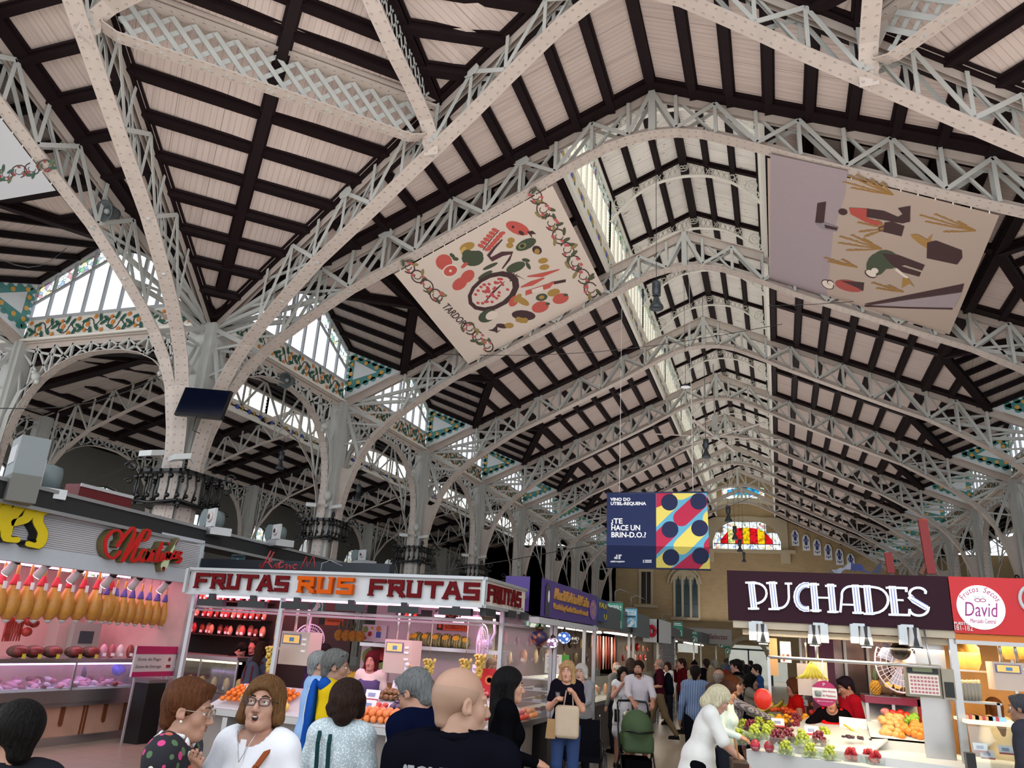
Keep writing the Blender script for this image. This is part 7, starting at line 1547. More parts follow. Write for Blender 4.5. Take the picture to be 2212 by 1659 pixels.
# counter and tiers
t=thing('fruit_counter','white stepped fruit counter of the plum-signed stall','counter'); WC=mat('counter_white','#c6c8c8',.5)
A_=on(1612,1618,.92); B_=on(1860,1655,.92); dr=(B_-A_).normalized(); B_=A_+dr*2.6; nn=Vector((-dr.y,dr.x,0));
if nn.y<0: nn=-nn
def lay(s,q,z): return Vector((A_.x,A_.y,z))+Vector((dr.x,dr.y,0))*s+nn*q
m=MB(); m.slab([lay(0,0,0),lay(2.8,0,0),lay(2.8,1.7,0),lay(0,1.7,0)],(0,0,1),.92); m.build('base',WC,t); m=MB(); m.slab([lay(.0,.32,.92),lay(2.8,.32,.92),lay(2.8,1.7,.92),lay(0,1.7,.92)],(0,0,1),.08); m.build('second_step',WC,t); m=MB(); m.slab([lay(.0,.62,1.0),lay(1.15,.62,1.0),lay(1.15,1.7,1.22),lay(0,1.7,1.22),],(0,0,-1),.02); m.build('sloping_bed',WC,t)
def punnet(kind,n,berry,col,r,label_kind,h=.07,w=.16):
 def f(label):
  t=thing(kind,label,'punnet of fruit'); m=MB(); m.slab([(-w/2,-w*.36,0),(w/2,-w*.36,0),(w/2,w*.36,0),(-w/2,w*.36,0)],(0,0,1),.004)
  for p,q in (((-1,-1),(1,-1)),((1,-1),(1,1)),((1,1),(-1,1)),((-1,1),(-1,-1))): m.slab([(p[0]*w/2,p[1]*w*.36,0),(q[0]*w/2,q[1]*w*.36,0),(q[0]*w*.56,q[1]*w*.42,h),(p[0]*w*.56,p[1]*w*.42,h)],(0,0,1),.001)
  m.build('clear_box',PANE,t); m=MB(); r_=random.Random(8)
  for i in range(n):
   f_=i/n; a=r_.uniform(0,6.3); q=math.sqrt(r_.random())*(1-.5*f_); m.ball((math.cos(a)*q*w*.5,math.sin(a)*q*w*.36,.02+f_*(h*1.6)),r,8,6,0,berry)
  m.build('fruit',mat('berry_'+col.strip('#'),col,.28,noise=.15,nscale=15),t); return t
 return f
GG=Proto(punnet('grape_punnet',60,(1,1,1.1),'#a8b43a',.016,''),'punnets of green grapes'); GRP=Proto(punnet('grape_punnet',60,(1,1,1.1),'#7a2434',.015,''),'punnets of red grapes'); ST=Proto(punnet('strawberry_punnet',26,(1,1,1.25),'#b01c28',.022,''),'punnets of strawberries')
DF=Proto(lambda l:_df(l),'pink dragon fruits')
def _df(label):
 t=thing('dragon_fruit',label,'fruit'); m=MB(); m.ball((0,0,.055),.055,12,8,0,(1,1,1.15)); m.build('body',mat('dragon_pink','#b8263e',.4),t); m=MB()
 for i in range(10): a=i*.63; zz_=.03+.008*i; m.poly([(math.cos(a)*.052,math.sin(a)*.052,zz_),(math.cos(a+.3)*.056,math.sin(a+.3)*.056,zz_),(math.cos(a+.15)*.072,math.sin(a+.15)*.072,zz_+.03)])
 m.build('scales',mat('dragon_scale','#a87a4a',.5),t); m=MB(); m.lathe([(.04,0),(.058,.045),(.056,.045),(.04,.004)],12); m.build('clear_cup',PANE,t); return t
zf=.92; z2=1.0
for i,(u,v) in enumerate(((1632,1622),(1662,1625))): DF.put(on(u,v,zf),'pink dragon fruit in a clear cup on the counter front, %s'%('left one','right one')[i],i)
for i,(u,v) in enumerate(((1698,1632),(1752,1637),(1795,1643))): GG.put(on(u,v,zf),'punnet of green grapes on the lowest step, %s from the left'%ORD[i],i*.3,1.05)
for i,(u,v) in enumerate(((1840,1645),(1878,1648),(1893,1652))): ST.put(on(u,v,zf),'punnet of strawberries on the lowest step, %s from the left'%ORD[i],i*.2,.95)
for i,(u,v) in enumerate(((1595,1608),(1632,1598),(1657,1598),(1735,1612),(1783,1603),(1700,1582),(1665,1588),(1605,1585))): GG.put(on(u,v,z2 if i not in(0,) else .93),'punnet of green grapes on the second step, %s from the left'%ORD[i],i*.7,1.2)
for i,(u,v) in enumerate(((1680,1610),(1705,1607),(1722,1588),(1760,1590),(1745,1580),(1775,1582))): GRP.put(on(u,v,z2+.02*(i>1)),'punnet of red grapes in the middle of the right-hand counter, %s from the left'%ORD[i],i*.5,1.2)
def mh(key,make,group,label,u,v,z,n,rad,r,seed=1):
 P=FRU.setdefault(key,Proto(make,group)); r_=random.Random(seed); c=on(u,v,z)
 for i in range(n):
  a=r_.uniform(0,6.3); q=math.sqrt(r_.random()); P.put((c.x+math.cos(a)*q*rad*1.5,c.y+math.sin(a)*q*rad,z+r+(1-q)*r*2.2*(i%3)/2),label,r_.uniform(0,6),r_.uniform(.9,1.1))
mh('man',fruit('mandarin','#e9a01e','mandarin',.034,(1,1,.85)),'mandarins on the right-hand counter','mandarin in the orange heap on the right-hand counter',1692,1563,1.12,34,.17,.034,2)
mh('man',None,'','mandarin in the orange heap on the right-hand counter',1745,1562,1.14,20,.14,.034,3)
mh('per',fruit('persimmon','#d4501c','persimmon',.036,(1,1,.85)),'persimmons','red-orange persimmon beside the bananas',1690,1543,1.2,12,.13,.034,4)
mh('rap',fruit('red_tomato','#c8382c','tomato',.034),'tomatoes on the right-hand counter','tomato in front of the vendor with the round sign',1770,1545,1.18,14,.12,.034,5)
mh('rap',None,'','tomato in front of the vendor with the round sign',1690,1575,1.05,12,.13,.034,6); mh('fig',fruit('apricot','#d98a4a','apricot',.03),'apricots','apricot at the back of the right-hand counter',1735,1528,1.22,14,.14,.03,7)
for _q,(u,v,z) in enumerate(((1622,1585,1.02),(1642,1575,1.05),(1668,1572,1.06),(1720,1570,1.1),(1795,1590,1.0),(1812,1600,1.0),(1770,1612,1.0))): (GG if _q%3 else GRP).put(on(u,v,z),'punnet of grapes among the heaps of the right-hand counter, '+ORD[_q]+' in the row',_q,1.15)
mh('avo',fruit('green_pear','#9aa04a','pear',.034,(1,1,1.3)),'pears','green pear at the back right of the right-hand counter',1790,1535,1.2,10,.12,.034,8)
for i,(u,v) in enumerate(((1668,1540),(1690,1533),(1712,1532))): BA.put(on(u,v,1.2)+Vector((0,0,.12)),'yellow banana bunch lying at the back of the right-hand counter, %s from the left'%ORD[i],1.2,1.2,(1.2,0))
p=at(1755,1458,Y=YU-.1); BA.put(at(1752,1436,Y=YU-.1),'banana bunch hanging from the steel rail',.3,1.05)
PC2=Proto(mk_card,'price cards on the right-hand counter')
for i,(u,v,z,l) in enumerate(((1682,1580,1.05,'on the red grapes'),(1755,1598,1.02,'hanging on the front green grapes'),(1735,1535,1.2,'beside the apricots'),(1912,1585,1.0,'on the chocolate dates'),(1890,1575,1.0,'behind the strawberries'),(2015,1605,1.0,'on the dark dates at the right'))): PC2.put(on(u,v,z)+Vector((0,0,.05)),'price card '+l,.2,1.1)
# trays of dates
def tray(u,v,z,w,dd,col,label,n=60,rz=-.4):
 p=on(u,v,z); t=thing('date_tray',label,'tray',p,rz); m=MB(); m.box((-w/2,-dd/2,0),(w/2,dd/2,.02)); [m.box(*q) for q in (((-w/2,-dd/2,0),(w/2,-dd/2+.012,.04)),((-w/2,dd/2-.012,0),(w/2,dd/2,.04)))]; m.build('wooden_tray',mat('tray_wood','#b98a4a',.6,noise=.2),t)
 P=FRU.setdefault('date'+col,Proto(lambda l: _date(l,col),'dates on trays')); c_=int(math.sqrt(n*w/dd)); r_=random.Random(3)
 for i in range(c_):
  for j in range(n//c_):
   q=Matrix.Rotation(rz,3,'Z')@Vector((-w/2+.03+(w-.06)*i/(c_-1),-dd/2+.03+(dd-.06)*j/max(1,(n//c_-1)),.035+r_.uniform(0,.012))); P.put(p+q,'date on the '+label,rz+r_.uniform(-.15,.15),r_.uniform(.9,1.15))
def _date(label,col):
 m=MB(); m.ball((0,0,0),.017,8,6,0,(.85,1.7,.8)); o=m.build('date',mat('date_'+col.strip('#'),col,.3,noise=.2,nscale=30)); o['category']='date'; return o
tray(1945,1612,1.0,.42,.34,'#5a2a1c','large wooden tray of brown dates right of the white crate',72); tray(2022,1612,1.0,.30,.22,'#241410','round dark dates tray near the corner post',40,-.2)
mh('choc',lambda l:_date(l,'#3a1a10'),'loose dark dates','loose dark date heaped behind the wooden tray',1985,1592,1.06,40,.12,.02,9)
t=thing('white_crate','white crate lined with paper holding figs and a yellow scoop','crate',on(1850,1608,1.0),-.35); m=MB(); m.box((-.2,-.14,0),(.2,.14,.09)); m.box((-.22,.14,0),(.22,.16,.28)); m.build('crate',mat('crate_white','#ececec',.6),t); m=MB(); m.tube([(-.14,.05,.2),(0,0,.13)],.01,6); m.ball((.02,-.01,.12),.04,8,6,0,(1,.8,.5)); m.build('yellow_scoop',mat('scoop_yellow','#d9b41c',.4),t)
mh('figs',lambda l:_date(l,'#3f2030'),'dark figs','dark fig in the white paper-lined crate',1850,1598,1.09,18,.1,.018,10)
CX=Proto(lambda l:_cbox(l),'clear boxes of sweets');
def _cbox(label):
 t=thing('sweet_box',label,'box'); m=MB(); m.box((-.06,-.05,0),(.06,.05,.05)); m.build('lid',PANE,t); m=MB(); m.box((-.05,-.04,.004),(.05,.04,.035)); m.build('sweets',mat('sweets_red','#8a3a34',.4,noise=.4,nscale=60),t); return t
for i,(u,v) in enumerate(((1930,1652),(1958,1648),(1972,1655),(1990,1652))): CX.put(on(u,v,zf),'clear box of dark fruit at the lower right counter front, %s from the left'%ORD[i],i*.3)
# fruit pyramid and melon shelf behind
t=thing('fruit_shelf','plum-edged shelf with pumpkins and a pineapple above the fruit pyramid','shelf'); Ys=YU+1.15; zs2=at(1930,1505,Y=Ys).z; x0s,x1s=at(1868,1500,Y=Ys).x,at(1990,1500,Y=Ys).x
m=MB(); m.box((x0s,Ys,zs2-.09),(x1s,Ys+.6,zs2-.01)); m.build('fascia',mat('plum_edge','#6a1a38',.3),t); m=MB(); m.box((x0s,Ys-.02,zs2-.012),(x1s,Ys+.6,zs2)); m.build('board',PANE,t); m=MB(); [m.bar((x,Ys+.05,.5),(x,Ys+.05,zs2-.05),.035,.035,(0,1,0)) for x in (x0s+.02,(x0s+x1s)/2,x1s-.03)]; m.build('leg',STEEL,t)
PMK=Proto(lambda l:_pump(l),'ribbed brown pumpkins')
def _pump(label):
 t=thing('pumpkin',label,'pumpkin'); m=MB()
 for i in range(10): a=i*2*PI/10; m.ball((math.cos(a)*.05,math.sin(a)*.05,.1),.075,8,7,0,(.8,.8,1.25))
 m.build('ribbed_body',mat('pumpkin_brown','#5f4a3a',.5,noise=.3,nscale=20),t); m=MB(); m.disc((0,-.125,.11),(1,0,0),(0,0,1),.04,.03,10,0,.004); m.build('sticker',mat('sticker_orange','#e0a84a',.5),t); return t
for i,(u,s) in enumerate(((1918,1.15),(1938,1.1),(1968,1.0))): p=at(u,1500,Y=Ys+.25); PMK.put((p.x,Ys+.25,zs2),'brown ribbed pumpkin on the plum-edged shelf, %s from the left'%ORD[i],0,s)
p=at(1893,1500,Y=Ys+.2); PI_.put((p.x,Ys+.2,zs2),'pineapple at the left end of the plum-edged shelf',1,1.0)
t=thing('fruit_bed','sloping bed under the apples and oranges beside the red wall','display'); za2=at(1950,1590,Y=YU+.2).z; m=MB(); zb5=at(1950,1598,Y=YU+.85).z; m.slab([(x0s,YU+.85,zb5),(x1s+.2,YU+.85,zb5),(x1s+.2,Ys+.55,zb5+.36),(x0s,Ys+.55,zb5+.36)],(0,0,-1),.02); m.slab([(x0s,YU+.85,.9),(x1s+.2,YU+.85,.9),(x1s+.2,YU+.85,zb5),(x0s,YU+.85,zb5)],(0,1,0),.02); m.build('bed',WC,t); m=MB(); m.box((x1s-.05,Ys,.5),(x1s+.3,Ys+.02,zs2)); m.build('red_side_wall',mat('red_wall','#7a1c1c',.3),t)
def pyr(key,make,group,label,xc,w,rows,cols,y0,z0,r):
 P=FRU.setdefault(key,Proto(make,group))
 for j in range(rows):
  for i in range(cols): P.put((xc-w/2+(i+.5*(1+(j%2)*.6))*w/cols,y0+j*r*1.5,z0+.95+(y0-YU-.1+j*r*1.5)*.42-.95+r+.0),label,i,1.0)
zb0=lambda y: .95+(y-YU-.1)*.4
def pile(key,make,group,label,us,vs,r,Yb):
 P=FRU.setdefault(key,Proto(make,group))
 for (u,v) in zip(us,vs): y=Yb+(1590-v)*.004; p=at(u,v,Y=y); P.put((p.x,y,p.z),label,u%6,1)
r_=random.Random(11);
def cloud(u0,u1,v0,v1,n): return [r_.uniform(u0,u1) for _ in range(n)],[r_.uniform(v0,v1) for _ in range(n)]
us,vs=cloud(1945,2005,1562,1590,22); pile('navel',fruit('navel_orange','#e8812a','orange',.045),'large oranges by the red wall','large orange in the heap beside the red wall',us,vs,.045,YU+.9)
us,vs=cloud(1905,1945,1545,1590,22); pile('mango',fruit('mango','#c99a5a','mango',.045,(1,1.3,1)),'mangoes left of the oranges','yellow-pink mango left of the large oranges',us,vs,.04,YU+.92)
us,vs=cloud(1925,1960,1538,1550,10); pile('rapple',fruit('red_apple_big','#b8281c','apple',.042),'red apples on the pyramid','red apple near the top of the fruit pyramid',us,vs,.04,YU+1.0)
us,vs=cloud(1950,1980,1545,1562,14); pile('gapple',fruit('green_apple','#7fae2a','apple',.036),'green apples on the pyramid','bright green apple right of the red apples',us,vs,.04,YU+1.0)
us,vs=cloud(1908,1925,1535,1575,12); pile('pmel',fruit('pink_apple','#c97a7a','apple',.038),'pink apples on the pyramid','pink and green apple at the left edge of the pyramid',us,vs,.04,YU+1.0)
# scale, payment box, round hanging sign, cases
p=at(1995,1470,Y=YU-.05); t=thing('shop_scale','grey shop scale with a keypad hanging by the corner post','scale',p,.08); m=MB(); m.box((-.165,0,-.165),(.165,.1,.165)); m.build('housing',mat('scale_grey','#7f7a6c',.4,.3),t); m=MB(); m.box((-.15,-.008,.07),(.15,0,.15)); m.build('display_bezel',BLKP,t); m=MB(); m.box((-.1,-.014,.085),(.09,-.007,.13)); m.build('lcd',mat('lcd_green','#6f7a5a',.3),t); m=MB(); m.box((-.145,-.008,-.14),(.145,0,.06)); m.build('keypad',mat('keypad_cream','#e6dccf',.5),t); m=MB(); [m.box((-.13+i*.034,-.012,-.125+j*.036),(-.108+i*.034,-.007,-.105+j*.036)) for i in range(8) for j in range(5)]; m.build('keys',mat('keys_pink','#b46a78',.5),t); m=MB(); m.box((.18,0,-.17),(.30,.1,.13)); m.build('side_unit',mat('scale_side','#9a9280',.4),t); m=MB(); m.box((.195,-.006,-.15),(.285,0,.0)); m.build('receipt_slot',BLKP,t); m=MB(); m.tube([(-.1,.05,.16),(-.1,.1,zrl-p.z)],.012,5); m.build('hanger',STEEL,t)
p=at(1781,1498,Y=YU-.2); t=thing('round_hanging_sign','round magenta and cream card hanging in front of the vendor in red','sign',p); R_=.128
m=MB(); m.disc((0,0,0),(1,0,0),(0,0,1),R_,R_,32,0,.006); m.build('magenta_disc',mat('card_magenta','#b8245c',.5),t); m=MB(); m.slab([(-R_*.95,-.008,.055),(-R_*.98,-.008,0),(-R_*.93,-.008,-.05),(R_*.93,-.008,-.05),(R_*.98,-.008,0),(R_*.95,-.008,.055)],(0,-1,0),.002); m.build('cream_band',mat('card_cream','#efe6d8',.5),t); m=MB(); m.lathe([(.03,-.03),(.034,0),(.036,.02),(.02,.028)],14,loc=(-.065,-.016,0)); m.build('printed_cup',mat('card_grey','#8f948c',.5),t)
for tx,x0,x1,z0,z1,c in (('Sabor Alemany',-.02,.11,.012,.034,'#b8245c'),('de Paladares',-.02,.11,-.03,-.008,'#b8245c'),('@puchadesvlc',-.08,.08,-.085,-.07,'#efe6d8'),('P',-.012,.012,.075,.105,'#efe6d8')): slabtext(t,tx,x0,x1,z0,z1,-.014,mat('ink_'+c.strip('#'),c,.6),.001,bold=0)
m=MB(); m.tube([(0,0,R_),(0,0,zrl-p.z)],.005,4); m.build('string',CREAM,t)
for i,(u,v,w,h,c) in enumerate(((1745,1468,.22,.34,'#a89a94'),(1752,1460,.18,.30,'#c4b4a0'))):
 p=at(u+i*18,v,Y=YU+.35); t=thing('card_terminal_case','beige rounded machine case hanging behind the counter, %s one'%('rear','front')[i],'machine',p); m=MB(); m.box((-w/2,0,-h/2),(w/2,.12,h/2)); m.build('housing',mat('case_%d'%i,c,.35),t); m=MB(); m.box((w*.25,-.006,-h*.4),(w*.42,0,-h*.15)); m.build('slot',BLKP,t); m=MB(); m.tube([(0,.06,h/2),(0,.06,ZPb-p.z)],.01,4); m.build('rod',STEEL,t)
wall_fan(1945,1432,YU+.6,'large cream stand fan with a black motor behind the scale',.5,.32,'#b8a68e'); p=at(1945,1405,Y=YU+.5); m=MB(); m.ball((0,0,0),.11,14,10,0,(1,1,.95)); o=m.build('pan',mat('cast_black','#0f0b0a',.2)); o.location=p; tag(o,'round black pan hanging over the fan','pan')
p=at(1648,1510,Y=YU-.3); t=thing('carrier_bag','bright red plastic bag held at the left end of the counter','bag',p); m=MB(); m.ball((0,0,0),.10,14,10,0,(.95,.6,1.1)); m.build('plastic',mat('bag_red','#e02a10',.3),t)
signbox(1660,1378,1682,1460,YU+.1,'#b98a58','brown framed board at the left side of the plum-signed stall',[],name='notice_board',cat='board'); signbox(1684,1385,1710,1432,YU+.2,'#e6e2dc','white sheet with small nut pictures inside the plum-signed stall',[('o',.15,.4,.3,.4,'#a8705a'),('o',.55,.85,.3,.4,'#8a3a2a'),('o',.2,.45,.05,.15,'#a8443a')],name='notice',cat='notice')
t=thing('red_post','red steel post leaning above the stall roofs','post'); m=MB(); m.bar(at(2012,1240,Y=14),at(1992,1122,Y=14),.13,.1,(0,1,0)); m.build('beam',mat('post_red','#8c1c1c',.5),t); m=MB(); m.bar(at(1988,1240,Y=14),at(2010,1200,Y=14),.06,.06,(0,1,0)); m.build('prop',mat('prop_brown','#6a4434',.6),t)
t=thing('red_post','shorter red steel post left of the tall one above the plum board','post'); m=MB(); m.bar(at(1925,1238,Y=15),at(1918,1194,Y=15),.12,.1,(0,1,0)); m.build('beam',mat('post_red','#8c1c1c'),t)
t=thing('tarpaulin','crumpled blue and grey tarpaulin on top of the plum-signed stall','tarpaulin'); m=MB(); P_=[(1785,1236),(1830,1222),(1852,1210),(1870,1214),(1880,1236)]
N=14;
for i in range(N):
 pass
pts=[]; rr=random.Random(2)
for j in range(5):
 for i in range(12):
  u=1790+i*8; v=1238-(26 if 4<i<10 else 12)*math.sin(PI*i/11)*(1-abs(j-2)/2.6); p=at(u,v,Y=YU+.5+j*.25); pts.append((p.x,p.y,p.z+rr.uniform(-.03,.03)))
o=len(m.v); m.v+=pts
for j in range(4):
 for i in range(11): k=o+j*12+i; m.face((k,k+1,k+13,k+12),1 if i<6 else 0)
m.build('sheet',[mat('tarp_blue','#26356a',.5),mat('tarp_grey','#8a90a0',.6)],t); m=MB(); m.slab([at(1882,1238,Y=YU+.6),at(1903,1238,Y=YU+.6),at(1905,1210,Y=YU+.6)],(0,1,0),.02); m.build('flap',mat('tarp_navy','#141a3a',.5),t)
# ================= nut stall on the far right
t=thing('nut_stall','dried fruit stall under the bright red signboard at the right edge','market stall')
m=MB(); m.box((b.x+.0,YU,ZPb-.02),(e.x+.3,YU+.12,ZPt)); m.build('signboard',mat('red_board','#c8101c',.4),t)
cx,cz=uz(2118,1312).x,uz(2118,1312).z; rx=(uz(2172,1312).x-uz(2068,1312).x)/2; rz_=(uz(2118,1257).z-uz(2118,1352).z)/2
m=MB(); m.disc((cx,YU-.006,cz),(1,0,0),(0,0,1),rx,rz_,40,0,.01); m.build('white_roundel',mat('roundel_white','#dfe8f4',.4,emit=.6),t)
MG=mat('script_magenta','#b8305c',.5)
# arched words letter by letter
for i,ch in enumerate('Frutos Secos'):
 if ch==' ': continue
 ang=math.radians(152-i*11.3); o=text_mesh('letter_'+ch.lower(),ch,.085,MG,t,(cx+math.cos(ang)*rx*.72,YU-.02,cz+math.sin(ang)*rz_*.70),(PI/2,-(ang-PI/2),0),.002,.8,.25,'CENTER')
slabtext(t,'David',cx-rx*.70,cx+rx*.70,cz-rz_*.42,cz+rz_*.22,YU-.02,mat('script_purple','#9c2a78',.5),.002,shear=.2,bold=-.0); slabtext(t,'Mercado Central',cx-rx*.52,cx+rx*.55,cz-rz_*.72,cz-rz_*.52,YU-.02,MG,.002,shear=.25,bold=0); slabtext(t,'desde 1963',cx-rx*.25,cx+rx*.25,cz+rz_*.44,cz+rz_*.50,YU-.02,mat('ink_grey','#8a8a9a',.5),.001,bold=0)
m=MB()
for dx in (-.1,.12): m.tube([(cx+rx*(dx+.12*math.cos(q)),YU-.02,cz+rz_*(.32+.07*math.sin(q))) for q in [k*PI/6 for k in range(13)]],.004,4)
m.build('peanut_drawing',MG,t)
slabtext(t,'PUESTOS',uz(2061,1349).x,uz(2098,1349).x,uz(2060,1349).z,uz(2060,1343).z,YU-.01,mat('ink_white','#e8e0e0',.5),.002,bold=.02); slabtext(t,'181-182',uz(2062,1360).x,uz(2101,1360).x,uz(2060,1361).z,uz(2060,1350).z,YU-.01,mat('ink_white','#e8e0e0',.5),.002,bold=0)
m=MB(); q=uz(2212,1295); m.tube([(q.x+.1+math.cos(k*PI/12)*.14,YU-.01,q.z+math.sin(k*PI/12)*.15) for k in range(25)],.018,6); m.build('letter_c',WHP,t)
m=MB(); m.box((b.x,YU+.02,ZPb-.09),(e.x+.3,YU+.14,ZPb-.03)); m.build('orange_awning_box',mat('awning_orange','#c8701c',.5),t); m=MB(); m.box((b.x,YU+.02,ZPb-.13),(e.x+.3,YU+.12,ZPb-.09)); m.build('blind_edge',WHP,t)
m=MB(); m.box((b.x+.05,YU+2.4,0),(e.x+1.5,YU+2.46,ZPt)); m.build('back_wall',mat('amber_wall','#b8823c',.5,noise=.3,nscale=5),t); m=MB(); m.slab([(b.x,YU+.1,ZPt-.1),(e.x+1.5,YU+.1,ZPt-.1),(e.x+1.5,YU+2.4,ZPt-.1),(b.x,YU+2.4,ZPt-.1)],(0,0,-1),.04); m.build('canopy',mat('canopy_beige','#c9b8a4'),t)
area((e.x-.1,YU+.9,ZPb-.1),(0,0,0),1.0,1.2,34,(1,.70,.36),'stall_light')
m=MB(); m.box((b.x+.3,YU+1.2,ZPb-.03),(e.x+.2,YU+1.26,ZPb)); m.build('fluorescent_tube',WARMT,t)
t=thing('nut_display_case','glass case with dried fruit and a lit steel edge at the lower right corner','display case'); q0=at(2085,1552,Y=YU-.1); q1=at(2212,1568,Y=YU-.1); zq=(q0.z+q1.z)/2
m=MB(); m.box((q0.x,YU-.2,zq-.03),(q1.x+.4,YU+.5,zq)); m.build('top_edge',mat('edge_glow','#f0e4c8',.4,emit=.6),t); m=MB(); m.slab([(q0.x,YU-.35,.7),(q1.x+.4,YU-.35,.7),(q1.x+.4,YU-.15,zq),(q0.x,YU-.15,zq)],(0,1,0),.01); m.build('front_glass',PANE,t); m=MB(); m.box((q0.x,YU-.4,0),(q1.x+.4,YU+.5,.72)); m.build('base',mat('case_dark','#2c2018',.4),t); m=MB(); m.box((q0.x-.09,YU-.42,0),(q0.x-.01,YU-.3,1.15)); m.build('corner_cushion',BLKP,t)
for i,(c,n_) in enumerate((('#a8642c','orange dried fruit'),('#4a2416','dark dates'),('#c99a5a','pale nuts'),('#2a1a14','black prunes'))):
 P=Proto(lambda l,c=c:_date(l,c),'dried fruit in the right-hand case')
 for k in range(22): P.put((q0.x+.08+i*.2+r_.uniform(0,.17),YU-.22+r_.uniform(-.08,.22),.74+r_.uniform(0,.07)),'piece of %s in the lower right glass case'%n_,r_.uniform(0,6),1.2)
for i,(u,v,l) in enumerate(((2120,1625,'left'),(2135,1640,'lower'),(2175,1630,'right'))): p=at(u,v,Y=YU-.2); PC2.put(p,'small red and white price card in the nut case, %s one'%l,0,.9)
BG=Proto(lambda l:_bag(l),'amber bags of nuts')
def _bag(label):
 t=thing('nut_bag',label,'bag'); m=MB(); m.lathe([(.06,0),(.09,.06),(.085,.18),(.03,.24),(.05,.30)],10); m.build('bag_body',mat('amber_bag','#c99a4a',.4,noise=.4,nscale=12,bump=.4),t); m=MB(); m.tube([(.03*math.cos(a),.03*math.sin(a),.24) for a in [k*PI/4 for k in range(9)]],.006,4); m.build('tie',CREAM,t); return t
YN=YU+.8
t=thing('wall_shelf','steel shelf with amber bags behind the corner post of the nut stall','shelf'); zn=at(2110,1448,Y=YN).z; m=MB(); m.box((b.x+.08,YN-.15,zn-.02),(b.x+.75,YN+.2,zn)); m.build('board',STEEL,t); m=MB(); m.bar((b.x+.1,YN+.15,0),(b.x+.1,YN+.15,zn+.5),.03,.03,(0,1,0)); m.bar((b.x+.72,YN+.15,0),(b.x+.72,YN+.15,zn+.5),.03,.03,(0,1,0)); m.build('upright',STEEL,t)
for i,(u,s) in enumerate(((2082,1.3),(2096,1.5),(2188,1.4),(2205,1.3))): p=at(u,1445 if i<2 else 1425,Y=YN); BG.put((p.x,YN,zn if i<2 else p.z),'amber bag of nuts behind the red board, %s from the left'%ORD[i],i,s*.9)
RL=Proto(lambda l:_roll(l),'paper cones of snacks')
def _roll(label):
 t=thing('snack_cone',label,'paper cone'); m=MB(); m.lathe([(.018,0),(.028,.16)],10); m.build('cone',mat('cone_grey','#8f8a80',.6),t); m=MB(); [m.ball((.012*math.cos(k*2.1),.012*math.sin(k*2.1),.165+.004*k),.014,6,5) for k in range(5)]; m.build('popcorn',mat('popcorn','#ead9a0',.6),t); return t
for i in range(6): p=at(2078+i*7.5,1497,Y=YU+.25); RL.put((p.x,YU+.25,p.z-.08),'paper cone of popcorn-like snack by the corner post, %s from the left'%ORD[i],i,1.1)
t=thing('snack_stand','grey stand holding the snack cones and chocolate boxes','stand'); p=at(2100,1497,Y=YU+.25); m=MB(); m.box((p.x-.18,YU+.17,p.z-.1),(p.x+.25,YU+.45,p.z-.08)); m.box((p.x-.18,YU+.17,zq),(p.x-.15,YU+.2,p.z-.08)); m.box((p.x+.2,YU+.17,zq),(p.x+.23,YU+.2,p.z-.08)); m.build('rack',ALU,t)
for i,(u,v,c) in enumerate(((2092,1528,'#c9a878'),(2122,1534,'#c49a60'),(2150,1530,'#8fc4dc'))): p=at(u,v,Y=YU+.1); t=thing('gift_box','%s box lying on the nut case'%('small beige','tan chocolate','light blue')[i],'box',(p.x,YU+.15,zq)); m=MB(); m.box((-.08,-.08,0),(.08,.1,.04)); m.build('body',mat('gift_%d'%i,c,.5),t); m=MB(); m.box((-.015,-.082,0),(.015,.102,.042)); m.build('ribbon',CARDR,t)
scale_box(2190,1462,YU+.1,'beige weighing machine with a green display at the right picture edge',.36,.28)
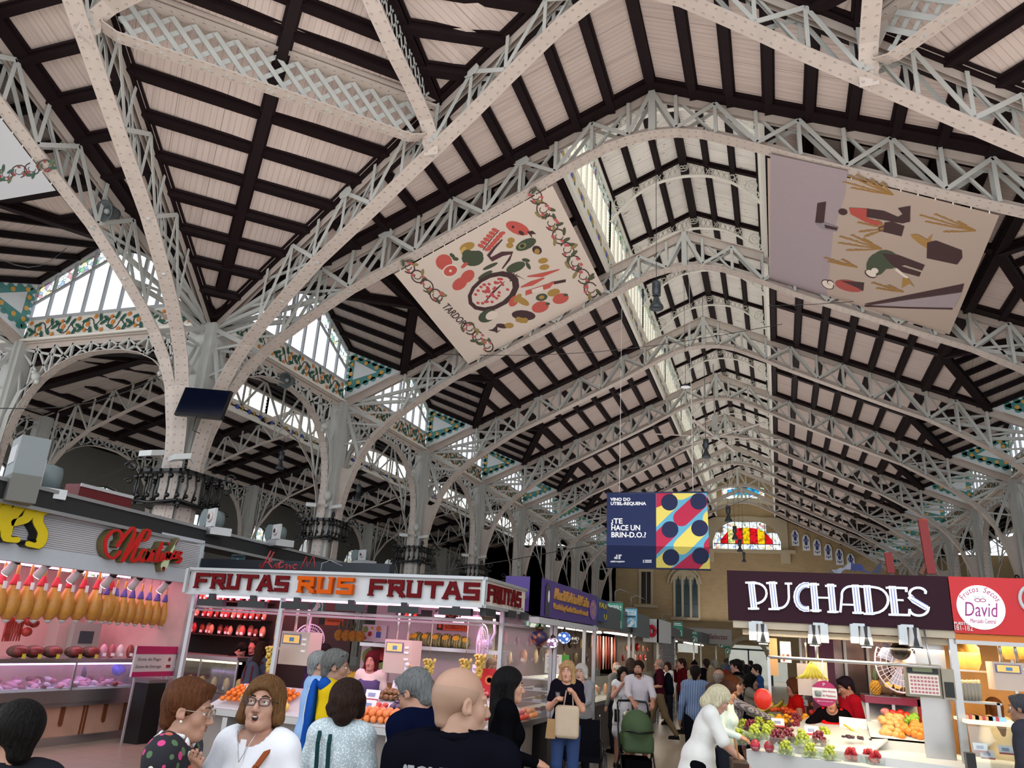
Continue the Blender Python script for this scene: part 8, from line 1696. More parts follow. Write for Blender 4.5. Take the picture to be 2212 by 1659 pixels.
# ================================================================ people: implicit surfaces meshed with surface nets
def axis(lo,hi,base,fine=None):
 """grid coordinates from lo to hi, spacing base, finer inside the given (a,b,h) ranges"""
 out=[lo]
 while out[-1]<hi:
  x=out[-1]; h=base
  for a,b,hh in (fine or []):
   if a-.02<=x<=b+.02: h=min(h,hh)
  out.append(x+h)
 return np.array(out)
class SDF:
 def __init__(s): s.p=[]
 def cap(s,a,b,ra,rb,k=.03,op='u'): s.p.append(('c',np.array(a,float),np.array(b,float),ra,rb,k,op)); return s
 def ell(s,c,r,R=None,k=.03,op='u'): s.p.append(('e',np.array(c,float),np.array(r,float),None if R is None else np.array(R,float),0,k,op)); return s
 def box(s,c,r,R=None,k=.005,op='u',rd=.01): s.p.append(('b',np.array(c,float),np.array(r,float),None if R is None else np.array(R,float),rd,k,op)); return s
 def bounds(s):
  lo=np.full(3,9.);hi=-lo
  for t,a,b,c,d,k,op in s.p:
   if op!='u': continue
   if t=='c': l=np.minimum(a-c,b-d); h=np.maximum(a+c,b+d)
   else: m=b.max() if c is not None else b; l=a-m; h=a+m
   lo=np.minimum(lo,l); hi=np.maximum(hi,h)
  return lo-.02,hi+.02
 def mesh(s,base,fx=None,fy=None,fz=None):
  lo,hi=s.bounds(); A=[axis(lo[i],hi[i],base,f) for i,f in enumerate((fx,fy,fz))]
  F=np.full([len(a) for a in A],.2,np.float32)
  for t,a,b,c,d,k,op in s.p:
   if t=='c': l=np.minimum(a-c,b-d); h=np.maximum(a+c,b+d)
   else: m=(b.max()*np.ones(3)) if c is not None else b; l=a-m; h=a+m
   m_=k+base*2.5; sl=[]
   for i in range(3):
    i0=np.searchsorted(A[i],l[i]-m_); i1=np.searchsorted(A[i],h[i]+m_); sl.append(slice(max(0,i0-1),i1+1))
   sl=tuple(sl); X,Y,Z=A[0][sl[0]][:,None,None],A[1][sl[1]][None,:,None],A[2][sl[2]][None,None,:]
   if X.size==0 or Y.size==0 or Z.size==0: continue
   if t=='c':
    ba=b-a; L=max(ba@ba,1e-9); px,py,pz=X-a[0],Y-a[1],Z-a[2]; h_=np.clip((px*ba[0]+py*ba[1]+pz*ba[2])/L,0,1)
    D=np.sqrt((px-ba[0]*h_)**2+(py-ba[1]*h_)**2+(pz-ba[2]*h_)**2)-(c+(d-c)*h_)
   else:
    px,py,pz=X-a[0],Y-a[1],Z-a[2]
    if c is not None: R=c; px,py,pz=px*R[0,0]+py*R[1,0]+pz*R[2,0],px*R[0,1]+py*R[1,1]+pz*R[2,1],px*R[0,2]+py*R[1,2]+pz*R[2,2]
    if t=='e':
     k0=np.sqrt((px/b[0])**2+(py/b[1])**2+(pz/b[2])**2); k1=np.sqrt((px/b[0]**2)**2+(py/b[1]**2)**2+(pz/b[2]**2)**2)+1e-6; D=k0*(k0-1)/k1
    else:
     qx,qy,qz=abs(px)-b[0]+d,abs(py)-b[1]+d,abs(pz)-b[2]+d; D=np.sqrt(np.maximum(qx,0)**2+np.maximum(qy,0)**2+np.maximum(qz,0)**2)+np.minimum(np.maximum(qx,np.maximum(qy,qz)),0)-d
   G=F[sl]
   if op=='u': h_=np.clip(.5+.5*(D-G)/k,0,1); G[...]=D*(1-h_)+G*h_-k*h_*(1-h_)
   else: h_=np.clip(.5-.5*(G+D)/k,0,1); G[...]=G*(1-h_)-D*h_+k*h_*(1-h_)
  return nets(F,A)
def nets(F,A):
 n=np.array(F.shape); I=F<0; c=np.zeros(n-1,np.int8)
 for dx in (0,1):
  for dy in (0,1):
   for dz in (0,1): c+=I[dx:n[0]-1+dx,dy:n[1]-1+dy,dz:n[2]-1+dz]
 cells=np.argwhere((c>0)&(c<8))
 if len(cells)==0: return np.zeros((0,3)),[]
 idx=np.full(n-1,-1,np.int32); idx[tuple(cells.T)]=np.arange(len(cells)); P=np.zeros((len(cells),3)); W=np.zeros(len(cells))
 cor=[(x,y,z) for x in(0,1) for y in (0,1) for z in (0,1)]
 for a in cor:
  for ax in range(3):
   if a[ax]==1: continue
   b=list(a); b[ax]=1; ia=cells+a; ib=cells+b; fa=F[tuple(ia.T)]; fb=F[tuple(ib.T)]; m=(fa<0)!=(fb<0)
   t=np.where(m,fa/(fa-fb+1e-12),0); q=np.stack([A[i][ia[:,i]]+(A[i][ib[:,i]]-A[i][ia[:,i]])*(t if i==ax else 0) for i in range(3)],1)
   P[m]+=q[m]; W[m]+=1
 P/=W[:,None]; Q=[]
 for ax in range(3):
  o=[i for i in range(3) if i!=ax]; sl0=[slice(1,n[i]-1) for i in range(3)]; sl1=list(sl0); sl0[ax]=slice(0,n[ax]-1); sl1[ax]=slice(1,n[ax])
  A0=I[tuple(sl0)]; A1=I[tuple(sl1)]; e=np.argwhere(A0!=A1)
  if len(e)==0: continue
  s=A0[tuple(e.T)]; e=e+np.array([1 if i in o else 0 for i in range(3)])
  def cell(d1,d2): q=e.copy(); q[:,o[0]]-=d1; q[:,o[1]]-=d2; return idx[tuple(q.T)]
  q=np.stack([cell(0,0),cell(1,0),cell(1,1),cell(0,1)],1); flip=s if ax!=1 else ~s; q[~flip]=q[~flip][:,::-1]; Q.append(q)
 return P,np.concatenate(Q)
def sdf_obj(name,s,base,m,parent,fx=None,fy=None,fz=None):
 P,Q=s.mesh(base,fx,fy,fz)
 if len(P)==0: return None
 me=bpy.data.meshes.new(name); me.vertices.add(len(P)); me.vertices.foreach_set('co',P.astype(np.float32).ravel()); nq=len(Q); me.loops.add(nq*4); me.loops.foreach_set('vertex_index',Q.astype(np.int32).ravel()); me.polygons.add(nq)
 me.polygons.foreach_set('loop_start',np.arange(nq,dtype=np.int32)*4); me.polygons.foreach_set('loop_total',np.full(nq,4,np.int32)); me.polygons.foreach_set('use_smooth',np.ones(nq,bool)); me.materials.append(m); me.update(); me.validate()
 o=bpy.data.objects.new(name,me); C.objects.link(o); o.parent=parent; return o
LENS=glass_mat('spectacle_lens',(.93,.93,.95),1.0)
for n_ in LENS.node_tree.nodes:
 if n_.type=='MIX_SHADER' and abs(n_.inputs[0].default_value-.04)<.001: n_.inputs[0].default_value=.015
V3=lambda *a: np.array(a,float)
def rotm(ax,a): return np.array(Matrix.Rotation(a,3,ax))
def hand(s,w,d,nrm,curl=.5,side=1,sc=1.):
 d=d/np.linalg.norm(d); nrm=nrm-d*(nrm@d); nrm/=np.linalg.norm(nrm)+1e-9; ac=np.cross(d,nrm)*side
 R=np.stack([d,ac,nrm],1); s.ell(w+d*.048*sc,V3(.052,.040,.017)*sc,R,.012); s.cap(w-d*.01,w+d*.02,.026*sc,.027*sc,.02)
 for i,(L,o) in enumerate(((.070,-.028),(.080,-.010),(.074,.009),(.056,.027))):
  b=w+d*.086*sc+ac*-o*sc; c_=curl*(1+.12*i); d1=d*math.cos(c_)+nrm*math.sin(c_); d2=d*math.cos(c_*2.1)+nrm*math.sin(c_*2.1); e=b+d1*L*.5*sc; s.cap(b-d*.02*sc,e,.0095*sc,.0085*sc,.006); s.cap(e,e+d2*L*.5*sc,.0088*sc,.0072*sc,.004)
 t=w+d*.03*sc+ac*.034*sc; t1=t+(d*.7+ac*.65+nrm*.25)*.036*sc; s.cap(w+d*.02*sc+ac*.015*sc,t,.014*sc,.013*sc,.012); s.cap(t,t1,.0125*sc,.011*sc,.008); s.cap(t1,t1+(d*.9+ac*.15+nrm*.4)*.03*sc,.0105*sc,.008*sc,.004)
SKIN={}
def skin(c): return mat('skin_'+c.strip('#'),c,.5,noise=.10,nscale=25)
def patmat(kind,c1,c2,scale):
 nm='cloth_%s_%s'%(kind,c1.strip('#'))
 if nm in MATS: return MATS[nm]
 m=mat(nm,c1,.85); n=m.node_tree; b=n.nodes['Principled BSDF']; tc=n.nodes.new('ShaderNodeTexCoord'); s=n.nodes.new('ShaderNodeSeparateXYZ'); n.links.new(tc.outputs['Object'],s.inputs[0])
 if kind=='stripe':
  g=n.nodes.new('ShaderNodeMath'); f=NM(n,'FRACT',NM(n,'MULTIPLY',s.outputs[0],scale)); c=mixc(n,NM(n,'LESS_THAN',f,.3),rgb(c1),rgb(c2))
 elif kind=='check':
  f=NM(n,'LESS_THAN',NM(n,'FRACT',NM(n,'MULTIPLY',s.outputs[0],scale)),.5); g=NM(n,'LESS_THAN',NM(n,'FRACT',NM(n,'MULTIPLY',s.outputs[2],scale)),.5); c=mixc(n,NM(n,'MULTIPLY',NM(n,'ADD',f,g),.5),rgb(c1),rgb(c2))
 elif kind=='knit':
  w_=n.nodes.new('ShaderNodeTexVoronoi'); w_.inputs['Scale'].default_value=scale; n.links.new(tc.outputs['Object'],w_.inputs['Vector']); c=mixc(n,NM(n,'GREATER_THAN',w_.outputs['Distance'],.38),rgb(c1),rgb(c2))
 else:
  w_=n.nodes.new('ShaderNodeTexVoronoi'); w_.inputs['Scale'].default_value=scale; n.links.new(tc.outputs['Object'],w_.inputs['Vector']); sx=n.nodes.new('ShaderNodeSeparateXYZ'); n.links.new(w_.outputs['Color'],sx.inputs[0])
  cr=n.nodes.new('ShaderNodeValToRGB'); cr.color_ramp.interpolation='CONSTANT'; e=cr.color_ramp.elements; e[0].color=rgb(c1)+[1]; e[1].position=.35; e[1].color=rgb(c2)+[1]
  for p,q in ((.55,'#d8d4c8'),(.72,'#4f6a4a'),(.88,'#b8584a')): x=e.new(p); x.color=rgb(q)+[1]
  n.links.new(sx.outputs[0],cr.inputs[0]); c=mixc(n,NM(n,'LESS_THAN',w_.outputs['Distance'],.42),rgb(c1),cr.outputs[0])
 n.links.new(c,b.inputs['Base Color']); return m
def cloth(c):
 if isinstance(c,tuple): return patmat(*c)
 return mat('cloth_'+c.strip('#'),c,.9,noise=.12,nscale=7,bump=.45,spec=0.)
def hairm(c):
 nm='hair_'+c.strip('#')
 if nm in MATS: return MATS[nm]
 m=mat(nm,c,.6,noise=.75,nscale=1,bump=.9,spec=.12); n=m.node_tree
 t=[x for x in n.nodes if x.type=='TEX_NOISE'][0]; g=[x for x in n.nodes if x.type=='TEX_COORD'][0]; mp=n.nodes.new('ShaderNodeMapping'); mp.inputs['Scale'].default_value=(95,95,9); n.links.new(g.outputs['Object'],mp.inputs[0]); n.links.new(mp.outputs[0],t.inputs['Vector']); t.inputs['Detail'].default_value=3; return m
ARMS={'down':((.225,-.03,1.12),(.25,.03,.87)),'bent':((.22,-.02,1.13),(.20,.20,1.08)),'up':((.22,.04,1.15),(.10,.16,1.34)),'mouth':((.22,.10,1.18),(.05,.16,1.42)),'fwd':((.20,.18,1.20),(.15,.42,1.10)),'hip':((.32,-.08,1.16),(.20,.05,.98)),'reach':((.20,.25,1.30),(.14,.50,1.20)),'phone':((.24,.02,1.22),(.11,.04,1.50)),'behind':((.23,-.1,1.14),(.14,-.16,.95))}
def person(label,px=None,dist=None,at_=None,face=0.,H=1.68,fem=False,hair=('short','#3a2a1e'),sk='#b98a72',top='#444444',sleeve=1.0,bottom='#22242c',bstyle='trousers',la='down',ra='down',lean=0.,hy=0.,hp=0.,hr=0.,res=.014,build=1.,walk=0.,hem=.86,apron=None,glasses=None,shades=None,beard=None,collar=None,curl=.5,mouth=0,look=(0,0),cut=None,neckcut=.075,shoe='#1c1a1a',cat='person',extra=None,cap=None,sit=False,earring=False,pn=None):
 """px=(u,v) pixel of the head centre at world Y=dist (or at_=(x,y)); face = heading angle in degrees (0 = +x)"""
 s=H/1.70
 if px is not None: p=at(px[0],px[1],Y=dist); x,y=p.x,p.y
 else: x,y=at_
 th=math.radians(face)-PI/2; fwd=Vector((math.cos(math.radians(face)),math.sin(math.radians(face))))
 if px is not None and lean: off=.62*s*math.sin(lean); x-=fwd.x*off; y-=fwd.y*off
 root=thing('person',label,cat,(x,y,0),th)
 Rl=rotm('X',-lean); piv=V3(0,0,.94*s)
 def U(p): p=np.array(p,float)*s; return piv+Rl@(p-piv)
 sw=.138 if fem else .160; sw*=build
 sh=[U((sg*sw,-.01,1.395)) for sg in (-1,1)]; hc=U((0,.015,1.575)); nb=U((0,-.015,1.42))
 Rh=Rl@rotm('Z',-hy)@rotm('X',hp)@rotm('Y',hr)
 hc=U((0,-.005,1.50))+Rh@(V3(0,.02,.075)*s)
 def Hd(x,y,z): return hc+Rh@(V3(x,y,z)*s)
 arms=[]
 for i,(sg,a) in enumerate(((-1,la),(1,ra))):
  e,w=ARMS[a] if isinstance(a,str) else a
  f=lambda q: U((sg*q[0]*(build*.5+.5),q[1],q[2])) if isinstance(a,str) else V3(sg*q[0],q[1],q[2])*s
  arms.append((sh[i],f(e),f(w)))
 hip=[V3(sg*.09*build,0,.90)*s for sg in (-1,1)]
 if sit: knee=[V3(sg*.12,.42,.55)*s for sg in (-1,1)]; ank=[V3(sg*.12,.46,.12)*s for sg in (-1,1)]
 else: knee=[V3(sg*.10,.02+sg*walk*.16,.50)*s for sg in (-1,1)]; ank=[V3(sg*.10,-.02+sg*walk*(.30 if sg*walk>0 else .34),.09+(.05 if sg*walk<0 else 0)*abs(walk))*s for sg in (-1,1)]
 if sit:
  dz=V3(0,0,-.42*s)
  piv=piv+dz; hc=hc+dz; sh=[q+dz for q in sh]; arms=[tuple(q+dz for q in a) for a in arms]; nb=nb+dz; hip=[q+dz for q in hip]
  oldU=U; U=lambda p: oldU(p)+dz
 d=build
 def torso(S,t=0.,lower=True):
  S.ell(U((0,-.005,1.25)),V3(.150*d+t,.105*d+t,.20+t)*s,Rl,.05); S.ell(U((0,.0,1.06)),V3(.130*d+t,.098*d+t,.17+t)*s,Rl,.05)
  S.cap(sh[0],sh[1],(.058+t)*s,(.058+t)*s,.05); S.cap(U((-.10,-.02,1.43)),U((.10,-.02,1.43)),(.038+t)*s,(.038+t)*s,.05)
  if fem:
   for sg in (-1,1): S.ell(U((sg*.065,.085,1.24)),V3(.058+t*.6,.046+t*.6,.058+t*.6)*s,Rl,.04)
  if lower: S.ell(U((0,-.01,.95)),V3((.158 if fem else .145)*d+t,.108*d+t,.12+t)*s,None,.05)
# --- body
 B=SDF(); torso(B); B.cap(nb,U((0,-.005,1.51)),(.050 if fem else .056)*s,(.045 if fem else .052)*s,.03)
 near=res<=.010
 B.ell(Hd(0,-.018,.038),V3(.074,.093,.080)*s,Rh,.02); B.ell(Hd(0,.028,-.03),V3(.052,.060,.082)*s,Rh,.03); B.ell(Hd(0,.068,-.094),V3(.026,.022,.020)*s,Rh,.03)
 for sg in (-1,1): B.ell(Hd(sg*.031,.052,-.032),V3(.028,.026,.03)*s,Rh,.025); B.cap(Hd(sg*.040,.01,-.075),Hd(sg*.02,.06,-.098),.020*s,.018*s,.03)
 B.cap(Hd(0,.086,.005),Hd(0,.108,-.036),.0085*s,.0125*s,.012)
 if near:
  for sg in (-1,1):
   B.ell(Hd(sg*.0125,.098,-.041),V3(.0085,.010,.008)*s,Rh,.006); B.cap(Hd(sg*.012,.084,.020),Hd(sg*.046,.070,.020),.009*s,.008*s,.015); B.ell(Hd(sg*.031,.096,.0),V3(.017,.014,.011)*s,Rh,.010,'s')
   B.cap(Hd(sg*.018,.0845,.0085),Hd(sg*.044,.076,.0065),.0062*s,.005*s,.004); B.cap(Hd(sg*.018,.0835,-.0095),Hd(sg*.044,.075,-.009),.004*s,.004*s,.004)
  B.cap(Hd(-.020,.082,-.064),Hd(.020,.082,-.064),.011*s,.011*s,.012)
  if mouth: B.ell(Hd(0,.096,-.070),V3(.017,.022,.0105*mouth)*s,Rh,.004,'s')
 for sg in (-1,1):
  B.ell(Hd(sg*.077,-.012,-.008),V3(.011,.019,.031)*s,Rh@rotm('X',-.2),.006)
  if near: B.ell(Hd(sg*.087,-.008,-.004),V3(.008,.011,.019)*s,Rh@rotm('X',-.2),.004,'s'); B.ell(Hd(sg*.076,.002,-.026),V3(.008,.008,.011)*s,Rh,.006)
 for i,(a,e,w) in enumerate(arms):
  sg=(-1,1)[i]; B.cap(a,e,.050*s*d,.040*s,.03); B.cap(e,w,.041*s,.027*s,.02); dd=(w-e)/np.linalg.norm(w-e)
  n_=V3(-sg,.25,0) if abs(dd[2])>.7 else V3(-sg*.4,0,-1 if pn is None else pn)
  if res<=.013: hand(B,w,dd,n_,curl,sg*1.,s)
  else: B.ell(w+dd*.07*s,V3(.075,.036,.022)*s,np.stack([dd,np.cross(dd,n_)/max(1e-6,np.linalg.norm(np.cross(dd,n_))),np.cross(dd,np.cross(dd,n_))/max(1e-6,np.linalg.norm(np.cross(dd,n_)))],1),.02)
 for h_,k_,a_ in zip(hip,knee,ank): B.cap(h_,k_,.080*s*d,.052*s,.04); B.cap(k_,a_,.052*s,.034*s,.03); B.cap(a_+V3(0,-.02,-.04)*s,a_+V3(0,.13,-.055)*s,.034*s,.026*s,.02)
 hx=[(hc[0]-.10,hc[0]+.10,res)]; hyy=[(hc[1]-.13,hc[1]+.14,res)]; hz=[(hc[2]-.16,hc[2]+.14,res)]
 for a,e,w in arms:
  if res<=.008: hx.append((w[0]-.09,w[0]+.09,.0065)); hyy.append((w[1]-.09,w[1]+.11,.0065)); hz.append((w[2]-.12,w[2]+.10,.0065))
 base=max(res,.011)
 sdf_obj('body',B,base,skin(sk),root,hx,hyy,hz)
 rb=max(res,.011)
# --- shoes and lower clothes
 S=SDF()
 for a_ in ank: S.cap(a_+V3(0,-.025,-.045)*s,a_+V3(0,.14,-.055)*s,.042*s,.034*s,.02); S.box(a_+V3(0,.05,-.082)*s,V3(.045,.13,.012)*s)
 sdf_obj('shoes',S,.014,cloth(shoe),root)
 t=.016
 S=SDF()
 if bstyle in('trousers','shorts'):
  S.ell(U((0,-.01,.97)),V3((.160 if fem else .150)*d+t,.112*d+t,.10)*s,None,.05)
  for h_,k_,a_ in zip(hip,knee,ank):
   S.cap(h_,k_,(.084*d+t)*s,.070*s,.03);
   if bstyle=='trousers': S.cap(k_,a_+V3(0,0,.02),.068*s,.054*s,.03)
 elif bstyle=='skirt':
  S.ell(V3(0,-.01,.95)*s,V3(.16*d+t,.115*d+t,.10)*s,None,.05); S.cap(V3(0,0,.92)*s,V3(0,0,.60)*s,.15*s*d,.19*s*d,.05)
 S and sdf_obj({'trousers':'trousers','shorts':'shorts','skirt':'skirt'}[bstyle],S,max(rb,.013),cloth(bottom),root)
# --- upper clothes
 T=SDF(); torso(T,.018,False);
 hb=U((0,0,hem));
 T.ell(U((0,-.005,.98)),V3((.160 if fem else .150)*d+.022,.112*d+.024,.14)*s,None,.06)
 if hem<.8: T.cap(U((0,0,.95)),V3(0,-.0,hem+.12)*s,.155*s*d,.185*s*d,.05)
 for i,(a,e,w) in enumerate(arms):
  if sleeve<=0: continue
  L1=np.linalg.norm(e-a); f=min(1,sleeve*2); T.cap(a,a+(e-a)*f,.063*s*d,(.066 if sleeve<.5 else .053)*s,.03)
  if sleeve>.5: g=min(1,(sleeve-.5)*2); T.cap(e,e+(w-e)*g,.053*s,(.047-.008*g)*s,.02)
 if sleeve>0:
  pass
 T.box(V3(0,0,hem*s-.30*s),V3(.6,.6,.30*s),None,.006,'s')
# neck opening
 T.cap(U((0,.02,1.47)),U((0,.05,1.60)),neckcut*s,(neckcut+.03)*s,.01,'s')
 top_o=sdf_obj('top',T,rb,cloth(top),root)
 if collar:
  K=SDF();
  for j in range(9):
   a=PI*1.5+(-1+j/4)*2.35; a2=PI*1.5+(-1+(j+1)/4)*2.35
   q=lambda a,z: U((math.cos(a)*.068,math.sin(a)*.062-.012,z));
   if j<8: K.cap(q(a,1.470),q(a2,1.470),.013*s,.013*s,.008)
  for sg in (-1,1): K.ell(U((sg*.045,.055,1.435)),V3(.022,.010,.036)*s,Rl@rotm('Y',sg*.5),.01)
  sdf_obj('collar',K,.008 if near else .011,cloth(collar),root)
 if apron:
  K=SDF(); torso(K,.030,False); K.ell(U((0,-.005,.93)),V3(.172*d,.145*d,.2)*s,None,.06); K.box(U((0,0,1.62)),V3(.5,.5,.285)*s,Rl,.01,'s'); K.box(V3(0,0,.40)*s,V3(.5,.5,.3)*s,None,.01,'s')
  for sg in (-1,1): K.ell(U((sg*.26,0,1.25)),V3(.10,.3,.16)*s,Rl,.02,'s')
  for sg in (-1,1): K.cap(U((sg*.09,.07,1.30)),U((sg*.11,-.0,1.46)),.03*s,.028*s,.03); K.cap(U((sg*.11,-.0,1.46)),U((sg*.09,-.09,1.30)),.028*s,.03*s,.03)
  sdf_obj('apron',K,rb,cloth(apron),root)
# --- hair
 st,hcx=hair; K=SDF()
 if st!='bald':
  if st in('short','crop'):
   g=.004 if st=='crop' else .012
   K.ell(Hd(0,-.022,.046),V3(.078+g,.095+g,.080+g)*s,Rh,.02); K.cap(Hd(0,-.07,.0),Hd(0,-.07,-.055),.052*s,.045*s,.03)
   for sg in (-1,1): K.cap(Hd(sg*.070,.012,.02),Hd(sg*.073,.018,-.012),.011*s,.007*s,.01)
   K.ell(Hd(0,.082,-.030),V3(.082,.062,.088)*s,Rh,.008,'s'); K.ell(Hd(.082,-.008,-.03),V3(.025,.03,.03)*s,Rh,.006,'s'); K.ell(Hd(-.082,-.008,-.03),V3(.025,.03,.03)*s,Rh,.006,'s')
   if st=='short': K.cap(Hd(-.04,.06,.092),Hd(.04,.05,.10),.022*s,.022*s,.02)
  elif st=='stubble':
   K.ell(Hd(0,-.020,.030),V3(.0765,.0950,.074)*s,Rh,.02); K.cap(Hd(0,-.068,-.01),Hd(0,-.066,-.06),.036*s,.03*s,.03); K.ell(Hd(0,.03,.085),V3(.085,.12,.05)*s,Rh,.004,'s'); K.ell(Hd(0,.085,-.02),V3(.09,.078,.09)*s,Rh,.004,'s')
  elif st=='thin':
   K.ell(Hd(0,-.03,.02),V3(.083,.096,.07)*s,Rh,.02); K.cap(Hd(0,-.075,-.01),Hd(0,-.07,-.05),.048*s,.042*s,.03); K.ell(Hd(0,.02,.085),V3(.085,.11,.055)*s,Rh,.006,'s'); K.ell(Hd(0,.085,-.02),V3(.09,.075,.09)*s,Rh,.006,'s')
  elif st in('bob','long','wavy','curly'):
   L={'bob':-.10,'long':-.30,'wavy':-.24,'curly':-.06}[st]; g=.03 if st=='curly' else .018
   K.ell(Hd(0,-.02,.046),V3(.078+g,.096+g,.080+g)*s,Rh,.02)
   for sg in (-1,1):
    K.cap(Hd(sg*.070,-.005,.03),Hd(sg*.082,.0,L*.55),.030*s,.034*s,.03)
    if st!='bob': K.cap(Hd(sg*.080,-.0,L*.55),Hd(sg*(.085 if st!='wavy' else .105),.01,L),.034*s,.026*s,.03)
   K.cap(Hd(0,-.075,.0),Hd(0,-.085,L),.075*s,(.065 if st!='bob' else .075)*s,.04)
   if st!='bob' and st!='curly':
    for sg in (-1,1): K.cap(Hd(sg*.045,-.08,L*.5),Hd(sg*.05,-.075,L*1.05),.045*s,.03*s,.03)
   if st=='curly' or st=='wavy':
    rg=random.Random(3)
    for j in range(34 if st=='curly' else 22):
     a=rg.uniform(.9*PI,2.1*PI) if j%3 else rg.uniform(0,2*PI); zz=rg.uniform(L,.11); r_=.098 if zz<.06 else .06
     K.ell(Hd(math.cos(a)*r_,math.sin(a)*r_*1.05-.02,zz),V3(.024,.024,.026)*s,Rh,.015)
   fr=.052 if st!='bob' else .055
   K.ell(Hd(0,.082,-.035),V3(fr+.012,.058,.098)*s,Rh,.010,'s'); K.box(Hd(0,.12,-.16),V3(.07,.06,.10)*s,Rh,.01,'s')
   if st=='bob' or hair[0]=='wavy': K.cap(Hd(-.03,.075,.078),Hd(.055,.06,.055),.018*s,.016*s,.015)
  elif st=='bun':
   K.ell(Hd(0,-.022,.046),V3(.086,.102,.086)*s,Rh,.02); K.cap(Hd(0,-.07,.0),Hd(0,-.065,-.04),.055*s,.045*s,.03); K.ell(Hd(0,.085,-.03),V3(.08,.062,.09)*s,Rh,.008,'s'); K.ell(Hd(0,-.10,.09),V3(.035,.035,.035)*s,Rh,.01)
  elif st=='hijab':
   K.ell(Hd(0,-.015,.03),V3(.092,.108,.105)*s,Rh,.02); K.cap(Hd(0,-.02,-.06),U((0,.0,1.40)),.085*s,.13*s,.05); K.ell(Hd(0,.088,-.015),V3(.052,.05,.075)*s,Rh,.01,'s')
  elif st=='beanie':
   K.ell(Hd(0,-.018,.055),V3(.086,.102,.088)*s,Rh,.02); K.box(Hd(0,0,-.04),V3(.2,.2,.06)*s,Rh@rotm('X',-.2),.01,'s'); K.ell(Hd(0,-.03,.15),V3(.03,.03,.03)*s,Rh,.01)
  hrs=max(.006,res)
  sdf_obj('hair' if st not in('hijab','beanie') else st,K,hrs if near else max(res,.012),(skin(hcx) if st=='stubble' else hairm(hcx)) if st not in('hijab','beanie') else cloth(hcx),root)
 if beard:
  K=SDF(); K.ell(Hd(0,.04,-.075),V3(.060,.056,.048)*s,Rh,.02); K.ell(Hd(0,.10,-.02),V3(.05,.05,.045)*s,Rh,.01,'s'); sdf_obj('beard',K,.009,hairm(beard),root)
# --- face details
 if res<=.013:
  m=MB()
  for sg in (-1,1): m.ball(Hd(sg*.031,.0725,-.001),.0125*s,12,8)
  m.build('eyes',mat('eye_white','#d9d2cc',.2),root); m=MB()
  for sg in (-1,1): c=Hd(sg*.031,.0725,-.001); dv=Rh@V3(look[0],1,look[1]); dv/=np.linalg.norm(dv); m.ball(c+dv*.0078*s,.0066*s,10,6)
  m.build('irises',mat('iris_dark','#2a1c14',.15),root); m=MB()
  for sg in (-1,1): m.tube([Hd(sg*.014,.0925,.022),Hd(sg*.030,.090,.028),Hd(sg*.048,.076,.022)],[.003*s,.0038*s,.002*s],6)
  m.build('eyebrows',hairm('#3a2a20' if hcx in('#3a2a1e','#15120f') or st!='short' else '#5f544c'),root); m=MB()
  op=.008*mouth
  if mouth: m.tube([Hd(math.cos(a*PI/8)*.019,.0915-.004*abs(math.cos(a*PI/8))*2,-.070+math.sin(a*PI/8)*.0125*mouth) for a in range(17)],.0042*s,6,0,False); m.build('lips',mat('lips','#9a5048',.45),root); m=MB(); m.ball(Hd(0,.080,-.070),.0165*s,10,8,0,(1,.55,.75*mouth)); m.build('mouth_inside',mat('mouth_dark','#2a1010',.6),root); c=Hd(0,.0885,-.0635); m=MB(); m.box((c[0]-.010,c[1]-.003,c[2]-.003),(c[0]+.010,c[1]+.003,c[2]+.003)); m.build('teeth',mat('teeth','#d9d0c4',.3),root)
  else:
   pass
  if not mouth: m.tube([Hd(-.023,.084,-.065),Hd(-.010,.0935,-.061+op),Hd(0,.095,-.0625+op),Hd(.010,.0935,-.061+op),Hd(.023,.084,-.065)],[.002*s,.0042*s,.004*s,.0042*s,.002*s],7); m.tube([Hd(-.021,.084,-.066),Hd(0,.093,-.071-op),Hd(.021,.084,-.066)],[.002*s,.0055*s,.002*s],7); m.build('lips',mat('lips','#9a5048' if fem else '#8a5a4c',.45),root)
  if 0: m=MB(); m.ball(Hd(0,.078,-.066),.014*s,8,6,0,(1.1,.5,.7)); m.build('mouth_inside',mat('mouth_dark','#2a1010',.6),root); m=MB(); m.box(*(lambda c:((c[0]-.011,c[1]-.004,c[2]-.003),(c[0]+.011,c[1]+.004,c[2]+.003)))(Hd(0,.088,-.061+op*.4))); m.build('teeth',mat('teeth','#d9d0c4',.3),root)
 if glasses:
  m=MB(); gm=mat('glasses_'+glasses.strip('#'),glasses,.3)
  for sg in (-1,1):
   m.tube([Hd(sg*.033+math.copysign(abs(math.cos(a*PI/7))**.55,math.cos(a*PI/7))*.025,.101,math.copysign(abs(math.sin(a*PI/7))**.7,math.sin(a*PI/7))*.0165-.002) for a in range(15)],.0026*s,5,0,False); m.tube([Hd(sg*.058,.100,.006),Hd(sg*.080,.05,.006),Hd(sg*.082,-.01,.004)],.002*s,5)
  m.tube([Hd(-.009,.103,.0),Hd(0,.106,.003),Hd(.009,.103,.0)],.002*s,5); m.build('glasses_frame',gm,root); m=MB()
  for sg in (-1,1): m.poly([Hd(sg*.033+math.cos(a*PI/7)*.024,.101,math.sin(a*PI/7)*.017-.002) for a in range(14)])
  m.build('glasses_lenses',LENS,root)
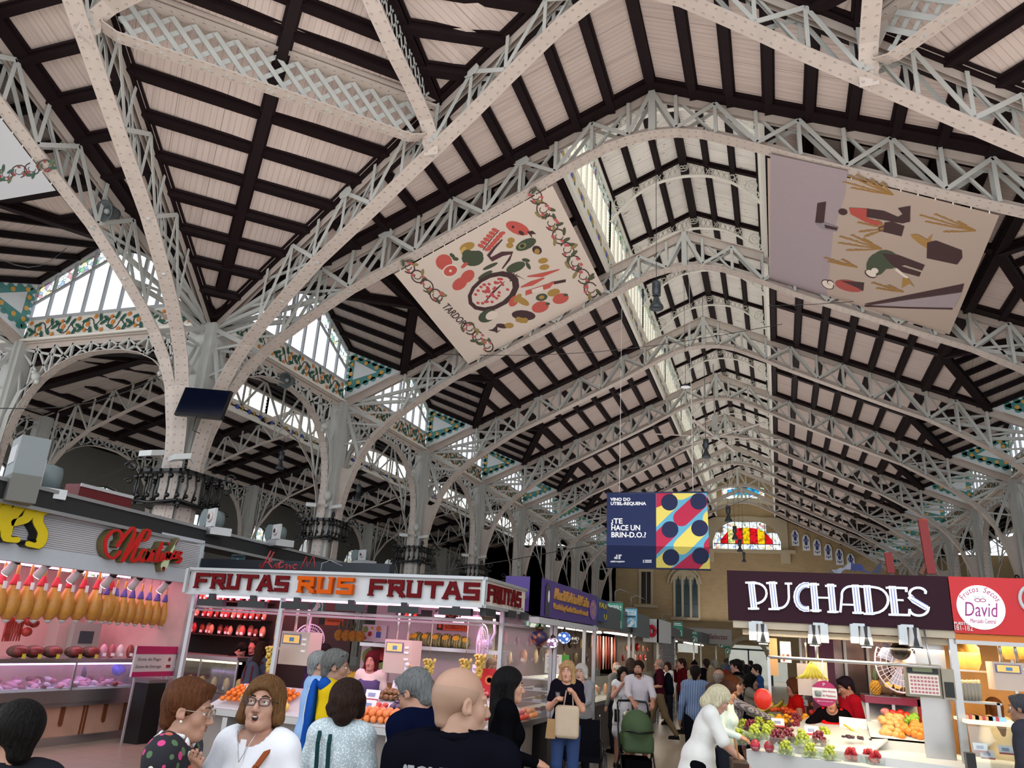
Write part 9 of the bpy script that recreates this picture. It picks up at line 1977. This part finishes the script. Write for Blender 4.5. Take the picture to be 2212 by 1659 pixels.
 if shades:
  m=MB()
  for sg in (-1,1): m.ball(Hd(sg*.034,.062,.098),.022*s,9,6,0,(1.1,.35,.8)); m.tube([Hd(sg*.056,.055,.095),Hd(sg*.084,.0,.055),Hd(sg*.086,-.03,.0)],.004*s,5)
  m.tube([Hd(-.02,.07,.10),Hd(.02,.07,.10)],.003*s,4); m.build('sunglasses_on_head',BLKP,root)
 if earring: m=MB(); [m.ball(Hd(sg*.082,.0,-.042),.006*s,8,6) for sg in (-1,1)]; m.build('pearl_earrings',mat('pearl','#e8e0d4',.2),root)
 if extra: extra(root,U,Hd,arms,s,hc,Rh)
 return root
# ---------------------------------------------------------------- the people
IR=19.5   # heading (degrees) that points to the right in the picture; -70.5 faces the camera; 109.5 faces away
SK1,SK2,SK3='#c49880','#b88a70','#8a6450'
def strap(pts,w,c,name='bag_strap'):
 def f(root,U,Hd,arms,s,hc,Rh):
  m=MB(); P=[Vector(U(p)) for p in pts]; n=len(P)
  for a,b in zip(P,P[1:]): m.bar(a,b,w,.008,(0,1,0) if abs((b-a).y)<abs((b-a).z) else (0,0,1))
  m.build(name,cloth(c),root)
 return f
def multi(*fs):
 def f(*a): [g(*a) for g in fs]
 return f
# F8 security guard, back to the camera
ZTX=at(990,1662,Y=2.85).z-.02
def guard_x(root,U,Hd,arms,s,hc,Rh):
 o=text_mesh('back_lettering','SEGURIDAD',.085,mat('print_grey_white','#b9bcc0',.7),root,(0,0,0),(0,0,0),.002,1,0,'CENTER',1,.003)
# wrap the word round the back of the shirt
 for v in o.data.vertices:
  x,z=v.co.x*.92,v.co.y; d=.018-v.co.z; a=x/.17
  v.co=Vector((.182*math.sin(a),-.157+.9*x*x,ZTX-.03+z))
 o.rotation_euler=(0,0,0)
 m=MB();
 for sg in (-1,1): m.bar(U((sg*.05,-.03,1.492)),U((sg*.17,-.03,1.462)),.05,.008,(0,0,1))
 m.build('epaulette',cloth('#0e0e14'),root)
person('shaven-headed security guard seen from behind in a black polo lettered across the back',px=(985,1522),dist=2.93,face=112,H=1.82,hair=('stubble','#9c7b68'),sk='#ab8570',top='#0f0f17',sleeve=.3,hy=1.15,hp=-.02,res=.0058,build=1.04,collar='#0f0f17',extra=guard_x,hem=.86,neckcut=.072)
# F3 woman in white blouse with glasses looking up
def f3x(root,U,Hd,arms,s,hc,Rh):
 strap([(-.12,.0,1.47),(-.10,.13,1.34),(.02,.15,1.12),(.14,.14,.98)],.028,'#8a4a2c')(root,U,Hd,arms,s,hc,Rh)
 m=MB(); m.tube([U((-.05,.09,1.47)),U((-.01,.135,1.35)),U((.05,.09,1.47))],.002,4); m.build('necklace',mat('silver','#c9c9c9',.3,.9),root)
 m=MB(); m.bar(U((0,.105,1.44)),U((0,.128,1.2)),.028,.006,(0,1,0)); m.build('button_placket',cloth('#e9e9ee'),root)
person('woman with brown bob and dark-framed glasses looking up open-mouthed, white blouse and brown strap',px=(566,1528),dist=3.3,face=-88,H=1.69,fem=True,hair=('bob','#6a4a2c'),sk='#b08470',top='#e4e5ec',sleeve=.85,ra=((.24,.10,1.12),(.12,.27,1.29)),la=((.25,.0,1.14),(.2,.2,1.02)),hy=-.30,hp=.24,res=.0055,glasses='#2a1c24',mouth=1.3,look=(.25,.28),build=1.03,curl=.25,neckcut=.085,extra=f3x,earring=True,pn=1)
# F2 woman with white collar and floral dress
def f2x(root,U,Hd,arms,s,hc,Rh):
 m=MB(); w=arms[0][2]; P=[Vector(U(q)) for q in ((.20,.14,1.31),(.245,.03,1.34),(.235,-.10,1.335),(.19,-.22,1.29),(.17,-.27,1.20))]; m.slab([U((.19,-.24,1.28)),U((.19,-.34,1.33)),U((.17,-.33,1.0)),U((.17,-.22,1.0))],(1,0,0),.03)
 for a,b in zip(P,P[1:]): m.bar(a,b,.05,.01,(1,0,0))
 m.build('orange_bag_strap',cloth('#d8661c'),root)
person('woman with short reddish-brown hair in profile, floral blouse with white collar and orange strap',px=(398,1528),dist=2.99,face=22,H=1.68,fem=True,hair=('short','#5a341e'),sk='#ab7f6a',top=('floral','#16161f','#c43a78',24),sleeve=.9,ra=((.24,.0,1.13),(.19,.15,1.27)),la=((.24,.0,1.15),(.16,.2,1.2)),hy=-.05,hp=-.12,res=.0055,build=1.03,collar='#e6ebef',glasses='#9a8a7a',earring=True,curl=.9,extra=f2x)
# F1 dark-haired head bottom left
person('dark-haired person cut by the bottom left corner, seen from behind to the side',px=(22,1632),dist=2.35,face=170,H=1.60,hair=('short','#0e0b0b'),sk='#a87c64',top='#26262c',res=.0065,glasses='#1a1a1a')
# F6 woman in white knit, back to camera
def f6x(root,U,Hd,arms,s,hc,Rh):
 for sg in (-.02,.05):
  strap([(-.10+sg,-.06,1.46),(-.08+sg,-.135,1.36),(-.06+sg,-.150,1.15),(-.05+sg,-.150,1.0)],.022,'#1f3a3c')(root,U,Hd,arms,s,hc,Rh)
person('curly brown-haired woman seen from behind in a white knit top with green bag straps',px=(748,1518),dist=4.35,face=100,H=1.63,fem=True,hair=('curly','#2c1c16'),sk='#b88c74',top=('knit','#dfe6e9','#aebdc4',95),sleeve=.8,ra='down',la=((.25,.05,1.14),(.10,.18,1.12)),res=.008,build=1.03,hy=-.2,extra=f6x)
# F7 grey-haired man with glasses facing left
person('grey-haired man in black glasses and navy sweater facing left, beside the guard',px=(905,1486),dist=4.4,face=160,H=1.75,hair=('short','#6f7172'),sk='#a87a64',top='#0c1026',res=.0075,lean=.18,hp=-.25,hy=-.1,glasses='#14141c',build=1.0,ra='bent',la='bent')
# F5 yellow polo and blue sweater
def f5x(root,U,Hd,arms,s,hc,Rh):
 K=SDF()
 K.cap(U((-.17,-.05,1.45)),U((.17,-.05,1.45)),.045*s,.045*s,.03); K.cap(U((-.17,-.05,1.44)),U((-.08,.10,1.32)),.045*s,.035*s,.03); K.cap(U((.17,-.05,1.44)),U((.06,.11,1.32)),.045*s,.035*s,.03); K.cap(U((.06,.11,1.32)),U((-.02,.13,1.10)),.035*s,.03*s,.02)
 K.ell(U((0,-.13,1.24)),V3(.17,.05,.24)*s,None,.03); K.ell(U((-.05,-.14,1.02)),V3(.13,.045,.16)*s,None,.03); sdf_obj('blue_sweater_over_shoulders',K,.012,cloth('#1c4a9a'),root)
 m=MB(); m.tube([U((-.14,-.17,1.40)),U((-.16,-.19,1.20)),U((-.17,-.17,1.05))],.006,4); m.build('white_piping',CREAM,root)
person('man in a yellow polo with a blue sweater over his shoulders, sunglasses on head',px=(722,1436),dist=5.9,face=30,H=1.77,hair=('short','#6a6a68'),sk='#96705c',top='#c9a81c',sleeve=.32,res=.008,bottom='#22304a',shades=True,collar='#c9a81c',hp=-.05,extra=f5x,hem=.80,hy=.05)
person('man with silver hair and a pale blue shirt, behind the man in yellow',px=(688,1442),dist=6.8,face=42,H=1.72,hair=('short','#8a8c8c'),sk='#a87c66',top='#8fb0dc',sleeve=.95,res=.009,bottom='#14161e',shades=True,hy=.2,hem=.80)
# F9 woman in black coat, long black hair
def f9x(root,U,Hd,arms,s,hc,Rh):
 m=MB(); x=-.22; m.slab([(x-.03,-.16,1.13),(x-.03,.16,1.13),(x-.02,.20,.72),(x-.02,-.20,.72)],(-1,0,0),.10); m.build('tote_bag',cloth(('knit','#a9b4bc','#5a6a78',9)),root); m=MB(); m.tube([(x-.08,-.1,1.12),(x+.02,-.04,1.40),(x-.08,.1,1.12)],.008,5); m.build('tote_handles',BLKP,root)
person('woman with long black hair in profile, black coat, carrying a pale printed tote',px=(1098,1476),dist=6.0,face=25,H=1.72,fem=True,hair=('long','#0c0a0c'),sk='#b88870',top='#0b0b0e',sleeve=1.0,bottom='#0d0d10',res=.008,hem=.55,hy=0,ra='bent',extra=f9x,bstyle='trousers')
# vendor in FRUTAS
person('vendor with long dark red hair, pale shirt and mauve apron behind the fruit counter',px=(804,1424),dist=9.75,face=-78,H=1.68,fem=True,hair=('long','#5a141c'),sk='#c08476',top='#e0d0c8',sleeve=.28,apron='#5c5078',res=.010,la='bent',ra='down',hy=.1)
person('dark-haired shop worker in purple behind the silver-haired man',px=(700,1404),dist=9.6,face=150,H=1.74,hair=('short','#1a1214'),sk='#a87c68',top='#3a2a4a',res=.014)
def packx(c,c2='#6a2a30'):
 def f(root,U,Hd,arms,s,hc,Rh):
  K=SDF(); K.ell(U((0,-.20,1.18)),V3(.15,.10,.24)*s,None,.03); K.ell(U((0,-.28,1.06)),V3(.11,.05,.11)*s,None,.02); sdf_obj('backpack',K,.014,cloth(c),root); m=MB()
  for sg in (-1,1): m.tube([U((sg*.10,-.12,1.40)),U((sg*.12,.0,1.46)),U((sg*.12,.12,1.32)),U((sg*.13,.06,1.05))],.016,5); m.bar(U((sg*.06,-.29,1.36)),U((sg*.06,-.32,.98)),.02,.01,(0,1,0))
  m.build('backpack_straps',cloth(c2),root)
 return f
person('woman with a grey backpack and brown hair standing before the red-lit stall',px=(567,1393),dist=10.7,face=95,H=1.68,fem=True,hair=('wavy','#3a2418'),sk='#b08068',top='#4a5460',sleeve=0.05,res=.013,bottom='#0e0e12',extra=packx('#4a5260'))
person('butcher in black cap bending behind the counter under red light',px=(516,1412),dist=12.2,face=10,H=1.66,hair=('short','#100c0c'),sk='#a86a60',top='#141014',lean=.3,hp=-.4,res=.015)
person('butcher with dark hair facing out under red light beside the till',px=(549,1392),dist=12.3,face=-90,H=1.70,hair=('short','#2a1612'),sk='#b0605a',top='#1a1418',res=.014)
p_=at(232,1384,X=-12.0)
person('ham vendor in a blue and white shirt bending over his work',at_=(-12.0,p_.y-.28),face=40,H=1.72,hair=('short','#2e1c14'),sk='#b88478',top='#3f5a94',sleeve=.35,lean=.35,hp=-.45,res=.011,la='fwd',ra='fwd')
person('woman in a beige headscarf holding a phone to her ear inside the deli',px=(1063,1430),dist=11.9,face=-30,H=1.66,fem=True,hair=('hijab','#a08878'),sk='#b08470',top='#6a7488',ra='phone',la='down',res=.011)
# blonde woman with jeans and tote
def w1x(root,U,Hd,arms,s,hc,Rh):
 K=SDF(); K.box(U((-.02,.17,1.0)),V3(.15,.05,.19)*s,None,.02,'u',.05); sdf_obj('cream_tote_bag',K,.012,cloth('#bfae98'),root)
 m=MB(); m.tube([U((-.09,.17,1.16)),U((-.08,.15,1.34)),U((.0,.16,1.36)),U((.03,.17,1.16))],.010,5); m.build('tote_handles',cloth('#bfae98'),root)
 m=MB(); m.slab([U((.10,.15,1.02)),U((.22,.14,1.02)),U((.24,.14,.80)),U((.12,.15,.80))],(0,1,0),.05); m.build('paper_bag',cloth('#a0825c'),root)
 m=MB(); w=arms[1][2]; m.lathe([(.022,-.02),(.032,.06)],10,loc=tuple(w+V3(-.02,.05,.04))); m.build('drink_cup',PANE,root); w=arms[0][2]; m=MB(); m.tube([w+V3(.02,.02,.06),w+V3(.06,.0,-.0)],.008,5); m.build('breadstick',cloth('#e0cdb0'),root)
 m=MB(); m.ball(U((-.095,.055,.50)),.035,8,6,0,(1,.6,.5)); m.build('ripped_knee',skin('#b88a70'),root)
person('blonde woman in a black T-shirt and blue jeans eating while carrying a cream tote bag',px=(1226,1452),dist=10.2,face=-78,H=1.72,fem=True,hair=('wavy','#b89468'),sk='#c4947c',top='#14121a',sleeve=.3,bottom='#34466e',la=((.20,.12,1.15),(.10,.22,1.32)),ra=((.21,.08,1.14),(.12,.22,1.24)),res=.0095,hy=.15,curl=1.2,extra=w1x,bstyle='trousers')
# wheelchair
p_=at(1262,1452,Y=11.1); wx,wy=p_.x,p_.y
t=thing('wheelchair','black wheelchair with spoked wheels behind the blonde woman','wheelchair',(wx,wy,0),math.radians(-75)-PI/2)
for sg in (-1,1):
 m=MB(); m.tube([(sg*.29,math.cos(a*PI/14)*.30,.31+math.sin(a*PI/14)*.30) for a in range(29)],.014,6,0,False); m.tube([(sg*.32,math.cos(a*PI/14)*.26,.31+math.sin(a*PI/14)*.26) for a in range(29)],.007,5,0,False); wh=m.build('wheel',BLKP,t); m=MB(); [m.tube([(sg*.29,0,.31),(sg*.29,math.cos(a*PI/9)*.29,.31+math.sin(a*PI/9)*.29)],.002,3) for a in range(18)]; m.build('spokes',STEEL,wh)
 m=MB(); m.tube([(sg*.22,.42+.09*math.cos(a*PI/6),.09+.08*math.sin(a*PI/6)) for a in range(13)],.015,5,0,False); m.build('front_wheel',BLKP,t)
m=MB(); m.box((-.24,-.2,.46),(.24,.22,.52)); m.build('seat',cloth('#14141a'),t); m=MB(); m.box((-.24,-.24,.52),(.24,-.2,.95)); m.build('backrest',cloth('#14141a'),t); m=MB(); [m.tube([(sg*.25,-.22,.3),(sg*.25,-.22,.98),(sg*.25,-.34,1.0)],.014,6) or m.tube([(sg*.25,-.2,.46),(sg*.25,.3,.46),(sg*.2,.48,.1)],.014,6) or m.tube([(sg*.26,-.2,.70),(sg*.26,.15,.70),(sg*.26,.18,.48)],.014,6) for sg in (-1,1)]; m.tube([(-.28,0,.31),(.28,0,.31)],.012,6); m.build('frame',BLKP,t); m=MB(); m.box((-.2,.45,.1),(.2,.6,.12)); m.build('footrest',BLKP,t)
person('white-haired person in a grey top standing behind the wheelchair',px=(1256,1448),dist=11.75,face=-100,H=1.66,fem=True,hair=('bob','#c9c6c0'),sk='#c09884',top='#8a8c90',res=.013,ra='fwd',la='fwd')
# man with stroller, woman in white dress
def m1x(root,U,Hd,arms,s,hc,Rh):
 m=MB(); [m.ball(U((0,.135,z)),.007,6,5) for z in (1.3,1.2,1.1,1.0)]; m.build('buttons',CREAM,root)
person('bearded man in a white shirt and dark shorts pushing the green stroller',px=(1380,1446),dist=13.4,face=-72,H=1.74,hair=('short','#2a1c14'),sk='#b07c66',top='#c9c4ce',sleeve=.7,bottom='#1c1c24',bstyle='shorts',beard='#4a2e1e',res=.0105,la='fwd',ra='fwd',hy=.35,collar='#c9c4ce',hem=.80,extra=m1x)
p_=at(1375,1545,Y=12.7); sx,sy=p_.x,12.7
t=thing('stroller','olive green pram-style stroller with black frame','stroller',(sx,sy,0),math.radians(-72)-PI/2)
K=SDF(); K.ell((0,.05,.78),(.24,.30,.26),None,.03); K.box((0,-.05,.58),(.23,.34,.13),None,.03,'u',.06); K.box((0,-.28,.95),(.3,.2,.25),rotm('X',.5),.01,'s'); sdf_obj('hood_and_bassinet',K,.014,cloth('#53684c'),t)
m=MB(); m.tube([(-.21,.33,.76),(0,.37,.74),(.21,.33,.76)],.014,5); m.build('hood_vent',BLKP,t)
m=MB(); m.tube([(-.24,-.45,1.08),(-.22,-.50,1.12),(0,-.52,1.13),(.22,-.50,1.12),(.24,-.45,1.08)],.018,6); [m.tube([(sg*.24,-.45,1.08),(sg*.25,-.2,.62),(sg*.25,.32,.12)],.014,6) or m.tube([(sg*.24,.1,.55),(sg*.25,-.4,.12)],.014,6) for sg in (-1,1)]; m.tube([(0,-.52,1.13),(0,-.3,.9)],.02,6); m.build('frame',BLKP,t)
for a,b in ((-.25,.34),(.25,.34),(-.26,-.42),(.26,-.42)):
 m=MB(); m.tube([(a,b+math.cos(q*PI/8)*.10,.12+math.sin(q*PI/8)*.10) for q in range(17)],.022,6,0,False); m.lathe([(.03,-.02),(.03,.02)],8,loc=(a,b,.12),ax=(1,0,0)); m.build('wheel',BLKP,t)
m=MB(); m.box((-.2,-.3,.18),(.2,.25,.36)); m.build('basket',cloth('#0f0f12'),t); K=SDF(); K.ell((0,-.38,.90),(.17,.10,.10),None,.03); sdf_obj('silver_bag',K,.014,mat('silver_bag','#9a9890',.3,.4),t)
def w2x(root,U,Hd,arms,s,hc,Rh):
 m=MB(); m.box((.12,.16,.72),(.20,.20,.92)); m.build('black_phone_pouch',BLKP,root); m=MB(); m.tube([U((.16,.17,.92)),U((.05,.12,1.2)),U((-.1,.0,1.45))],.005,4); m.build('pouch_cord',cloth('#4a3a5a'),root)
person('woman with long dark wavy hair in a sleeveless white dress beside the bearded man',px=(1345,1458),dist=14.3,face=-60,H=1.60,fem=True,hair=('wavy','#15100f'),sk='#b08070',top='#dfe2ea',sleeve=0.0,bottom='#dfe2ea',bstyle='skirt',res=.0115,la='down',ra='mouth',extra=w2x,hem=.62)
# right side customers
def wwx(root,U,Hd,arms,s,hc,Rh):
 m=MB(); bx,by=.30,.30; m.slab([(bx-.22,by,.72),(bx+.16,by,.72),(bx+.20,by,.98),(bx-.26,by,.98)],(0,1,0),.14); m.build('brown_handbag',mat('monogram_brown','#3a2218',.4,noise=.5,nscale=60),root); m=MB(); m.tube([(bx-.16,by+.07,.97),(bx-.10,by+.04,1.16),(bx+.0,by+.04,1.16),(bx+.06,by+.07,.97)],.008,5); m.build('tan_handles',cloth('#a8744a'),root)
person('white-haired woman in a white cardigan leaning to the counter with a brown handbag',px=(1546,1502),dist=8.5,face=8,H=1.66,fem=True,hair=('bob','#cfc6a8'),sk='#b88c78',top='#dcdcd8',sleeve=.45,bottom='#0e0e12',lean=.32,hp=-.3,res=.009,ra='fwd',la='fwd',build=1.08,hem=.72,extra=wwx)
person('woman with brown hair looking at her phone, pale mint hood, behind the white cardigan',px=(1566,1482),dist=10.2,face=-10,H=1.62,fem=True,hair=('long','#3a2018'),sk='#b08068',top='#c9d8d0',res=.012,hp=-.35,ra='bent',la='bent')
person('woman in a black and white checked coat at the counter edge',px=(1580,1466),dist=11.2,face=0,H=1.66,fem=True,hair=('bob','#5a3018'),sk='#a87c66',top=('check','#26222a','#a8a0a4',50),res=.013,ra='reach',la='down')
person('woman in a dark coat with grey-brown hair and glasses at the right-hand fruit counter',px=(1591,1476),dist=12.6,face=-5,H=1.62,fem=True,hair=('bob','#6f6250'),sk='#b08674',top='#141826',res=.013,ra='bent',la='bent',glasses='#5a4a4a')
person('balding man seen from behind among the customers',px=(1553,1457),dist=13.2,face=60,H=1.70,hair=('thin','#9a9088'),sk='#b88a76',top='#5a4a48',res=.013)
person('woman in a pink checked shirt in the queue at the counter',px=(1583,1492),dist=11.8,face=30,H=1.45,fem=True,hair=('bob','#4a2a1c'),sk='#a87c66',top=('check','#8a4a5a','#c98a98',40),res=.014)
person('woman with black hair and a cream sweater reaching towards the counter',px=(1622,1474),dist=14.,face=-5,H=1.64,fem=True,hair=('long','#0f0c0e'),sk='#a87a68',top='#8f877c',res=.013,ra='reach',la='bent')
person('vendor with curly brown hair in a red vest at the left end of the stall',px=(1716,1480),dist=12.6,face=190,H=1.64,fem=True,hair=('curly','#6a3a24'),sk='#b07c68',top='#c01a18',sleeve=0.1,res=.0115,ra='bent',la='bent')
person('vendor in a red apron reaching across the fruit, face behind the round card',px=(1795,1500),dist=11.1,face=-100,H=1.58,fem=True,hair=('short','#8a7c80'),sk='#b8806a',top='#100c10',sleeve=.3,apron='#c4161a',lean=.28,res=.0105,ra=((.38,.26,1.16),(.62,.42,1.10)),la='hip',build=1.03)
person('vendor with short dark hair in a red polo shirt looking down',px=(1833,1487),dist=11.75,face=-160,H=1.74,hair=('short','#241826'),sk='#b07a68',top='#b81c2c',sleeve=.3,res=.0105,hp=-.35,collar='#b81c2c',la='down',ra='bent')
person('brown-haired woman in a cream shirt inside the nut stall',px=(2144,1506),dist=11.6,face=110,H=1.60,fem=True,hair=('long','#5a3418'),sk='#c08a6a',top='#d9c49a',sleeve=.4,res=.0125)
person('person in a grey cap cut by the right edge of the picture',px=(2206,1512),dist=9.0,face=150,H=1.72,hair=('short','#4a4a50'),sk='#8a6450',top='#3a3a44',res=.012)
# aisle crowd
person('man in a blue and white striped shirt walking away down the aisle',px=(1502,1450),dist=13.6,face=100,H=1.72,hair=('short','#1c1614'),sk='#9a705c',top=('stripe','#3a5a8a','#b9c4d4',38),res=.013,bottom='#16181e',hy=.3)
person('man in a maroon shirt and khaki trousers striding with a dark backpack',px=(1424,1440),dist=19.,face=190,H=1.74,hair=('thin','#8a8078'),sk='#a87a68',top='#3a1420',sleeve=.4,bottom='#6a5a44',walk=1.,res=.013,la='bent',extra=packx('#14161c','#14161c'))
person('woman in a white T-shirt beside the shutter looking up',px=(1442,1446),dist=23,face=-120,H=1.62,fem=True,hair=('bob','#3a2018'),sk='#b08068',top='#d9d9dc',res=.015)
person('man in a dark red shirt with his hand on his chin by the shutter',px=(1473,1434),dist=21,face=200,H=1.76,hair=('short','#2a1a14'),sk='#a87460',top='#4a1216',res=.014,ra='mouth')
person('tall man in a black sweatshirt facing left in the middle of the aisle',px=(1592,1434),dist=17.,face=170,H=1.84,hair=('short','#120e0e'),sk='#a87a66',top='#0c0c10',bottom='#9a8f78',res=.013)
person('person with a blonde ponytail and dark knitted hat in the crowd',px=(1500,1426),dist=22,face=110,H=1.70,fem=True,hair=('beanie','#121216'),sk='#b08a76',top='#b8a890',res=.015)
CR=[('man with grey hair and olive jacket in the crowd',(1544,1430),24,110,1.76,'short','#8f8d88','#3a3a2c'),('man with dark hair and black coat seen from behind in the crowd',(1526,1432),22,105,1.78,'short','#2a1c16','#101014'),('man in a blue jacket raising his arms near the right stall',(1634,1436),18.5,200,1.76,'short','#14100f','#26406a'),('person with light brown hair in the far crowd',(1488,1432),27,80,1.66,'bob','#8a6a4a','#6a5a4c'),('dark-haired woman in the far crowd by the doorway',(1612,1440),26,100,1.66,'bob','#1a1416','#30343c'),('short-haired person in blue at the far end of the aisle',(1580,1430),34,100,1.70,'short','#2a2422','#2c4a7a'),('person in a grey coat near the far doorway',(1566,1426),42,90,1.72,'short','#4a3a30','#54565c'),('person in a pale coat near the far doorway',(1604,1430),40,100,1.70,'bob','#6a5440','#a8a49c'),('person in black near the far doorway on the right',(1622,1430),36,110,1.74,'short','#1c1614','#14141a'),('elderly man with thin white hair looking into the charcuterie',(1332,1452),16.,150,1.66,'thin','#d0cbc4','#6a6a6a'),('person with grey-brown hair behind the bearded man',(1362,1440),17.5,120,1.72,'bob','#3a2e28','#2a2a30'),('woman with red hair behind the customers of the right stall',(1570,1450),15.2,60,1.66,'bob','#6a2a1a','#5a3a44'),('person with light hair behind the checked coat',(1538,1446),15.5,80,1.66,'bob','#8a7458','#3a3438'),('child-height person with dark hair beside the cream sweater',(1600,1458),16.5,100,1.55,'bob','#1c1412','#7a8a9a'),('person in a teal coat far down the aisle',(1590,1436),30,100,1.68,'bob','#3a2c24','#2a6a6a')]
for lb,px_,Y_,f_,H_,st,hc_,tc_ in CR: person(lb,px=px_,dist=Y_,face=f_,H=H_,hair=(st,hc_),sk='#a88070',top=tc_,res=.018 if Y_>20 else .015,fem=st=='bob')
for i,(a,b,Y0,Y1_) in enumerate((((0,882),(385,792),9,13),((0,560),(150,530),7,13),((330,975),(0,1045),13,8),((940,765),(1690,700),19,19),((1660,660),(2212,560),19,19),((850,1250),(1660,1060),12,30))):
 p,q=at(*a,Y=Y0),at(*b,Y=Y1_); m=MB(); m.tube([p+(q-p)*f-Vector((0,0,.35*math.sin(PI*f))) for f in (0,.17,.33,.5,.67,.83,1)],.009,4); tag(m.build('cable',mat('cable_dark','#3a3a38',.6)),('thin dark cable crossing from the left edge to the television pier','thin dark cable in the far left upper corner','thin cable from the black capital to the left edge','thin wire spanning the nave under the lantern','thin wire below the wheat banner','thin cable rising over the far stalls')[i],'cable')
